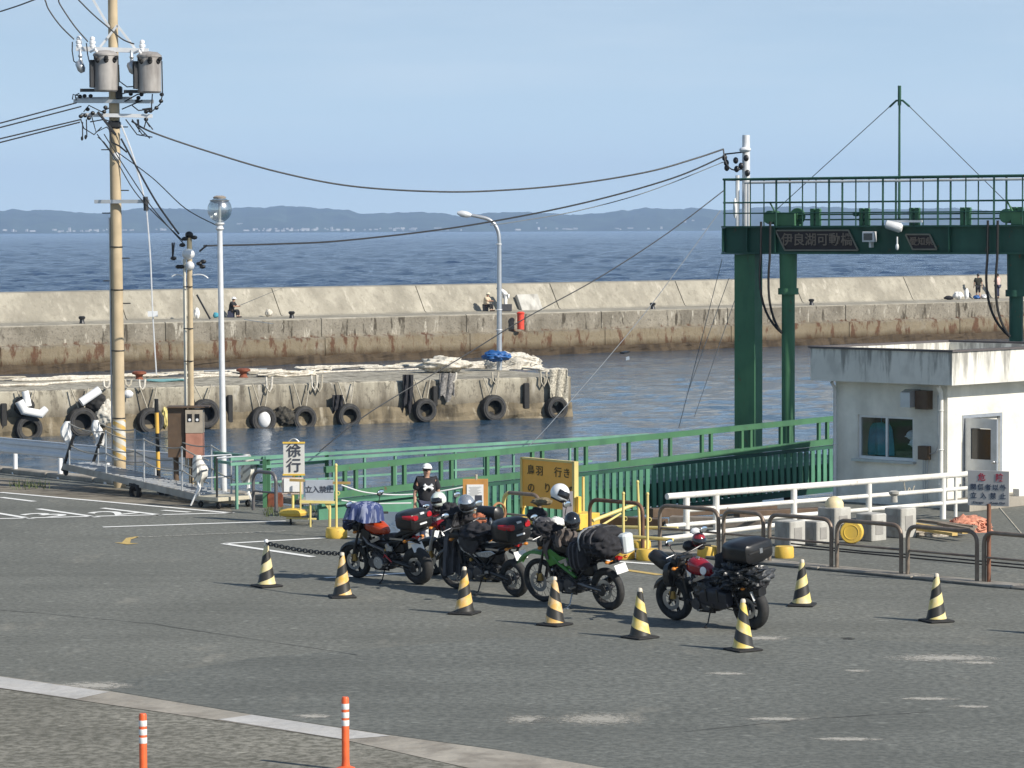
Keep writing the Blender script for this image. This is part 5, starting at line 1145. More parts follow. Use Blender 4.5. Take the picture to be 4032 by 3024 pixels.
helmet(Q(2205,1941,48.2),-.75,-.35,m_whitecl if 0 else M('helmet_white',(.8,.8,.79),.2,0,.02,coat=.4),m_gloss,'white full-face helmet perched highest on the green motorcycle\'s mirror',1.05,.3)
helmet(Q(2253,2051,47.9),-1.6,.1,m_gloss,m_gloss,'glossy black full-face helmet on the green motorcycle',1.0,.2)
helmet(Q(1836,1985,50.0),-1.2,.2,m_silver,m_gloss,'silver full-face helmet on the black and grey motorcycle',1.1,.25)
helmet(Q(1727,1968,51.9),-2.2,.1,M('helmet_mint',(.62,.68,.62),.3,0,.25,12),m_gloss,'white and black helmet beside the silver one, in front of the standing person',.95,.1)
helmet(Q(2752,2128,46.0),-1.4,.1,M('helmet_red_black',(.22,.02,.025),.2,0,.8,14,coat=.4),m_gloss,'dark red helmet hanging behind the red cruiser\'s handlebar',.85,.1)
def cloth(name,label,top,r,h,folds,mat,seed,sq=(1,1),lean=(0,0),cat='cloth',yaw=0):
    rr_=random.Random(seed); b=MB(); rings=[]; n=48; m=14; My=Rz(yaw)
    for i in range(m+1):
        t_=i/m; rg=[]
        for k in range(n):
            a=2*math.pi*k/n
            if t_<.35: q=t_/.35; rad=r*math.sin(q*math.pi/2); z=-(1-math.cos(q*math.pi/2))*r*.45
            else: q=(t_-.35)/.65; rad=r*(1+.08*q); z=-r*.45-h*q*(1+.12*math.sin(a*2+seed))
            f=1+(.16*t_)*math.sin(a*folds+seed+1.3*math.sin(a*2))+.06*t_*math.sin(a*(folds*2+1)+seed*2)
            p=My@V((max(rad,.006)*f*math.cos(a)*sq[0],max(rad,.006)*f*math.sin(a)*sq[1],0)); rg.append(V(top)+p+V((lean[0]*t_,lean[1]*t_,z+.018*math.sin(a*3+seed)*t_)))
        rings.append(rg)
    b.loft(rings[::-1]); return tag(b.build(name,mat,smooth=75),label,cat)
t=NT('striped_blue_cloth'); x_=t.xyz(t.mapv(rot=(R(20),R(60),0))); c=t.mix(t.ramp(t.noise(2.2,3,stretch=(7,7,1.2)),.5,.58),(.035,.055,.16),(.25,.28,.4)); m_bcl=t.out(c,.9)
cloth('blue_shirt','blue and grey striped cloth draped over the orange motorcycle\'s handlebar',Q(1440,1972,51.3),.27,.2,9,m_bcl,3,sq=(1.05,.9),cat='shirt',lean=(-.04,0))
b=MB(); b.ell(Q(1370,2060,51.7),(.09,.12,.12),n=14,m=8,f=lambda p,q:q*(1+.15*math.sin(p.x*9+p.z*7))); tag(b.build('tied_cloth',m_darkcl),'dark bundled cloth at the left end of the orange motorcycle\'s bars','cloth')
b=MB(); g_=[]
for i in range(12):
    row=[]
    for j in range(16):
        a=j/15; y0=2046+(2262-2046)*i/11; w0=(1760-5)+(0-20)*i/11 if 0 else None; xl=1775-25*min(1,i/4)-8*i/11; xr=1790+30*min(1,i/3)+12*i/11
        row.append(Q(xl+(xr-xl)*a,y0+ (8*math.sin(a*9) if i==11 else 0),50.02+.05*math.sin(a*19+i*.25)-.04*math.sin(a*3.1)))
    g_.append(row)
b.sheet(g_,-.05); tag(b.build('grey_jacket',m_greycl,smooth=70),'long grey jacket hanging down beside the front wheel of the black and grey motorcycle','jacket')
def lump(name,label,cat,c,rad,mat,seed=1,amp=.14,fr=6,M_=None,p=2.,n=48,m=26,parent=None):
    b=MB()
    def f(a,q):
        k=1+amp*mn.noise(V((a.x*fr*.4+seed,a.y*fr*.4,a.z*fr*.4)))+amp*.5*mn.noise(V((a.x*fr+seed,a.y*fr,a.z*fr)))+amp*.3*abs(mn.noise(V((a.x*fr*1.7+seed,a.y*fr*1.2,a.z*fr*1.7))))
        g=(abs(a.x)**p+abs(a.y)**p+abs(a.z)**p)**(-1/p) if p!=2 else 1
        return q*k*g
    b.ell(c,rad,M=M_,n=n,m=m,f=f); o_=b.build(name,mat,parent,smooth=75)
    return tag(o_,label,cat) if label else o_
hdE=bkE.matrix_world.to_3x3(); hdD=bkD.matrix_world.to_3x3(); hdB=bkB.matrix_world.to_3x3()
lump('draped_jacket','black jacket laid over the tank and seat of the black and grey motorcycle','jacket',lB((.0,.02,.98)),(.34,.24,.13),m_blackcl,4,.3,7,hdB)
lump('draped_jacket','dark grey sleeve of a jacket hanging on the side of the black and grey motorcycle','jacket',lB((.08,.17,.85)),(.22,.06,.17),M('charcoal_cloth',(.045,.043,.046),.9,0,.2),8,.3,5,hdB)
b=MB(); c=Q(1929,2022,51.4); b.body([(-.24,0,.06,.06,2.2),(-.2,0,.12,.12,2.3),(.2,0,.12,.12,2.3),(.24,0,.06,.06,2.2)],n=24,T=None); M__=Rz(-.75)
b.v=[M__@p+c for p in b.v]; rbag=b.build('roll_bag',m_blk,smooth=50); tag(rbag,'black roll bag with silver bands on the seat of the dark red motorcycle','bag')
b=MB()
for x in (-.09,.02,.12): b.lathe([(.124,-.02),(.127,-.018),(.127,.018),(.124,.02)],M__@V((x,0,0)),M__@V((1,0,0)),24)
b.build('silver_band',m_silver,rbag)
b=MB(); b.torus(c+V((.14,.1,.0)),M__@V((1,0,0)),.16,.02,24,6); tag(b.build('strap_loop',M('tan_strap',(.35,.17,.08),.7)),'tan strap looped round the right end of the roll bag','strap')
lump('orange_pouch','brown and orange pouch between the silver helmet and the roll bag','pouch',Q(1880,2045,50.4),(.13,.1,.09),M('orange_brown_cloth',(.3,.1,.05),.8,0,.5,14),5,.3)
lump('black_pack','black bag on the front of the dark red motorcycle','bag',Q(1770,2012,51.3),(.15,.14,.14),m_blackcl,7,.25)
# green bike luggage
lump('camouflage_hat','khaki camouflage hat on the left mirror of the green motorcycle','hat',Q(2132,1975,48.6),(.16,.13,.06),M('khaki_cloth',(.17,.14,.085),.9,0,.4,20),3,.2,5)
lump('black_pouch','black pouch at the front of the green motorcycle under the khaki hat','pouch',Q(2115,2025,48.55),(.15,.12,.1),m_blackcl,9,.2)
b=MB(); g_=[]
for i in range(9):
    row=[]
    for j in range(14):
        a=j/13; row.append(Q(2140+90*a+6*math.sin(i),2098+100*i/8+6*math.sin(a*8),48.0+.05*math.sin(a*17+i*.3)))
    g_.append(row)
b.sheet(g_,-.05); tag(b.build('draped_vest',M('taupe_cloth',(.12,.1,.09),.9,0,.2),smooth=70),'taupe garment hanging over the front of the green motorcycle','garment')
lump('white_cover','white cloth bundle behind the black helmet on the green motorcycle','cloth',Q(2192,2058,48.6),(.12,.1,.09),m_whitecl,12,.2)
lump('handlebar_bag','black bag with white patches on the green motorcycle\'s handlebar','bag',Q(2140,2062,48.3),(.16,.14,.11),M('patch_cloth',(.06,.06,.07),.8,0,.2,9,(.7,.7,.7),.9,7,(1,1,1)),15,.2)
def strapbag(nm,label,c,rad,Mx,seed):
    o_=lump(nm,label,'bag',c,rad,m_blackcl,seed,.24,7,Mx,p=3.); 
    for k in (-.4,.1,.5):
        b=MB(); P_=[]
        for i in range(24):
            a=2*math.pi*i/24; ca,sa=math.cos(a),math.sin(a); g=(abs(ca)**3.2+abs(sa)**3.2)**(-1/3.2); P_.append(Mx@V((k*rad[0],rad[1]*1.03*ca*g,rad[2]*1.03*sa*g))-0*c)
        b.tube(P_,.014,5,closed=True); s_=b.build('strap',m_galv if k==.5 and nm=='seat_duffel' else m_greycl,o_)
        s_.location=Mx@V((0,0,0))+(V(c)-o_.location)
    return o_
strapbag('seat_duffel','large black strapped duffel bag behind the green motorcycle\'s seat',lD((-.66,.0,1.06)),(.27,.31,.2),hdD,3)
strapbag('side_bag','black pannier bag on the near side of the green motorcycle',lD((-.42,.24,.86)),(.2,.1,.2),hdD,6)
b=MB(); b.box((0,0,0),(.16,.22,.3),ch=.03); b.v=[hdD@p+lD((-1.0,-.2,1.0)) for p in b.v]; cb=b.build('cooler_box',M('translucent_box',(.58,.62,.62),.4,0,.08),smooth=0); tag(cb,'pale grey white cooler box behind the black duffel on the green motorcycle','box')
b=MB(); b.box((0,0,0),(.19,.25,.05),ch=.01); b.v=[hdD@p+lD((-1.0,-.2,1.16)) for p in b.v]; b.build('lid',m_blk,cb,origin=cb.location,smooth=0)
b=MB(); b.box((0,0,0),(.008,.15,.1)); b.v=[hdD@p+lD((-1.085,-.2,.98)) for p in b.v]; b.build('label_panel',m_silver,cb,origin=cb.location,smooth=0)
# cruiser luggage
lump('dry_bag','crumpled black dry bag tied under the cruiser\'s top case','bag',lE((-.68,.08,.82)),(.34,.32,.17),M('wet_look_black',(.022,.024,.027),.28,0,.5,12),5,.55,11,hdE)
lump('rolled_sheet','dark grey folded sheet hanging off the cruiser\'s tail under the bags','sheet',lE((-.95,-.04,.78)),(.13,.24,.12),M('slate_sheet',(.05,.054,.06),.5,0,.3),8,.4,9,hdE)
lump('round_bag','black rounded bag on the near side of the cruiser\'s rear','bag',lE((-.52,.18,.8)),(.17,.13,.14),M('wet_look_black',(.03,.032,.035)),2,.3,9,hdE)

# more cloth and clutter on the green and red bikes
b=MB(); g_=[]
for i in range(9):
    row=[]
    for j in range(14):
        a=j/13; row.append(Q(2188+70*a+5*math.sin(i),2088+62*i/8+6*math.sin(a*8+1),47.55+.05*math.sin(a*15+i*.3)))
    g_.append(row)
b.sheet(g_,-.05); tag(b.build('draped_scarf',M('taupe_cloth',(.12,.1,.09)),smooth=70),'second taupe garment draped over the green motorcycle\'s tank','garment')
lump('tank_bag','black tank bag on the green motorcycle under the black helmet','bag',lD((.05,.02,1.05)),(.22,.17,.13),m_blackcl,14,.2,6,hdD)
lump('leg_cover','black weather cover sticking out left of the cruiser\'s fork','cover',Q(2605,2205,46.4),(.2,.14,.1),m_blk,2,.08,4,Matrix.Rotation(-.5,3,'Z')@Matrix.Rotation(R(32),3,'Y'),p=3)
lump('map_case','small black case with a silver face on the cruiser\'s handlebar','case',Q(2712,2150,46.1),(.09,.07,.08),m_blk,5,.1)
lump('phone_holder','silver gadget on the cruiser\'s handlebar','gadget',Q(2738,2092,46.1),(.07,.03,.05),m_ins,5,.1)
lump('cruiser_pack','black bag between the cruiser\'s seat and its top case','bag',lE((-.38,.0,.93)),(.16,.2,.2),m_blackcl,11,.2,6,hdE)

lump('black_duffel','black bag with a grey stripe hanging behind the duffel on the green motorcycle','bag',lD((-.86,.06,1.0)),(.2,.26,.17),m_blackcl,21,.3,8,hdD)
lump('tank_cover','black jacket bunched on the front of the green motorcycle above its fender','jacket',Q(2150,2092,48.1),(.22,.16,.14),m_blackcl,31,.4,7)
lump('rider_jacket','black jacket piled on the silver helmet bike\'s handlebar','jacket',Q(1800,2040,50.3),(.24,.18,.16),m_blackcl,33,.4,7)
lump('tail_bag','black bag strapped low at the cruiser\'s tail above its plate','bag',lE((-.9,.0,.72)),(.14,.2,.13),m_blackcl,13,.3,7,hdE)
lump('side_pack','black bag filling the side of the cruiser under its tank','bag',lE((-.02,.14,.5)),(.2,.07,.16),m_blk,17,.3,7,hdE)
# ---------------- hoop barriers ----------------
def hoop(x0,x1,label,h=.84,m=m_rail,mid=.44,kx=0,leftm=None,cl=False):
    def kp(x):                                     # point on kerb line at photo column x
        d=ray(x,1900); # horizontal direction
        n=V((KD.y,-KD.x,0)); t_=(KA.dot(n))/(V((d.x,d.y,0)).dot(n)); return V((d.x*t_,d.y*t_,0))
    a=kp(x0*K); b_=kp(x1*K); o_=thing('hoop_barrier',label,'barrier',(a+b_)/2,0,'brown hoop barriers along the kerb'); c=(a+b_)/2; a=a-c; b_=b_-c; L=(b_-a).length; u=(b_-a).normalized(); r=.2
    Z=V((0,0,1)); P_=[a+Z*.05,a+Z*(h-r)]+arc3(a+Z*(h-r),a+Z*h,a+Z*h+u*r,6)[1:]+arc3(b_+Z*h-u*r,b_+Z*h,b_+Z*(h-r),6)+[b_+Z*.05]
    b=MB(); b.tube(P_,.036,10); b.build('hoop',m,o_)
    if mid: b=MB(); b.tube([a+Z*mid,b_+Z*(mid)],.02,8); b.build('middle_bar',m,o_)
    if leftm:
        b=MB(); b.tube(P_[:7],.039,10); b.build('painted_leg',leftm,o_)
    return o_
m_railg=M('grey_hoop_steel',(.16,.15,.15),.45,.4,.1)
hoop(547,596,'dark grey hoop barrier beside the wheeled warning signs, leftmost of the hoops',m=m_railg)
hoop(1088,1165,'hoop barrier with its left leg painted yellow, left of the yellow board',leftm=m_yelp)
hoop(1274,1388,'rusty brown hoop barrier right behind the yellow poles, without a middle bar',m=M('rusty_hoop',(.16,.085,.05),.6,.2,.2),mid=None)
hoop(1425,1552,'brown hoop barrier behind the cruiser\'s handlebar')
hoop(1563,1649,'narrow brown hoop barrier behind the black top case')
hoop(1662,1796,'brown hoop barrier in front of the pale concrete blocks')
hoop(1808,1947,'brown hoop barrier framing the yellow disc')
hoop(1961,2111,'brown hoop barrier in front of the planks and netting')
hoop(2126,2290,'brown hoop barrier at the right edge beside the danger sign')
b=MB()
def kpt(x,off_,z):
    d=ray(x*K,1900); n=V((KD.y,-KD.x,0)); t_=(KA.dot(n))/(V((d.x,d.y,0)).dot(n)); return V((d.x*t_,d.y*t_,z))+V((.77,.64,0))*off_
b.tube([kpt(1700,.1,.36),kpt(1860,.1,.34),kpt(1960,.1,.36),kpt(2300,.1,.36)],.014,6); b.tube([kpt(1700,.16,.3),kpt(2300,.16,.3)],.014,6)
tag(b.build('tied_pipes',m_dkm),'pair of thin dark pipes tied behind the right hoop barriers','pipes')
# ---------------- white pipe rail ----------------
wl=G(2626,1955,.85); wr=G(3812,1872,.82); wr.z=.85; wo=V((wl.x,wl.y,0)); wrail=thing('white_pipe_rail','long white three-pipe rail in front of the office','railing',wo)
u_=(wr-wl); Lw=u_.length; u_.normalize()
def wq(x,z):                                                       # local point at photo column x
    n=V((u_.y,-u_.x,0)); d=ray(x,1900); t_=wo.dot(n)/V((d.x,d.y,0)).dot(n); return V((d.x*t_,d.y*t_,z))-wo
for z,r_,xa in ((.85,.058,2626),(.57,.042,2705),(.31,.042,2620)):
    b=MB(); b.tube([wq(xa,z),wq(3812,z)],r_,12)
    for k in range(6): b.torus(wq(xa,z).lerp(wq(3812,z),(k+.5)/6),u_,r_,.006,14,4)
    b.build('pipe',m_wpaint,wrail)
for x in (2703,2820,3126,3421,3713,3763):
    b=MB(); b.cyl(wq(x,0),wq(x,.8),.06 if x!=3763 else .035,n=12); b.build('post',m_wpaint,wrail)
for k,(x,z) in enumerate(((2880,.12),(3010,.05))): 
    b=MB(); b.tube([wq(2600,.1+k*.06)+V((0,-.5-k*.25,0)),wq(3180,.16+k*.1)+V((0,-.5-k*.25,0))],.045,10); tag(b.build('loose_pipe',m_wpaint,origin=None),['lower','upper'][k]+' of two white pipes lying along the foot of the white rail','pipe'); bpy.context.view_layer.objects.active=None
for o_ in [o for o in C.objects if o.name.startswith('loose_pipe')]: o_.location=o_.location+wo
b=MB(); b.tube([wq(3560,.78)+wo]+arc3(wq(3565,.6)+wo,wq(3572,.52)+wo,wq(3578,.66)+wo,6)+arc3(wq(3582,.66)+wo,wq(3590,.5)+wo,wq(3600,.7)+wo,6),.01,5); tag(b.build('rope_loop',m_rope),'small looped rope hanging from the white rail in front of the office','rope')
b=MB(); c=G(4000,1985,0); b.box(c+V((.6,.3,.18)),(1.9,.16,.34),rz=oz); tag(b.build('white_low_wall',m_wpaint,smooth=0,bevel=.01),'low white beam on the ground right of the danger sign','beam')
# ---------------- danger sign ----------------
ds=thing('danger_sign','grey danger sign with red and dark blue Japanese characters on a rusty post','sign',G(3893,2303)); o0=ds.location.copy()
sgn=(V((.9,-.43,0))).normalized(); 
def dsp(x,y): return onplane(x,y,o0,(sgn.y,-sgn.x,0))-o0
TL,TR,BL=dsp(3811,1846),dsp(3974,1862),dsp(3811,1984)
sw_=(TR-TL); sw_.z=0; sw=sw_.length; sx_=sw_.normalized(); hh=TL.z-BL.z; cen=(TL+TR)/2; cen.z=TL.z-hh/2-.02; nrm=V((sx_.y,-sx_.x,0))
b=MB(); Mx=Matrix((sx_,-nrm,V((0,0,1)))).transposed(); b.box(cen,(sw,.02,hh),M=Mx); b.build('panel',M('sign_grey',(.42,.41,.4),.5,0,.08,4,(.28,.25,.22),.4),ds,smooth=0,bevel=.004)
b=MB(); b.cyl((0,0,0),(0,0,1.3),.035,n=10); b.build('post',M('rusty_post',(.22,.1,.06),.7,.2,.3,8),ds)
m_tred=M('letter_red',(.4,.02,.05),.5); m_tblue=M('letter_navy',(.035,.05,.09),.5)
def sgt(s_,size,m,dx,dz,sx=1,par=ds,cen_=None,xv=None,nv=None):
    c_=cen_ if cen_ is not None else cen; X_=xv or sx_; N__=nv or nrm; me=textmesh(s_,size,.002); me.transform(Matrix.Diagonal((sx,1,1,1))); me.materials.clear(); me.materials.append(m)
    o_=bpy.data.objects.new('lettering',me); C.objects.link(o_); o_.parent=par; o_.matrix_local=M4(c_+X_*dx+V((0,0,dz))+N__*.014,X_,(0,0,1),N__); return o_
sgt('危',.13,m_tred,-.1*sw/.64,hh*.3); sgt('険',.13,m_tred,.17*sw/.64,hh*.3)
for i,ch_ in enumerate('関係者以外'): sgt(ch_,.105,m_tblue,sw*(-.36+i*.18),hh*.02)
for i,ch_ in enumerate('立入禁止'): sgt(ch_,.105,m_tblue,sw*(-.35+i*.235),hh*-.22)
sgt('Danger',.05,m_tblue,-.15*sw/.64,-hh*.41,1.2); sgt('Keep Out',.05,m_tblue,.15*sw/.64,-hh*.41,1.2)
# ---------------- yellow board ----------------
yA=G(2057,2000,0); yo=V(((2059-2016)/FP*61.2,61.2,0)); bx=V((.62,-.78,0)).normalized(); yb=thing('destination_board','ochre board with dark Japanese characters on a yellow stand behind the green motorcycle','sign',yo)
def ybp(x,y): return onplane(x,y,yo,(bx.y,-bx.x,0))-yo
tl,tr=ybp(2059,1803),ybp(2262,1820); wd=(tr-tl).length; nb=V((bx.y,-bx.x,0))
cb2=(tl+tr)/2; cb2.z=(1.28+.36)/2; MM=Matrix((bx,-nb,V((0,0,1)))).transposed()
b=MB(); b.box(cb2,(wd,.05,.9),M=MM); b.build('panel',M('ochre_board',(.92,.47,.08),.6,0,.06,2),yb,smooth=0)
b=MB()
for dx_,w_ in ((-wd/2,.05),(wd/2+.02,.07)): b.box(cb2+bx*dx_,(w_,.1,.98),M=MM)
b.box(cb2+V((0,0,.47)),(wd,.1,.04),M=MM); b.build('frame',m_yelp,yb,smooth=0)
b=MB(); c=ybp(2285,2010); b.box(cb2+bx*(wd/2+.12)+V((0,0,-.62)),(.08,.08,.9),M=MM); b.box(cb2+bx*(wd/2+.2)+V((0,0,-.62)),(.5,.5,.3),M=MM); b.box(cb2+V((0,0,-.72)),(wd+.2,.4,.1),M=MM); b.cyl(cb2+bx*(-wd/2)+V((0,0,-.8)),cb2+bx*(-wd/2)+V((0,0,-.4)),.03); b.build('stand',m_yel,yb,smooth=0,bevel=.01)
m_br=M('letter_brown',(.09,.06,.015),.6); m_och2=M('ochre_patch',(.55,.38,.11),.6,0,.04)
for ch_,x,y in (('鳥',2095,1852),('羽',2129,1856),('行',2202,1862),('き',2236,1866),('の',2096,1922),('り',2160,1924),('ば',2243,1936)):
    p=ybp(x,y); d_=(p-cb2); sgt(ch_,.2,m_br,d_.dot(bx),d_.z,1.15,par=yb,cen_=cb2+nb*.018,xv=bx,nv=nb)
# ---------------- round-base pole stands ----------------
def stand(x,y,h,label,r=.22,hb=.17,pole=True,m=m_yel,pm=m_yelp,hooks=1,lean=0):
    o_=thing('pole_stand' if pole else 'stand_base',label,'pole stand' if pole else 'stand base',G(x,y),0,'yellow round-based stands' )
    b=MB(); b.lathe([(r*.94,0),(r,.02),(r*.97,hb-.04),(r*.9,hb),(r*.25,hb+.005),(.02,hb+.006)],(0,0,0),(0,0,1),28); b.build('base',m,o_)
    if pole:
        b=MB(); b.cyl((0,0,hb),(lean,0,h),.024,n=10); b.build('pole',pm,o_)
        if hooks:
            b=MB(); b.ell((lean,0,h+.01),(.03,.03,.035),n=10,m=6); b.torus((lean*.6+.03,-.01,h*.62),(0,1,0),.035,.008,12,5); b.build('hook',pm,o_)
    return o_
stand(1325,2118,1.34,'yellow pole stand left of the orange motorcycle',.205,.19)
stand(2550,2205,1.13,'yellow pole stand with a knotted tip, rightmost of the yellow poles',.2,.19)
stand(2455,2200,1.12,'yellow pole stand nearest the green motorcycle\'s white box',.2,.18)
stand(2520,2165,1.2,'leaning yellow pole stand in the middle of the tangle',.2,.17,lean=-.04)
stand(2785,2196,0,'yellow round base without pole under the cruiser\'s handlebar',.18,.2,False)
stand(3088,2196,0,'yellow round base without pole beside the concrete blocks',.17,.2,False)
b=MB(); b.cyl(G(2297,2078,.0),G(2297,2078,0)+V((0,0,.98)),.028,n=10); b.lathe([(.2,0),(.2,.12),(.03,.13)],G(2297,2078,0),(0,0,1),20); tag(b.build('pole_stand',m_yelp),'yellow pole right beside the ochre board','pole stand','yellow round-based stands')
def pipe(a,c,r,m,label,name='barrier_bar',cat='bar'): 
    b=MB(); b.tube([a,c],r,8); return tag(b.build(name,m),label,cat)
pipe(Q(2334,2050,58),Q(2500,1986,58.6),.035,m_yelp,'thick pale yellow bar leaning up to the right beside the ochre board')
pipe(Q(2370,2068,57.6),Q(2444,2022,58),.02,m_yelp,'thin short yellow bar leaning below the thick one')
pipe(Q(2345,2073,57),Q(2668,2080,56),.03,m_yelp,'long horizontal yellow bar across the tangle of stands')
pipe(Q(2465,2112,55.2),Q(2650,2125,54.6),.03,m_yelp,'lower horizontal yellow bar across the round bases')
# timber and scrap behind
for k,(x0,y0,x1,y1,w_,m__) in enumerate(((2330,2045,2620,2062,.25,m_brown),(2560,2020,3050,1995,.2,m_brown),(2640,2050,3000,2060,.3,M('grey_timber',(.2,.17,.14),.9,0,.3)),(2900,2030,3250,2015,.22,m_brown))):
    b=MB(); b.bar(G(x0,y0,.12+k*.03),G(x1,y1,.1+k*.03),w_,.18,(0,0,1)); tag(b.build('timber_baulk',m__,smooth=0,bevel=.01),['short brown timber behind the leaning yellow bar','long brown timber lying behind the white rail','grey timber lying in front of the brown timbers under the white rail','brown timber lying under the office end of the white rail'][k],'timber')
# ---------------- concrete blocks ----------------
m_blkc=conc('block_concrete',(.5,.49,.45),(.2,.19,.17),streak=.7)
def block(x,y,w,h,label,rz=-.85,d=None):
    o_=thing('concrete_block',label,'concrete block',G(x,y),rz,'pale concrete blocks behind the hoops'); d=d or w
    b=MB(); b.box((0,0,h/2),(w,d,h),ch=.015); ob=b.build('block',m_blkc,o_,smooth=0)
    b=MB(); b.box((0,-d/2-.002,h*.5),(w*.5,.012,h*.5)); b.build('recess',M('block_recess',(.3,.29,.27),.9),o_,smooth=0)
    b=MB(); b.box((w/2+.002,0,h*.5),(.012,d*.5,h*.5)); b.build('recess',M('block_recess',(.3,.29,.27),.9),o_,smooth=0)
    return o_
block(3110,2150,.4,.46,'concrete block leftmost of the row, next to the round yellow base')
block(3215,2142,.34,.42,'low concrete block between two taller ones, second from the left')
block(3285,2120,.44,.58,'tall concrete block with the yellow half dome on top')
block(3430,2128,.4,.5,'concrete block just right of the round yellow disc')
block(3545,2115,.42,.55,'concrete block with a mooring cleat on top, rightmost of the row')
b=MB(); c=G(3357,2138,0); ax=V((-.25,-1,0)).normalized(); b.lathe([(.19,0),(.21,.03),(.21,.14),(.19,.17)],c+V((0,0,.21)),ax,32); b.torus(c+V((0,0,.21))+ax*.17,ax,.13,.008,28,6); tag(b.build('stand_base',m_yel),'round yellow base lying on its edge facing the yard','stand base','yellow round-based stands')
b=MB(); c=G(3285,2120,0)+V((0,.0,.58)); b.lathe([(.17,-.0),(.17,.08),(.12,.16),(.03,.2)],c,(0,0,1),24); tag(b.build('dome_cap',M('cream_dome',(.72,.6,.36),.5)),'cream yellow dome resting on a tall concrete block','dome')
b=MB(); c=G(3520,2090,0)+V((0,.0,.54)); b.lathe([(.07,0),(.06,.12),(.1,.16),(.1,.2),(.05,.22)],c,(0,0,1),16); tag(b.build('mooring_cleat',m_blkc),'small pale mooring post on top of the rightmost concrete block','mooring post')
for k,(x0,y0,x1,y1,c_) in enumerate(((3590,2062,3800,2096,(.6,.42,.15)),(3585,2078,3760,2104,(.6,.42,.15)),(3620,2050,3840,2075,(.22,.18,.14)),(3700,2062,3830,2085,(.25,.2,.16)))):
    b=MB(); b.bar(G(x0,y0,.1+.05*k),G(x1,y1,.1+.04*k),.12,.05,(0,0,1)); tag(b.build('plank',M('plank%d'%(k//2),c_,.8,0,.2,8),smooth=0),['upper ochre plank right of the concrete blocks','lower ochre plank right of the concrete blocks','dark weathered plank nearest the office','short dark plank beside the heap of pink netting'][k],'plank')
def netpile(label,c,rad,mat,seed,name='net_pile'):
    b=MB(); rr_=random.Random(seed); b.ell(c,rad,n=30,m=14,f=lambda a,q:V((q.x,q.y,max(q.z,-.03)))*(1+.35*mn.noise(a*2.3+V((seed,0,0)))+.15*mn.noise(a*6+V((seed,0,0)))))
    for i in range(14):
        a0=rr_.uniform(0,6.28); P_=[]
        for k in range(8):
            a=a0+k*.35; q=rr_.uniform(.6,1.05); P_.append(V(c)+V((rad[0]*q*math.cos(a),rad[1]*q*math.sin(a),max(.02,rad[2]*math.sqrt(max(0,1.1-q*q))+rr_.uniform(-.02,.03)))))
        b.tube(P_,.018,4)
    return tag(b.build(name,mat,smooth=75),label,'net pile')
netpile('heap of pink and orange netting beside the danger sign post',G(3815,2092,0),(.42,.3,.28),M('pink_net',(.6,.26,.17),.95,0,.4,14,bump=.6),4)
netpile('low white and brown rope heap behind a hoop barrier',G(3645,2110,0),(.5,.2,.09),M('brown_net',(.4,.36,.3),.95,0,.6,14,bump=.6),9)
b=MB(); b.tube([Q(3935,2000,53.5),Q(4032,2115,52.6),Q(4080,2160,52)],.016,6); tag(b.build('guy_rope',m_rope),'pale rope slanting down to the right of the danger sign','rope')
# ---------------- 徐行 trolley sign ----------------
js=thing('slow_down_sign','white slow-down sign with two large black Japanese characters on a yellow wheeled frame','sign',G(1185,2060)); jo=js.location.copy(); Yj=jo.y
def jl(x,y,dy=0): return Q(x,y,Yj+dy)-jo
def panel(x0,y0,x1,y1,th_,m,par,nm,dy=0,bev=.005):
    a=jl(x0,y0,dy); c=jl(x1,y1,dy); b=MB(); b.box(((a.x+c.x)/2,a.y,(a.z+c.z)/2),(abs(c.x-a.x),th_,abs(a.z-c.z))); return b.build(nm,m,par,smooth=0,bevel=bev)
pn=panel(1115,1742,1199,1870,.05,M('sign_white',(.62,.61,.57),.5,0,.05,4),js,'panel')
for (x0,y0,x1,y1) in ((1113,1740,1201,1746),(1113,1866,1201,1872)):
    b=MB(); a=jl(x0,y0,-.03); c=jl(x1,y1,-.03); b.box(((a.x+c.x)/2,a.y,(a.z+c.z)/2),(c.x-a.x,.03,abs(a.z-c.z))); b.build('panel_trim',m_yel,js,smooth=0)
for ch_,y in (('徐',1776),('行',1836)):
    p=jl(1157,y,-.035); me=textmesh(ch_,.29,.003); me.materials.clear(); me.materials.append(m_ink); o_=bpy.data.objects.new('lettering',me); C.objects.link(o_); o_.parent=js; o_.matrix_local=M4(p,(1,0,0),(0,0,1),(0,-1,0))
b=MB(); b.tube(arc3(jl(1135,1742),jl(1157,1712),jl(1178,1742)),.012,6); b.build('carry_handle',m_galv,js)
panel(1110,1880,1194,1946,.08,M('notice_case',(.55,.46,.4),.6),js,'notice_case'); panel(1118,1885,1187,1936,.03,m_paper,js,'notice_sheet',-.05,0)
b=MB(); b.cyl(jl(1153,1946),jl(1153,2008),.028,n=10); b.cyl(jl(1157,1868,.03),jl(1157,1885,.03),.028,n=10); b.build('post',m_yelp,js)
b=MB(); c=jl(1153,2018,-.1); b.lathe([(.2,-.07),(.26,-.05),(.28,0),(.24,.05),(.1,.08),(.02,.085)],c,(0,0,1),28); b.build('disc_base',m_yel,js)
b=MB()
for dy in (-.3,.25):
    b.bar(jl(1128,2040,dy),jl(1245,2043,dy),.03,.03,(0,0,1))
b.bar(jl(1130,2040,-.3),jl(1130,2040,.25),.03,.03); b.bar(jl(1243,2043,-.3),jl(1243,2043,.25),.03,.03); b.cyl(jl(1183,1886,-.2),jl(1183,2042,-.2),.018,n=8); b.cyl(jl(1221,1975,-.2),jl(1221,2042,-.2),.02,n=8); b.build('trolley_frame',m_yelp,js,smooth=0)
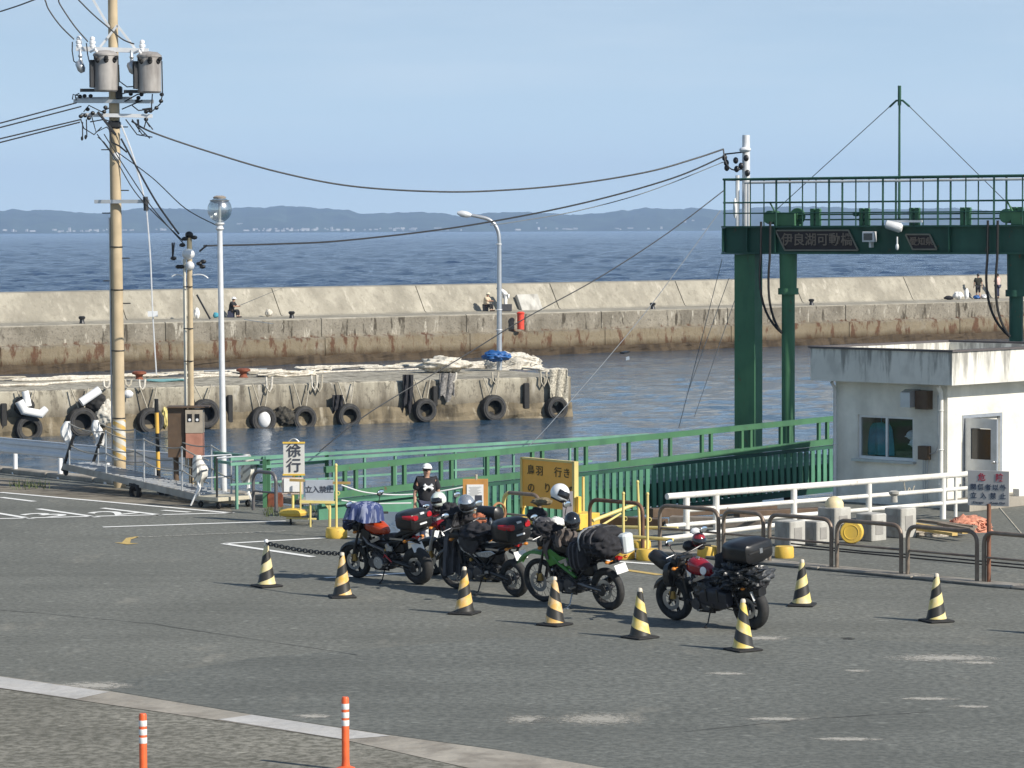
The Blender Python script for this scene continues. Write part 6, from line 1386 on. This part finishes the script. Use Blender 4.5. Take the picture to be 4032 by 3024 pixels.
for x in (1145,1225):
    for dy in (-.3,.25): b=MB(); b.torus(jl(x,2054,dy),(1,0,.1),.045,.02,14,6); b.build('wheel',m_black,js)
# ---------------- 立入禁止 sign ----------------
ns=thing('no_entry_sign','pale grey no-entry sign with four dark Japanese characters on a yellow trestle','sign',G(1260,2075)); jo=ns.location.copy(); Yj=jo.y
pp=panel(1202,1890,1314,1974,.03,M('sign_bluegrey',(.4,.43,.48),.4,.1,.06,4),ns,'panel')
for i,ch_ in enumerate('立入禁止'):
    p=jl(1216+i*27.5,1929,-.02); me=textmesh(ch_,.14,.003); me.materials.clear(); me.materials.append(m_ink); o_=bpy.data.objects.new('lettering',me); C.objects.link(o_); o_.parent=ns; o_.matrix_local=M4(p,(1,0,0),(0,0,1),(0,-1,0))
b=MB(); b.bar(jl(1180,1975,-.03),jl(1320,1978,-.03),.04,.05,(0,0,1)); b.cyl(jl(1298,1978),jl(1298,2075),.028,n=8); b.cyl(jl(1222,1978),jl(1222,2075),.02,n=8)
b.extr([(jl(1275,1978).x,jl(1275,1978).z),(jl(1296,1978).x,jl(1296,1978).z),(jl(1296,2010).x,jl(1296,2010).z)],-.02,.02); b.build('trestle',m_yelp,ns,smooth=0)
b=MB(); b.bar(jl(1140,1890,-.08),jl(1200,1892,-.08),.04,.05,(0,0,1)); b.build('left_arm',M('ochre_arm',(.35,.24,.08),.6),ns,smooth=0)
b=MB(); b.bar(jl(1310,1901,-.1),jl(1380,1902,-.1),.04,.05,(0,0,1)); b.build('right_arm',M('ochre_arm',(.35,.24,.08),.6),ns,smooth=0)
# rope barrier
for k,(pts,l) in enumerate((([(1345,1910),(1430,1937),(1540,1948),(1637,1946)],'upper white rope between the yellow pole stand and the standing person'),([(1345,1970),(1450,1982),(1620,1981)],'lower white rope between the yellow pole stand and the standing person'),([(1700,1940),(1770,1928),(1822,1918)],'short white rope from the standing person to the notice board'))):
    b=MB(); b.tube(curve([Q(x,y,59.2) for x,y in pts]),.014,6); tag(b.build('barrier_rope',m_whitecl),l,'rope')
pipe(Q(1636,1944,59.2),Q(1634,2080,59.2),.022,m_rope,'pale post to the left of the standing person holding the ropes','rope_post','post')
# notice board
nb_=thing('notice_board','wooden notice board with a printed sheet left of the ochre board','notice board',G(1872,2085)); jo=nb_.location.copy(); Yj=jo.y
panel(1822,1886,1922,2010,.04,m_wood,nb_,'backing'); panel(1838,1908,1904,2004,.012,m_paper,nb_,'printed_sheet',-.03,0)
b=MB()
for i in range(9): a=jl(1846+(i%3)*3,1918+i*4.2,-.04); c=jl(1896-(i*7%5)*4,1918+i*4.2,-.04); b.box(((a.x+c.x)/2,a.y,a.z),(c.x-a.x,.002,.006))
b.build('printed_lines',M('print_grey',(.4,.4,.4),.8),nb_,smooth=0)
panel(1870,1950,1898,1975,.003,m_ink,nb_,'photo',-.04,0); panel(1846,1980,1898,2000,.003,m_ink,nb_,'photo',-.04,0)
b=MB(); b.cyl(jl(1872,2010),jl(1872,2085),.04,n=8); b.cyl(jl(1875,1868),jl(1875,1890),.025,n=8); b.build('post',m_rope,nb_)
# small warning placard on the stand behind the helmets
wp_=thing('warning_placard','small grey placard with a triangle outline between the white and black helmets','sign',G(2240,2110)); jo=wp_.location.copy(); Yj=jo.y
panel(2215,1935,2256,2045,.02,M('placard_grey',(.3,.28,.29),.5),wp_,'panel')
b=MB(); q=[jl(2236,1940,-.014),jl(2218,1990,-.014),jl(2250,1992,-.014)]; b.tube(q,.007,5,closed=True); b.build('triangle_outline',m_ink,wp_)
b=MB(); b.cyl(jl(2236,2045),jl(2236,2110),.02); b.build('post',m_galv,wp_)
# white panel on the ground behind the orange bike
wp0=G(1548,2130,0); wpn=thing('white_panel','blank white panel on two legs standing behind the orange motorcycle','plain_panel',wp0); jo=wp0.copy(); Yj=jo.y
panel(1490,2016,1612,2108,.04,m_whitecl,wpn,'board')
for x in (1505,1598): b=MB(); b.cyl(jl(x,2108),jl(x,2131),.02); b.build('leg',m_galv,wpn)
netpile('white sheet heaped on the ground behind the orange motorcycle\'s rear wheel',G(1640,2130,0),(.6,.3,.42),m_whitecl,3,'ground_sheet')
# ---------------- people ----------------
def skin_body(name,verts,edges,radii,mat,parent=None,sub=2,rootv=0):
    me=bpy.data.meshes.new(name); me.from_pydata([tuple(v) for v in verts],edges,[]); me.materials.append(mat); me.update()
    ob=bpy.data.objects.new(name,me); C.objects.link(ob)
    sk=ob.modifiers.new('skin','SKIN'); sk.use_smooth_shade=True
    for i,r_ in enumerate(radii):
        d=me.skin_vertices[0].data[i]; d.radius=(r_,r_) if not isinstance(r_,tuple) else r_; d.use_root=(i==rootv)
    sb=ob.modifiers.new('sub','SUBSURF'); sb.levels=sub; sb.render_levels=sub
    dg=bpy.context.evaluated_depsgraph_get(); dg.update(); m2=bpy.data.meshes.new_from_object(ob.evaluated_get(dg)); bpy.data.objects.remove(ob)
    m2.name=name; m2.materials.clear(); m2.materials.append(mat)
    for p in m2.polygons: p.use_smooth=True
    o_=bpy.data.objects.new(name,m2); C.objects.link(o_)
    if parent is not None: o_.parent=parent
    return o_
def person(label,loc,rz,h,pose,shirt,trou,hat=None,hatm=None,skinm=m_skin,detail=False,hairm=m_blk,hatkind='cap',trou_len=1.,logo=False):
    # pose: joint dict in units of height, x forward, y left
    J={k:V(v)*h for k,v in pose.items()}
    root=thing('person',label,'person',loc,rz)
    names=['pelvis','waist','chest','neck','headb','head']; V_=[J[n] for n in names]; E_=[(0,1),(1,2),(2,3),(3,4),(4,5)]; Rr=[.075*h,.068*h,.078*h,.03*h,.045*h,.058*h]
    Rr[0]=(.085*h,.062*h);Rr[1]=(.075*h,.055*h);Rr[2]=(.09*h,.06*h)
    def chain(start,pts,rs):
        prev=start
        for p,r_ in zip(pts,rs): V_.append(J[p] if isinstance(p,str) else p); Rr.append(r_*h); E_.append((prev,len(V_)-1)); prev=len(V_)-1
        return prev
    for s_ in 'LR':
        chain(2,['sh'+s_,'el'+s_,'wr'+s_],[.036,.026,.018]); w=len(V_)-1; d=(J['wr'+s_]-J['el'+s_]).normalized()
        e=chain(w,[J['wr'+s_]+d*.03*h],[.02])
        sd=frame(d)[0]
        if detail:
            for q in range(4): chain(e,[J['wr'+s_]+d*.055*h+sd*(q-1.5)*.011*h,J['wr'+s_]+d*(.085-abs(q-1.5)*.006)*h+sd*(q-1.5)*.012*h+frame(d)[1]*.012*h],[.0056,.005])
            chain(w,[J['wr'+s_]+d*.03*h+sd*.026*h,J['wr'+s_]+d*.055*h+sd*.034*h],[.0065,.0055])
        else: chain(e,[J['wr'+s_]+d*.08*h],[.01])
        chain(0,['hp'+s_,'kn'+s_,'an'+s_,'to'+s_],[.052,.036,.024,.022])
    skin_body('body',V_,E_,Rr,skinm,root)
    hd=J['head']
    # shirt
    sv=[J['waist']+(J['pelvis']-J['waist'])*1.25,J['waist'],J['chest'],J['neck'].lerp(J['chest'],.25)]; sE=[(0,1),(1,2),(2,3)]; sR=[(.115*h,.09*h),(.115*h,.09*h),(.118*h,.088*h),.055*h]
    for s_ in 'LR':
        n0=len(sv); sv+= [J['sh'+s_],J['sh'+s_].lerp(J['el'+s_],.85)]; sE+=[(2,n0),(n0,n0+1)]; sR+=[.06*h,.05*h]
    skin_body('shirt',sv,sE,sR,shirt,root)
    tv=[J['pelvis']+V((0,0,.01*h))]; tE=[]; tR=[(.105*h,.082*h)]
    for s_ in 'LR':
        n0=len(tv); k=J['kn'+s_]; a=J['an'+s_]; tv+=[J['hp'+s_],k,k.lerp(a,.9 if trou_len==1. else .2)]; tE+=[(0,n0),(n0,n0+1),(n0+1,n0+2)]; tR+=[.064*h,.047*h,.038*h]
    skin_body('trousers',tv,tE,tR,trou,root)
    for s_ in 'LR':
        b=MB(); a=J['an'+s_]; t_=J['to'+s_]; d=(t_-a); d.z=0; d=d.normalized() if d.length>1e-5 else V((1,0,0)); c=a+d*.04*h; c.z=max(.02*h,a.z-.03*h); b.ell(c,(.075*h,.032*h,.024*h),M=Rz(math.atan2(d.y,d.x)),n=14,m=8); b.build('shoe',m_black,root)
    b=MB(); b.ell(hd+V((-.012*h,0,.018*h)),(.063*h,.052*h,.056*h),n=18,m=12,f=lambda a,q:q*(1 if a.z>-.3 or a.x<0 else .8)); b.build('hair',hairm,root)
    if detail:
        b=MB(); b.ell(hd+V((.056*h,0,-.008*h)),(.012*h,.008*h,.014*h),n=8,m=6); b.build('nose',skinm,root)
        for s_ in (-1,1):
            b=MB(); b.ell(hd+V((.05*h,.018*h*s_,.006*h)),(.005*h,.008*h,.004*h),n=8,m=6); b.build('eye',m_ink,root)
            b=MB(); b.ell(hd+V((0,.05*h*s_,0)),(.012*h,.006*h,.018*h),n=8,m=6); b.build('ear',skinm,root)
        b=MB(); b.box(hd+V((.05*h,0,-.03*h)),(.006*h,.026*h,.004*h)); b.build('mouth',M('lip',(.3,.1,.08),.6),root,smooth=0)
    if hatm:
        b=MB(); c=hd+V((0,0,.03*h)); b.ell(c,(.07*h,.062*h,.052*h),n=20,m=12,f=lambda a,q:V((q.x,q.y,max(q.z,-.008*h))))
        if hatkind=='cap':
            g_=[[c+V((.055*h+.055*h*i/3*math.cos(R(-60+120*j/8))*1.1,.06*h*math.sin(R(-60+120*j/8)),.004*h-.012*h*i/3)) for j in range(9)] for i in range(4)]; b.sheet(g_,.006)
        else: b.lathe([(.06*h,-.004*h),(.1*h,-.014*h),(.1*h,-.01*h),(.06*h,.006*h)],c,(0,0,1),20)
        b.build('hat',hatm,root)
    return root,J
ST=dict(pelvis=(0,0,.52),waist=(.005,0,.6),chest=(0,0,.74),neck=(0,0,.83),headb=(.005,0,.88),head=(.012,0,.925),
 shL=(0,.105,.8),elL=(-.01,.15,.64),wrL=(.03,.16,.5),shR=(0,-.105,.8),elR=(-.01,-.15,.64),wrR=(.03,-.16,.5),
 hpL=(0,.05,.5),knL=(.01,.055,.28),anL=(-.01,.06,.045),toL=(.08,.07,.015),hpR=(0,-.05,.5),knR=(.01,-.055,.28),anR=(-.01,-.06,.045),toR=(.08,-.07,.015))
pz=Q(1680,1826,57.6); pr_,Jp=person('person in a white cap and black T-shirt with a white emblem, standing behind the motorcycles',(pz.x,57.6,0),-1.35,pz.z,ST,m_blackcl,m_darkcl,hatm=m_whitecl,detail=True)
b=MB(); h=pz.z; c=V((.092*h,0,.715*h))
def yz(p,k=.012): return V((c.x+k,p[0]*h,c.z+p[1]*h))
for s_ in (-1,1):
    for t_ in (-1,1): b.tube([yz((.0,.0)),yz((.03*s_,.008*t_)),yz((.055*s_,.03*t_))],[.018,.022,.032],8)
    b.tube([yz((.04*s_,-.02)),yz((.036*s_,0)),yz((.04*s_,.02))],.016,8)
b.build('shirt_emblem',m_whitecl,pr_)
# people on the breakwater
def bwloc(x,y): p=bwpix(x,y,4.0); p=bwpix(x,y,3.6); return V((p.x,p.y,1.0))
SIT=dict(ST); SIT.update(pelvis=(0,0,.2),waist=(.02,0,.29),chest=(.05,0,.42),neck=(.08,0,.51),headb=(.09,0,.55),head=(.105,0,.6),shL=(.06,.1,.48),elL=(.16,.12,.36),wrL=(.26,.06,.36),shR=(.06,-.1,.48),elR=(.16,-.12,.36),wrR=(.26,-.06,.37),hpL=(.02,.05,.19),knL=(.23,.08,.24),anL=(.24,.08,.045),toL=(.32,.09,.015),hpR=(.02,-.05,.19),knR=(.23,-.08,.24),anR=(.24,-.08,.045),toR=(.32,-.09,.015))
BEND=dict(ST); BEND.update(waist=(.03,0,.58),chest=(.13,0,.68),neck=(.2,0,.71),headb=(.24,0,.72),head=(.28,0,.72),shL=(.15,.1,.68),elL=(.2,.12,.53),wrL=(.24,.1,.4),shR=(.15,-.1,.68),elR=(.2,-.12,.53),wrR=(.24,-.1,.4))
p_=bwloc(910,1258); fisher,_=person('seated person in dark clothes and white hood holding a fishing rod on the breakwater ledge',p_,-.3,1.65,SIT,m_blackcl,m_blackcl,hatm=m_whitecl,hatkind='brim')
b=MB(); b.box(p_+V((0,.0,.17)),(.36,.36,.34)); tag(b.build('stool_box',m_darkcl,smooth=0),'dark box the rod-holding person sits on','box')
b=MB(); b.tube([p_+V((.4,-.15,.62)),p_+V((3.2,-.8,1.75))],[.018,.006],6); tag(b.build('fishing_rod',m_wireg),'fishing rod slanting up to the right from the dark-clothed seated person','fishing rod')
b=MB(); b.tube([Q(962,1258,164),Q(1075,1275,166)],.02,5); tag(b.build('fishing_rod',m_wireg),'fishing rod lying low across the ledge beside the seated person','fishing rod')
p2_=bwloc(1912,1237); person('seated person in a cream hat and vest with black trousers on the breakwater ledge',p2_,-.5,1.6,SIT,M('cream_vest',(.6,.5,.36),.9),m_blackcl,hatm=M('cream_hat',(.65,.6,.45),.9),hatkind='brim')
b=MB(); b.box(p2_+V((0,0,.16)),(.34,.34,.32)); tag(b.build('stool_box',m_dkm,smooth=0),'dark box under the person in the cream hat','box')
b=MB(); b.box(p2_+V((1.15,.1,.2)),(.75,.4,.4)); tag(b.build('tackle_box',m_greycl,smooth=0,bevel=.02),'grey tackle box between the seated and the bending person','box')
p3_=bwloc(1992,1238); person('person in white bending forward beside the lamp post on the breakwater ledge',p3_,2.9,1.72,BEND,m_whitecl,m_whitecl,hairm=m_blk)
p4_=bwloc(3851,1195); WALK=dict(ST); WALK.update(knL=(.03,.05,.28),anL=(.06,.05,.045),toL=(.14,.06,.015),anR=(-.08,-.06,.05),toR=(.0,-.06,.015)); person('person in a black outfit with shorts standing with their back turned on the breakwater',p4_,1.6,1.66,WALK,M('dark_olive_cloth',(.03,.03,.022),.9),m_blackcl,hatm=m_blk,trou_len=.5)
p5_=bwloc(3928,1195); ARMS=dict(ST); ARMS.update(elL=(.05,.13,.68),wrL=(.14,.03,.7),elR=(.05,-.13,.68),wrR=(.14,-.03,.68)); person('person in a pale pink top and dark trousers behind the gantry hose on the breakwater',p5_,2.4,1.66,ARMS,M('pink_cloth',(.62,.42,.38),.9),m_darkcl)
for k,(x,w_,h_,m__,nm,l) in enumerate(((3772,.62,.52,m_whitecl,'white_sack','round white sack on the ledge left of the standing person'),(3805,.32,.7,m_whitecl,'white_bundle','upright white bundle between the sack and the standing person'),(3735,.6,.25,m_blackcl,'black_bag','low black bag left of the white sack on the ledge'),(3845,.45,.25,m_blue,'blue_bag','blue bag at the feet of the standing person in black'),(3875,.5,.3,m_galvw,'grey_sack','pale grey sack right of the standing person in black'),(775,.3,.55,m_whitecl,'white_bundle','white bundle behind the slim pole on the breakwater ledge'),(1058,.4,.4,m_net,'pale_bag','small pale bag right of the seated fisher'),(850,.3,.3,m_teal,'blue_green_bag','small teal bag left of the globe lamp on the ledge'))):
    q=bwpix(x,1230,3.5); lump(nm,l,'bag',V((q.x,q.y,1.0+h_/2)),(w_/2,w_/2.4,h_/2),m__,k+2,.25,4)
for k,x in enumerate((322,1148,2570,3195,820)):
    q=bwpix(x,1200,1.1); b=MB(); b.lathe([(.16,0),(.13,.05),(.11,.2),(.17,.26),(.18,.33),(.12,.38)],V((q.x,q.y,.96)),(0,0,1),18)
    if x==820: b=MB(); b.bar(V((q.x,q.y+1,1.)),V((q.x-.7,q.y+1,2.3)),.2,.08); tag(b.build('leaning_board',m_blk,smooth=0),'dark board leaning on the breakwater left of the globe lamp','board'); continue
    tag(b.build('ledge_bollard',m_dkm),['dark mooring bollard on the ledge left of the tall pole','dark mooring bollard on the ledge right of the globe lamp','dark mooring bollard on the ledge left of the gantry column','dark mooring bollard on the ledge under the gantry\'s name plate'][k],'bollard','mooring bollards on the ledge')
b=MB(); q=bwpix(2050,1262,-.3); b.cyl((q.x,q.y,q.z-.5),(q.x,q.y,q.z+.38),.2,n=18); b.lathe([(.21,.36),(.24,.42),(.15,.5)],q,(0,0,1),16); b.torus(q,(0,0,1),.2,.02,18,5); tag(b.build('orange_float',M('float_orange',(.7,.07,.04),.5,0,.15)),'orange-red cylinder hanging on the breakwater wall right of the lamp','float')
b=MB(); a=bwpix(2080,1185,4.3); b.box(bwpix(2085,1200,4.05),(1.6,.25,1.3),M=Matrix.Rotation(.68,3,'Z')@Matrix.Rotation(R(-28),3,'X')); tag(b.build('concrete_patch',m_blkc,smooth=0,bevel=.04),'pale concrete slab leaning on the parapet right of the person in white','slab')
# ---------------- jetty clutter ----------------
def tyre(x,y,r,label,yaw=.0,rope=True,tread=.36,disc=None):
    r*=1.06; p=jpix(x,y,-.22); o_=thing('tyre_fender',label,'tyre fender',p,0,'truck tyres hung along the jetty'); ax=(JN+V((yaw,0,0))).normalized()
    b=MB(); R_=r; w=tread
    b.lathe([(R_*.58,-w*.42),(R_*.72,-w*.5),(R_*.95,-w*.46),(R_,-w*.3),(R_,w*.3),(R_*.95,w*.46),(R_*.72,w*.5),(R_*.58,w*.42),(R_*.56,w*.2),(R_*.56,-w*.2)],(0,0,0),ax,32,True); b.build('tyre',m_tyre,o_,smooth=35)
    b=MB(); b.torus(ax*w*.51,ax,R_*.8,.012,28,5); b.build('bead_ring',m_greycl,o_)
    b=MB(); b.lathe([(R_*.3,-w*.46),(R_*.6,-w*.46),(R_*.6,-w*.4),(.02,-w*.4)],(0,0,0),ax,24); b.build('hole_shade_disc',m_black,o_)  # added black disc, paints the shade inside the tyre hole
    top=.15-p.z
    if rope and top>r:
        b=MB()
        for s_ in (-.35,.3): q=V((JD.x*s_,JD.y*s_,top))-JN*.1*-1; b.tube([JD*s_*.3+V((0,0,r*.9)),V((JD.x*s_,JD.y*s_,top))+JN*-.12],.025,6)
        b.build('rope',m_rope,o_)
    if disc: b=MB(); b.ell(ax*w*.3,(.24,.14,.3),n=16,m=10); b.build('white_float',m_whitecl,o_)
    return o_
TL_=['big truck tyre under the bent white tubes at the jetty\'s left','truck tyre left of the tall pole below the white roll','truck tyre with yellow rope right of the tall pole','truck tyre hung high behind the meter cabinet','truck tyre with a white float in its hole','truck tyre just right of the one with the white float','truck tyre right of the dark frayed rope bundle','truck tyre with pale rope in it beside the torn dark sheet','clean-looking truck tyre under two taut ropes near the jetty end','last truck tyre at the jetty\'s right corner']
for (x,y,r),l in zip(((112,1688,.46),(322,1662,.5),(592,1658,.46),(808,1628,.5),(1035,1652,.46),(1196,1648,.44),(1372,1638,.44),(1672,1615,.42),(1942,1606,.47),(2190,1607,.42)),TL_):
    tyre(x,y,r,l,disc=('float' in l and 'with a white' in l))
for k,(x,y0,y1,w_) in enumerate(((15,1588,1700,.22),(905,1555,1665,.2),(1712,1520,1600,.2),(2072,1508,1610,.24))):
    a=jpix(x,y0,-.05); c=jpix(x,y1,-.05); b=MB(); b.box((a+c)/2,(w_,.14,abs(a.z-c.z)),rz=math.atan2(JD.y,JD.x),ch=.03); tag(b.build('rubber_fender',m_black,smooth=0),['black rubber fender strip at the left edge of the jetty','black rubber fender strip right of the globe lamp','black rubber fender strip beside the torn dark sheet','black rubber fender strip between the last two tyres'][k],'fender','upright rubber fender strips')
lump('rubber_bumper','black rounded rubber bumper above the leftmost tyre','bumper',jpix(95,1600,-.2),(.35,.2,.35),m_black,3,.1)
lump('rubber_bumper','black rubber bumper behind the white roll near the tall pole','bumper',jpix(375,1585,-.15),(.4,.2,.35),m_black,5,.2)
b=MB(); b.tube([jpix(75,1580,-.45),jpix(95,1618,-.5),jpix(160,1630,-.5),jpix(182,1608,-.5)],[.16,.16,.16,.12],12); b.tube([jpix(98,1540,-.3),jpix(112,1600,-.35)],.13,12); tag(b.build('white_tubes',m_whitecl),'bent white foam tubes tied above the leftmost tyre','foam tubes')
b=MB(); b.tube([jpix(318,1585,-.4),jpix(392,1535,-.4)],.15,14); tag(b.build('white_roll',m_whitecl),'slanting white roll on the jetty face left of the tall pole','roll')
lump('crumpled_sheet','crumpled white sheet hanging on the jetty left of the tall pole','sheet',jpix(408,1625,-.3),(.35,.15,.42),m_net,4,.35,7)
lump('white_float','small white float right of the tall pole on the jetty face','float',jpix(505,1552,-.2),(.17,.12,.14),m_whitecl,3,.1)
lump('yellow_rope','frayed yellow rope hanging right of the third tyre','rope',jpix(650,1645,-.2),(.12,.08,.33),m_yelp,6,.4,7)
def hang(name,x0,x1,y0,y1,mat,label,seed,cat='sheet'):
    g_=[]; rr_=random.Random(seed)
    for i in range(9):
        row=[]
        for j in range(12):
            a=j/11; row.append(jpix(x0+(x1-x0)*a,y0+(y1-y0)*i/8*(1+.15*math.sin(a*9+seed)),-.12-.06*math.sin(a*14+i*.4+seed)))
        g_.append(row)
    b=MB(); b.sheet(g_,.03); return tag(b.build(name,mat,smooth=70),label,cat)
hang('dark_net',1585,1625,1475,1610,m_blackcl,'dark ragged net hanging on the jetty face left of the eighth tyre',2,'net')
hang('torn_sheet',1730,1790,1470,1570,M('grey_net',(.2,.19,.18),.95,0,.6,14),'torn grey sheet hanging from the jetty top',3)
hang('frayed_net',2165,2235,1455,1580,M('pale_net',(.4,.37,.3),.95,0,.7,16),'pale frayed net hanging at the jetty\'s right corner',5,'net')
hang('dark_bundle',1308,1350,1555,1620,m_blackcl,'dark frayed bundle hanging left of the seventh tyre',7,'net')
lump('dark_bundle','dark tangled bundle between the fifth and sixth tyres','bundle',jpix(1115,1640,-.15),(.35,.15,.3),M('dark_tangle',(.06,.055,.045),.95,0,.6,12),6,.5,7)
rr_=random.Random(21)
def coil(name,label,x,y,n,rad,mat,seed,h=.05,stretch=2.2,r_=.035):
    rq=random.Random(seed); c=G(x,y,.14); P_=[]
    for i in range(n*7):
        a=i*2*math.pi/7; q=rad*(.6+.4*rq.random()); P_.append(c+JD*(q*math.cos(a)*stretch+rq.uniform(-.1,.1))-JN*(q*math.sin(a)*.6)+V((0,0,rq.uniform(0,h))))
    b=MB(); b.tube(curve(P_,3),r_,6); return tag(b.build(name,mat),label,'rope')
coil('rope_coil','pale rope lying along the jetty edge at the far left',60,1518,3,.35,m_net,1,stretch=4)
coil('rope_coil','pale rope loops on the jetty edge left of the tall pole',380,1500,4,.35,m_net,2,stretch=3)
coil('rope_coil','blue-green rope bunched on the jetty edge left of the slim pole',660,1500,4,.3,m_ropeg,3,stretch=3)
coil('rope_coil','thick white rope heap right of the globe lamp on the jetty',1130,1480,7,.5,m_net,4,.2,stretch=2.6)
coil('rope_coil','white rope heap near the jetty middle, next to a red bollard',1255,1460,6,.3,m_net,5,.18,stretch=2)
coil('rope_coil','white cord pile beside the reddish bollard left of the lamp post',1745,1440,7,.4,m_net,6,.22,stretch=2)
coil('rope_coil','pale rope strewn on the jetty top left of the lamp post',1880,1450,6,.45,m_net,7,.12,stretch=2.2)
coil('rope_coil','pale rope at the jetty\'s right corner',2180,1462,7,.4,m_net,8,.1,stretch=1.6)
coil('rope_coil','white rope on the far jetty edge behind the globe lamp',940,1466,4,.3,m_net,9,.12,stretch=3)
for k,(pts,mt_) in enumerate((([(0,1520),(150,1512),(300,1502),(450,1498)],m_net),([(300,1488),(500,1474),(760,1462),(1050,1452)],m_wireg),([(500,1496),(650,1500),(800,1484),(950,1478)],m_net),([(1150,1470),(1400,1462),(1650,1452),(1900,1442)],m_net),([(1350,1450),(1600,1440),(1800,1436)],m_net),([(2000,1440),(2100,1452),(2200,1456)],m_net))):
    b=MB(); b.tube(curve([G(x,y+rr_.uniform(-2,2),.16) for x,y in pts],6),.04,6); tag(b.build('mooring_rope',mt_),['pale rope running along the jetty edge at the left','thin dark line along the jetty top behind the poles','pale rope on the jetty edge between the poles','long pale rope along the front edge of the jetty middle','long pale rope on the far side of the jetty middle','pale rope curving to the jetty\'s right corner'][k],'rope')
for k,(x,y,dr) in enumerate(((560,1494,40),(505,1496,25),(1238,1478,60),(1257,1476,68),(1060,1484,60),(1950,1466,45),(1785,1468,38),(2140,1462,60),(420,1500,28))):
    a=jpix(x-12,y,-.03); c=jpix(x+12,y-1,-.03); b=MB(); b.tube([a,jpix(x-10,y+dr*.7,-.1),jpix(x,y+dr,-.1),jpix(x+9,y+dr*.7,-.1),c],.04,6); tag(b.build('hanging_rope',m_rope if k%2 else m_net),'rope loop hanging over the jetty edge','rope','rope loops hanging over the jetty edge')
b=MB(); c=G(1966,1440,.12); 
netpile('large grey-white net heap around the lamp post foot on the jetty',G(2010,1449,.12)+V((.1,-.3,0)),(1.25,.8,.6),m_net,6)
lump('blue_tarpaulin','blue tarpaulin wrapped round the foot of the curved lamp post','tarpaulin',Q(1955,1403,125.5),(.5,.4,.2),m_blue,3,.35,7)
lump('white_sheet','white sheet in a heap by the reddish bollard on the jetty','sheet',Q(1750,1436,124)+V((0,0,0)),(.9,.5,.28),m_net,9,.4,6)
for k,(x,y,l) in enumerate(((548,1472,'reddish mooring bollard on the jetty right of the tall pole'),(958,1452,'reddish mooring bollard on the jetty right of the globe lamp'),(1712,1430,'reddish mooring bollard on the jetty beside the white sheet'))):
    b=MB(); c=Q(x,y,124.5-(1712-x)*.005); c.z=.12; b.lathe([(.2,0),(.15,.04),(.12,.12),(.15,.2),(.27,.24),(.27,.31),(.16,.35)],c,(0,0,1),20); tag(b.build('jetty_bollard',m_rust),l,'bollard','rusty bollards on the jetty')
# weeds at the quay
b=MB(); rg_=random.Random(5)
for i in range(420):
    p=G(rg_.choice([rg_.uniform(1040,1110),rg_.uniform(60,180),rg_.uniform(1180,1330)]),rg_.uniform(2008,2035) if i%3 else rg_.uniform(1905,1925),0); 
    if p.x<-8 and i%3: p=G(rg_.uniform(40,200),rg_.uniform(1908,1930),0)
    a=rg_.uniform(0,6.28); h_=rg_.uniform(.05,.2); d=V((math.cos(a),math.sin(a),0)); e=V((-d.y,d.x,0))*.008; b.add([p-e,p+e,p+d*h_*.5+V((0,0,h_))],[(0,1,2)])
b.build('weeds',M('weed_green',(.08,.11,.03),.8,0,.3),smooth=0,origin=(0,0,0))['kind']='stuff'
# scattered netting and rope over the jetty top
for k in range(16):
    x=60+k*132+rr_.uniform(-30,30); 
    if 1930<x<2090: continue
    c=G(x,1505-x*.03+rr_.uniform(-12,2),.12); 
    coil('strewn_rope','pale weathered rope strewn across the jetty top',x,1508-x*.030+rr_.uniform(-22,-2),rr_.choice([3,4,5]),rr_.uniform(.3,.6),rr_.choice([m_net,m_rope,m_net]),40+k,.1,stretch=rr_.uniform(2,4.5),r_=.03)['group']='pale ropes strewn over the jetty top'
# pebbles of shade casting rails: white breakwater strip light
# ---------------- air ----------------
b=MB(); b.box((0,7500,150),(30000,15400,330)); 
t=bpy.data.materials.new('haze'); t.use_nodes=True; n_=t.node_tree; n_.nodes.remove(n_.nodes['Principled BSDF']); pv=n_.nodes.new('ShaderNodeVolumePrincipled')
pv.inputs['Density'].default_value=6.5e-5; pv.inputs['Color'].default_value=(.5,.7,1,1); pv.inputs['Anisotropy'].default_value=0
n_.links.new(pv.outputs[0],n_.nodes['Material Output'].inputs['Volume'])
o=b.build('haze',t,smooth=0,origin=(0,0,0)); o['kind']='stuff'
S.cycles.volume_bounces=1; S.cycles.max_bounces=8
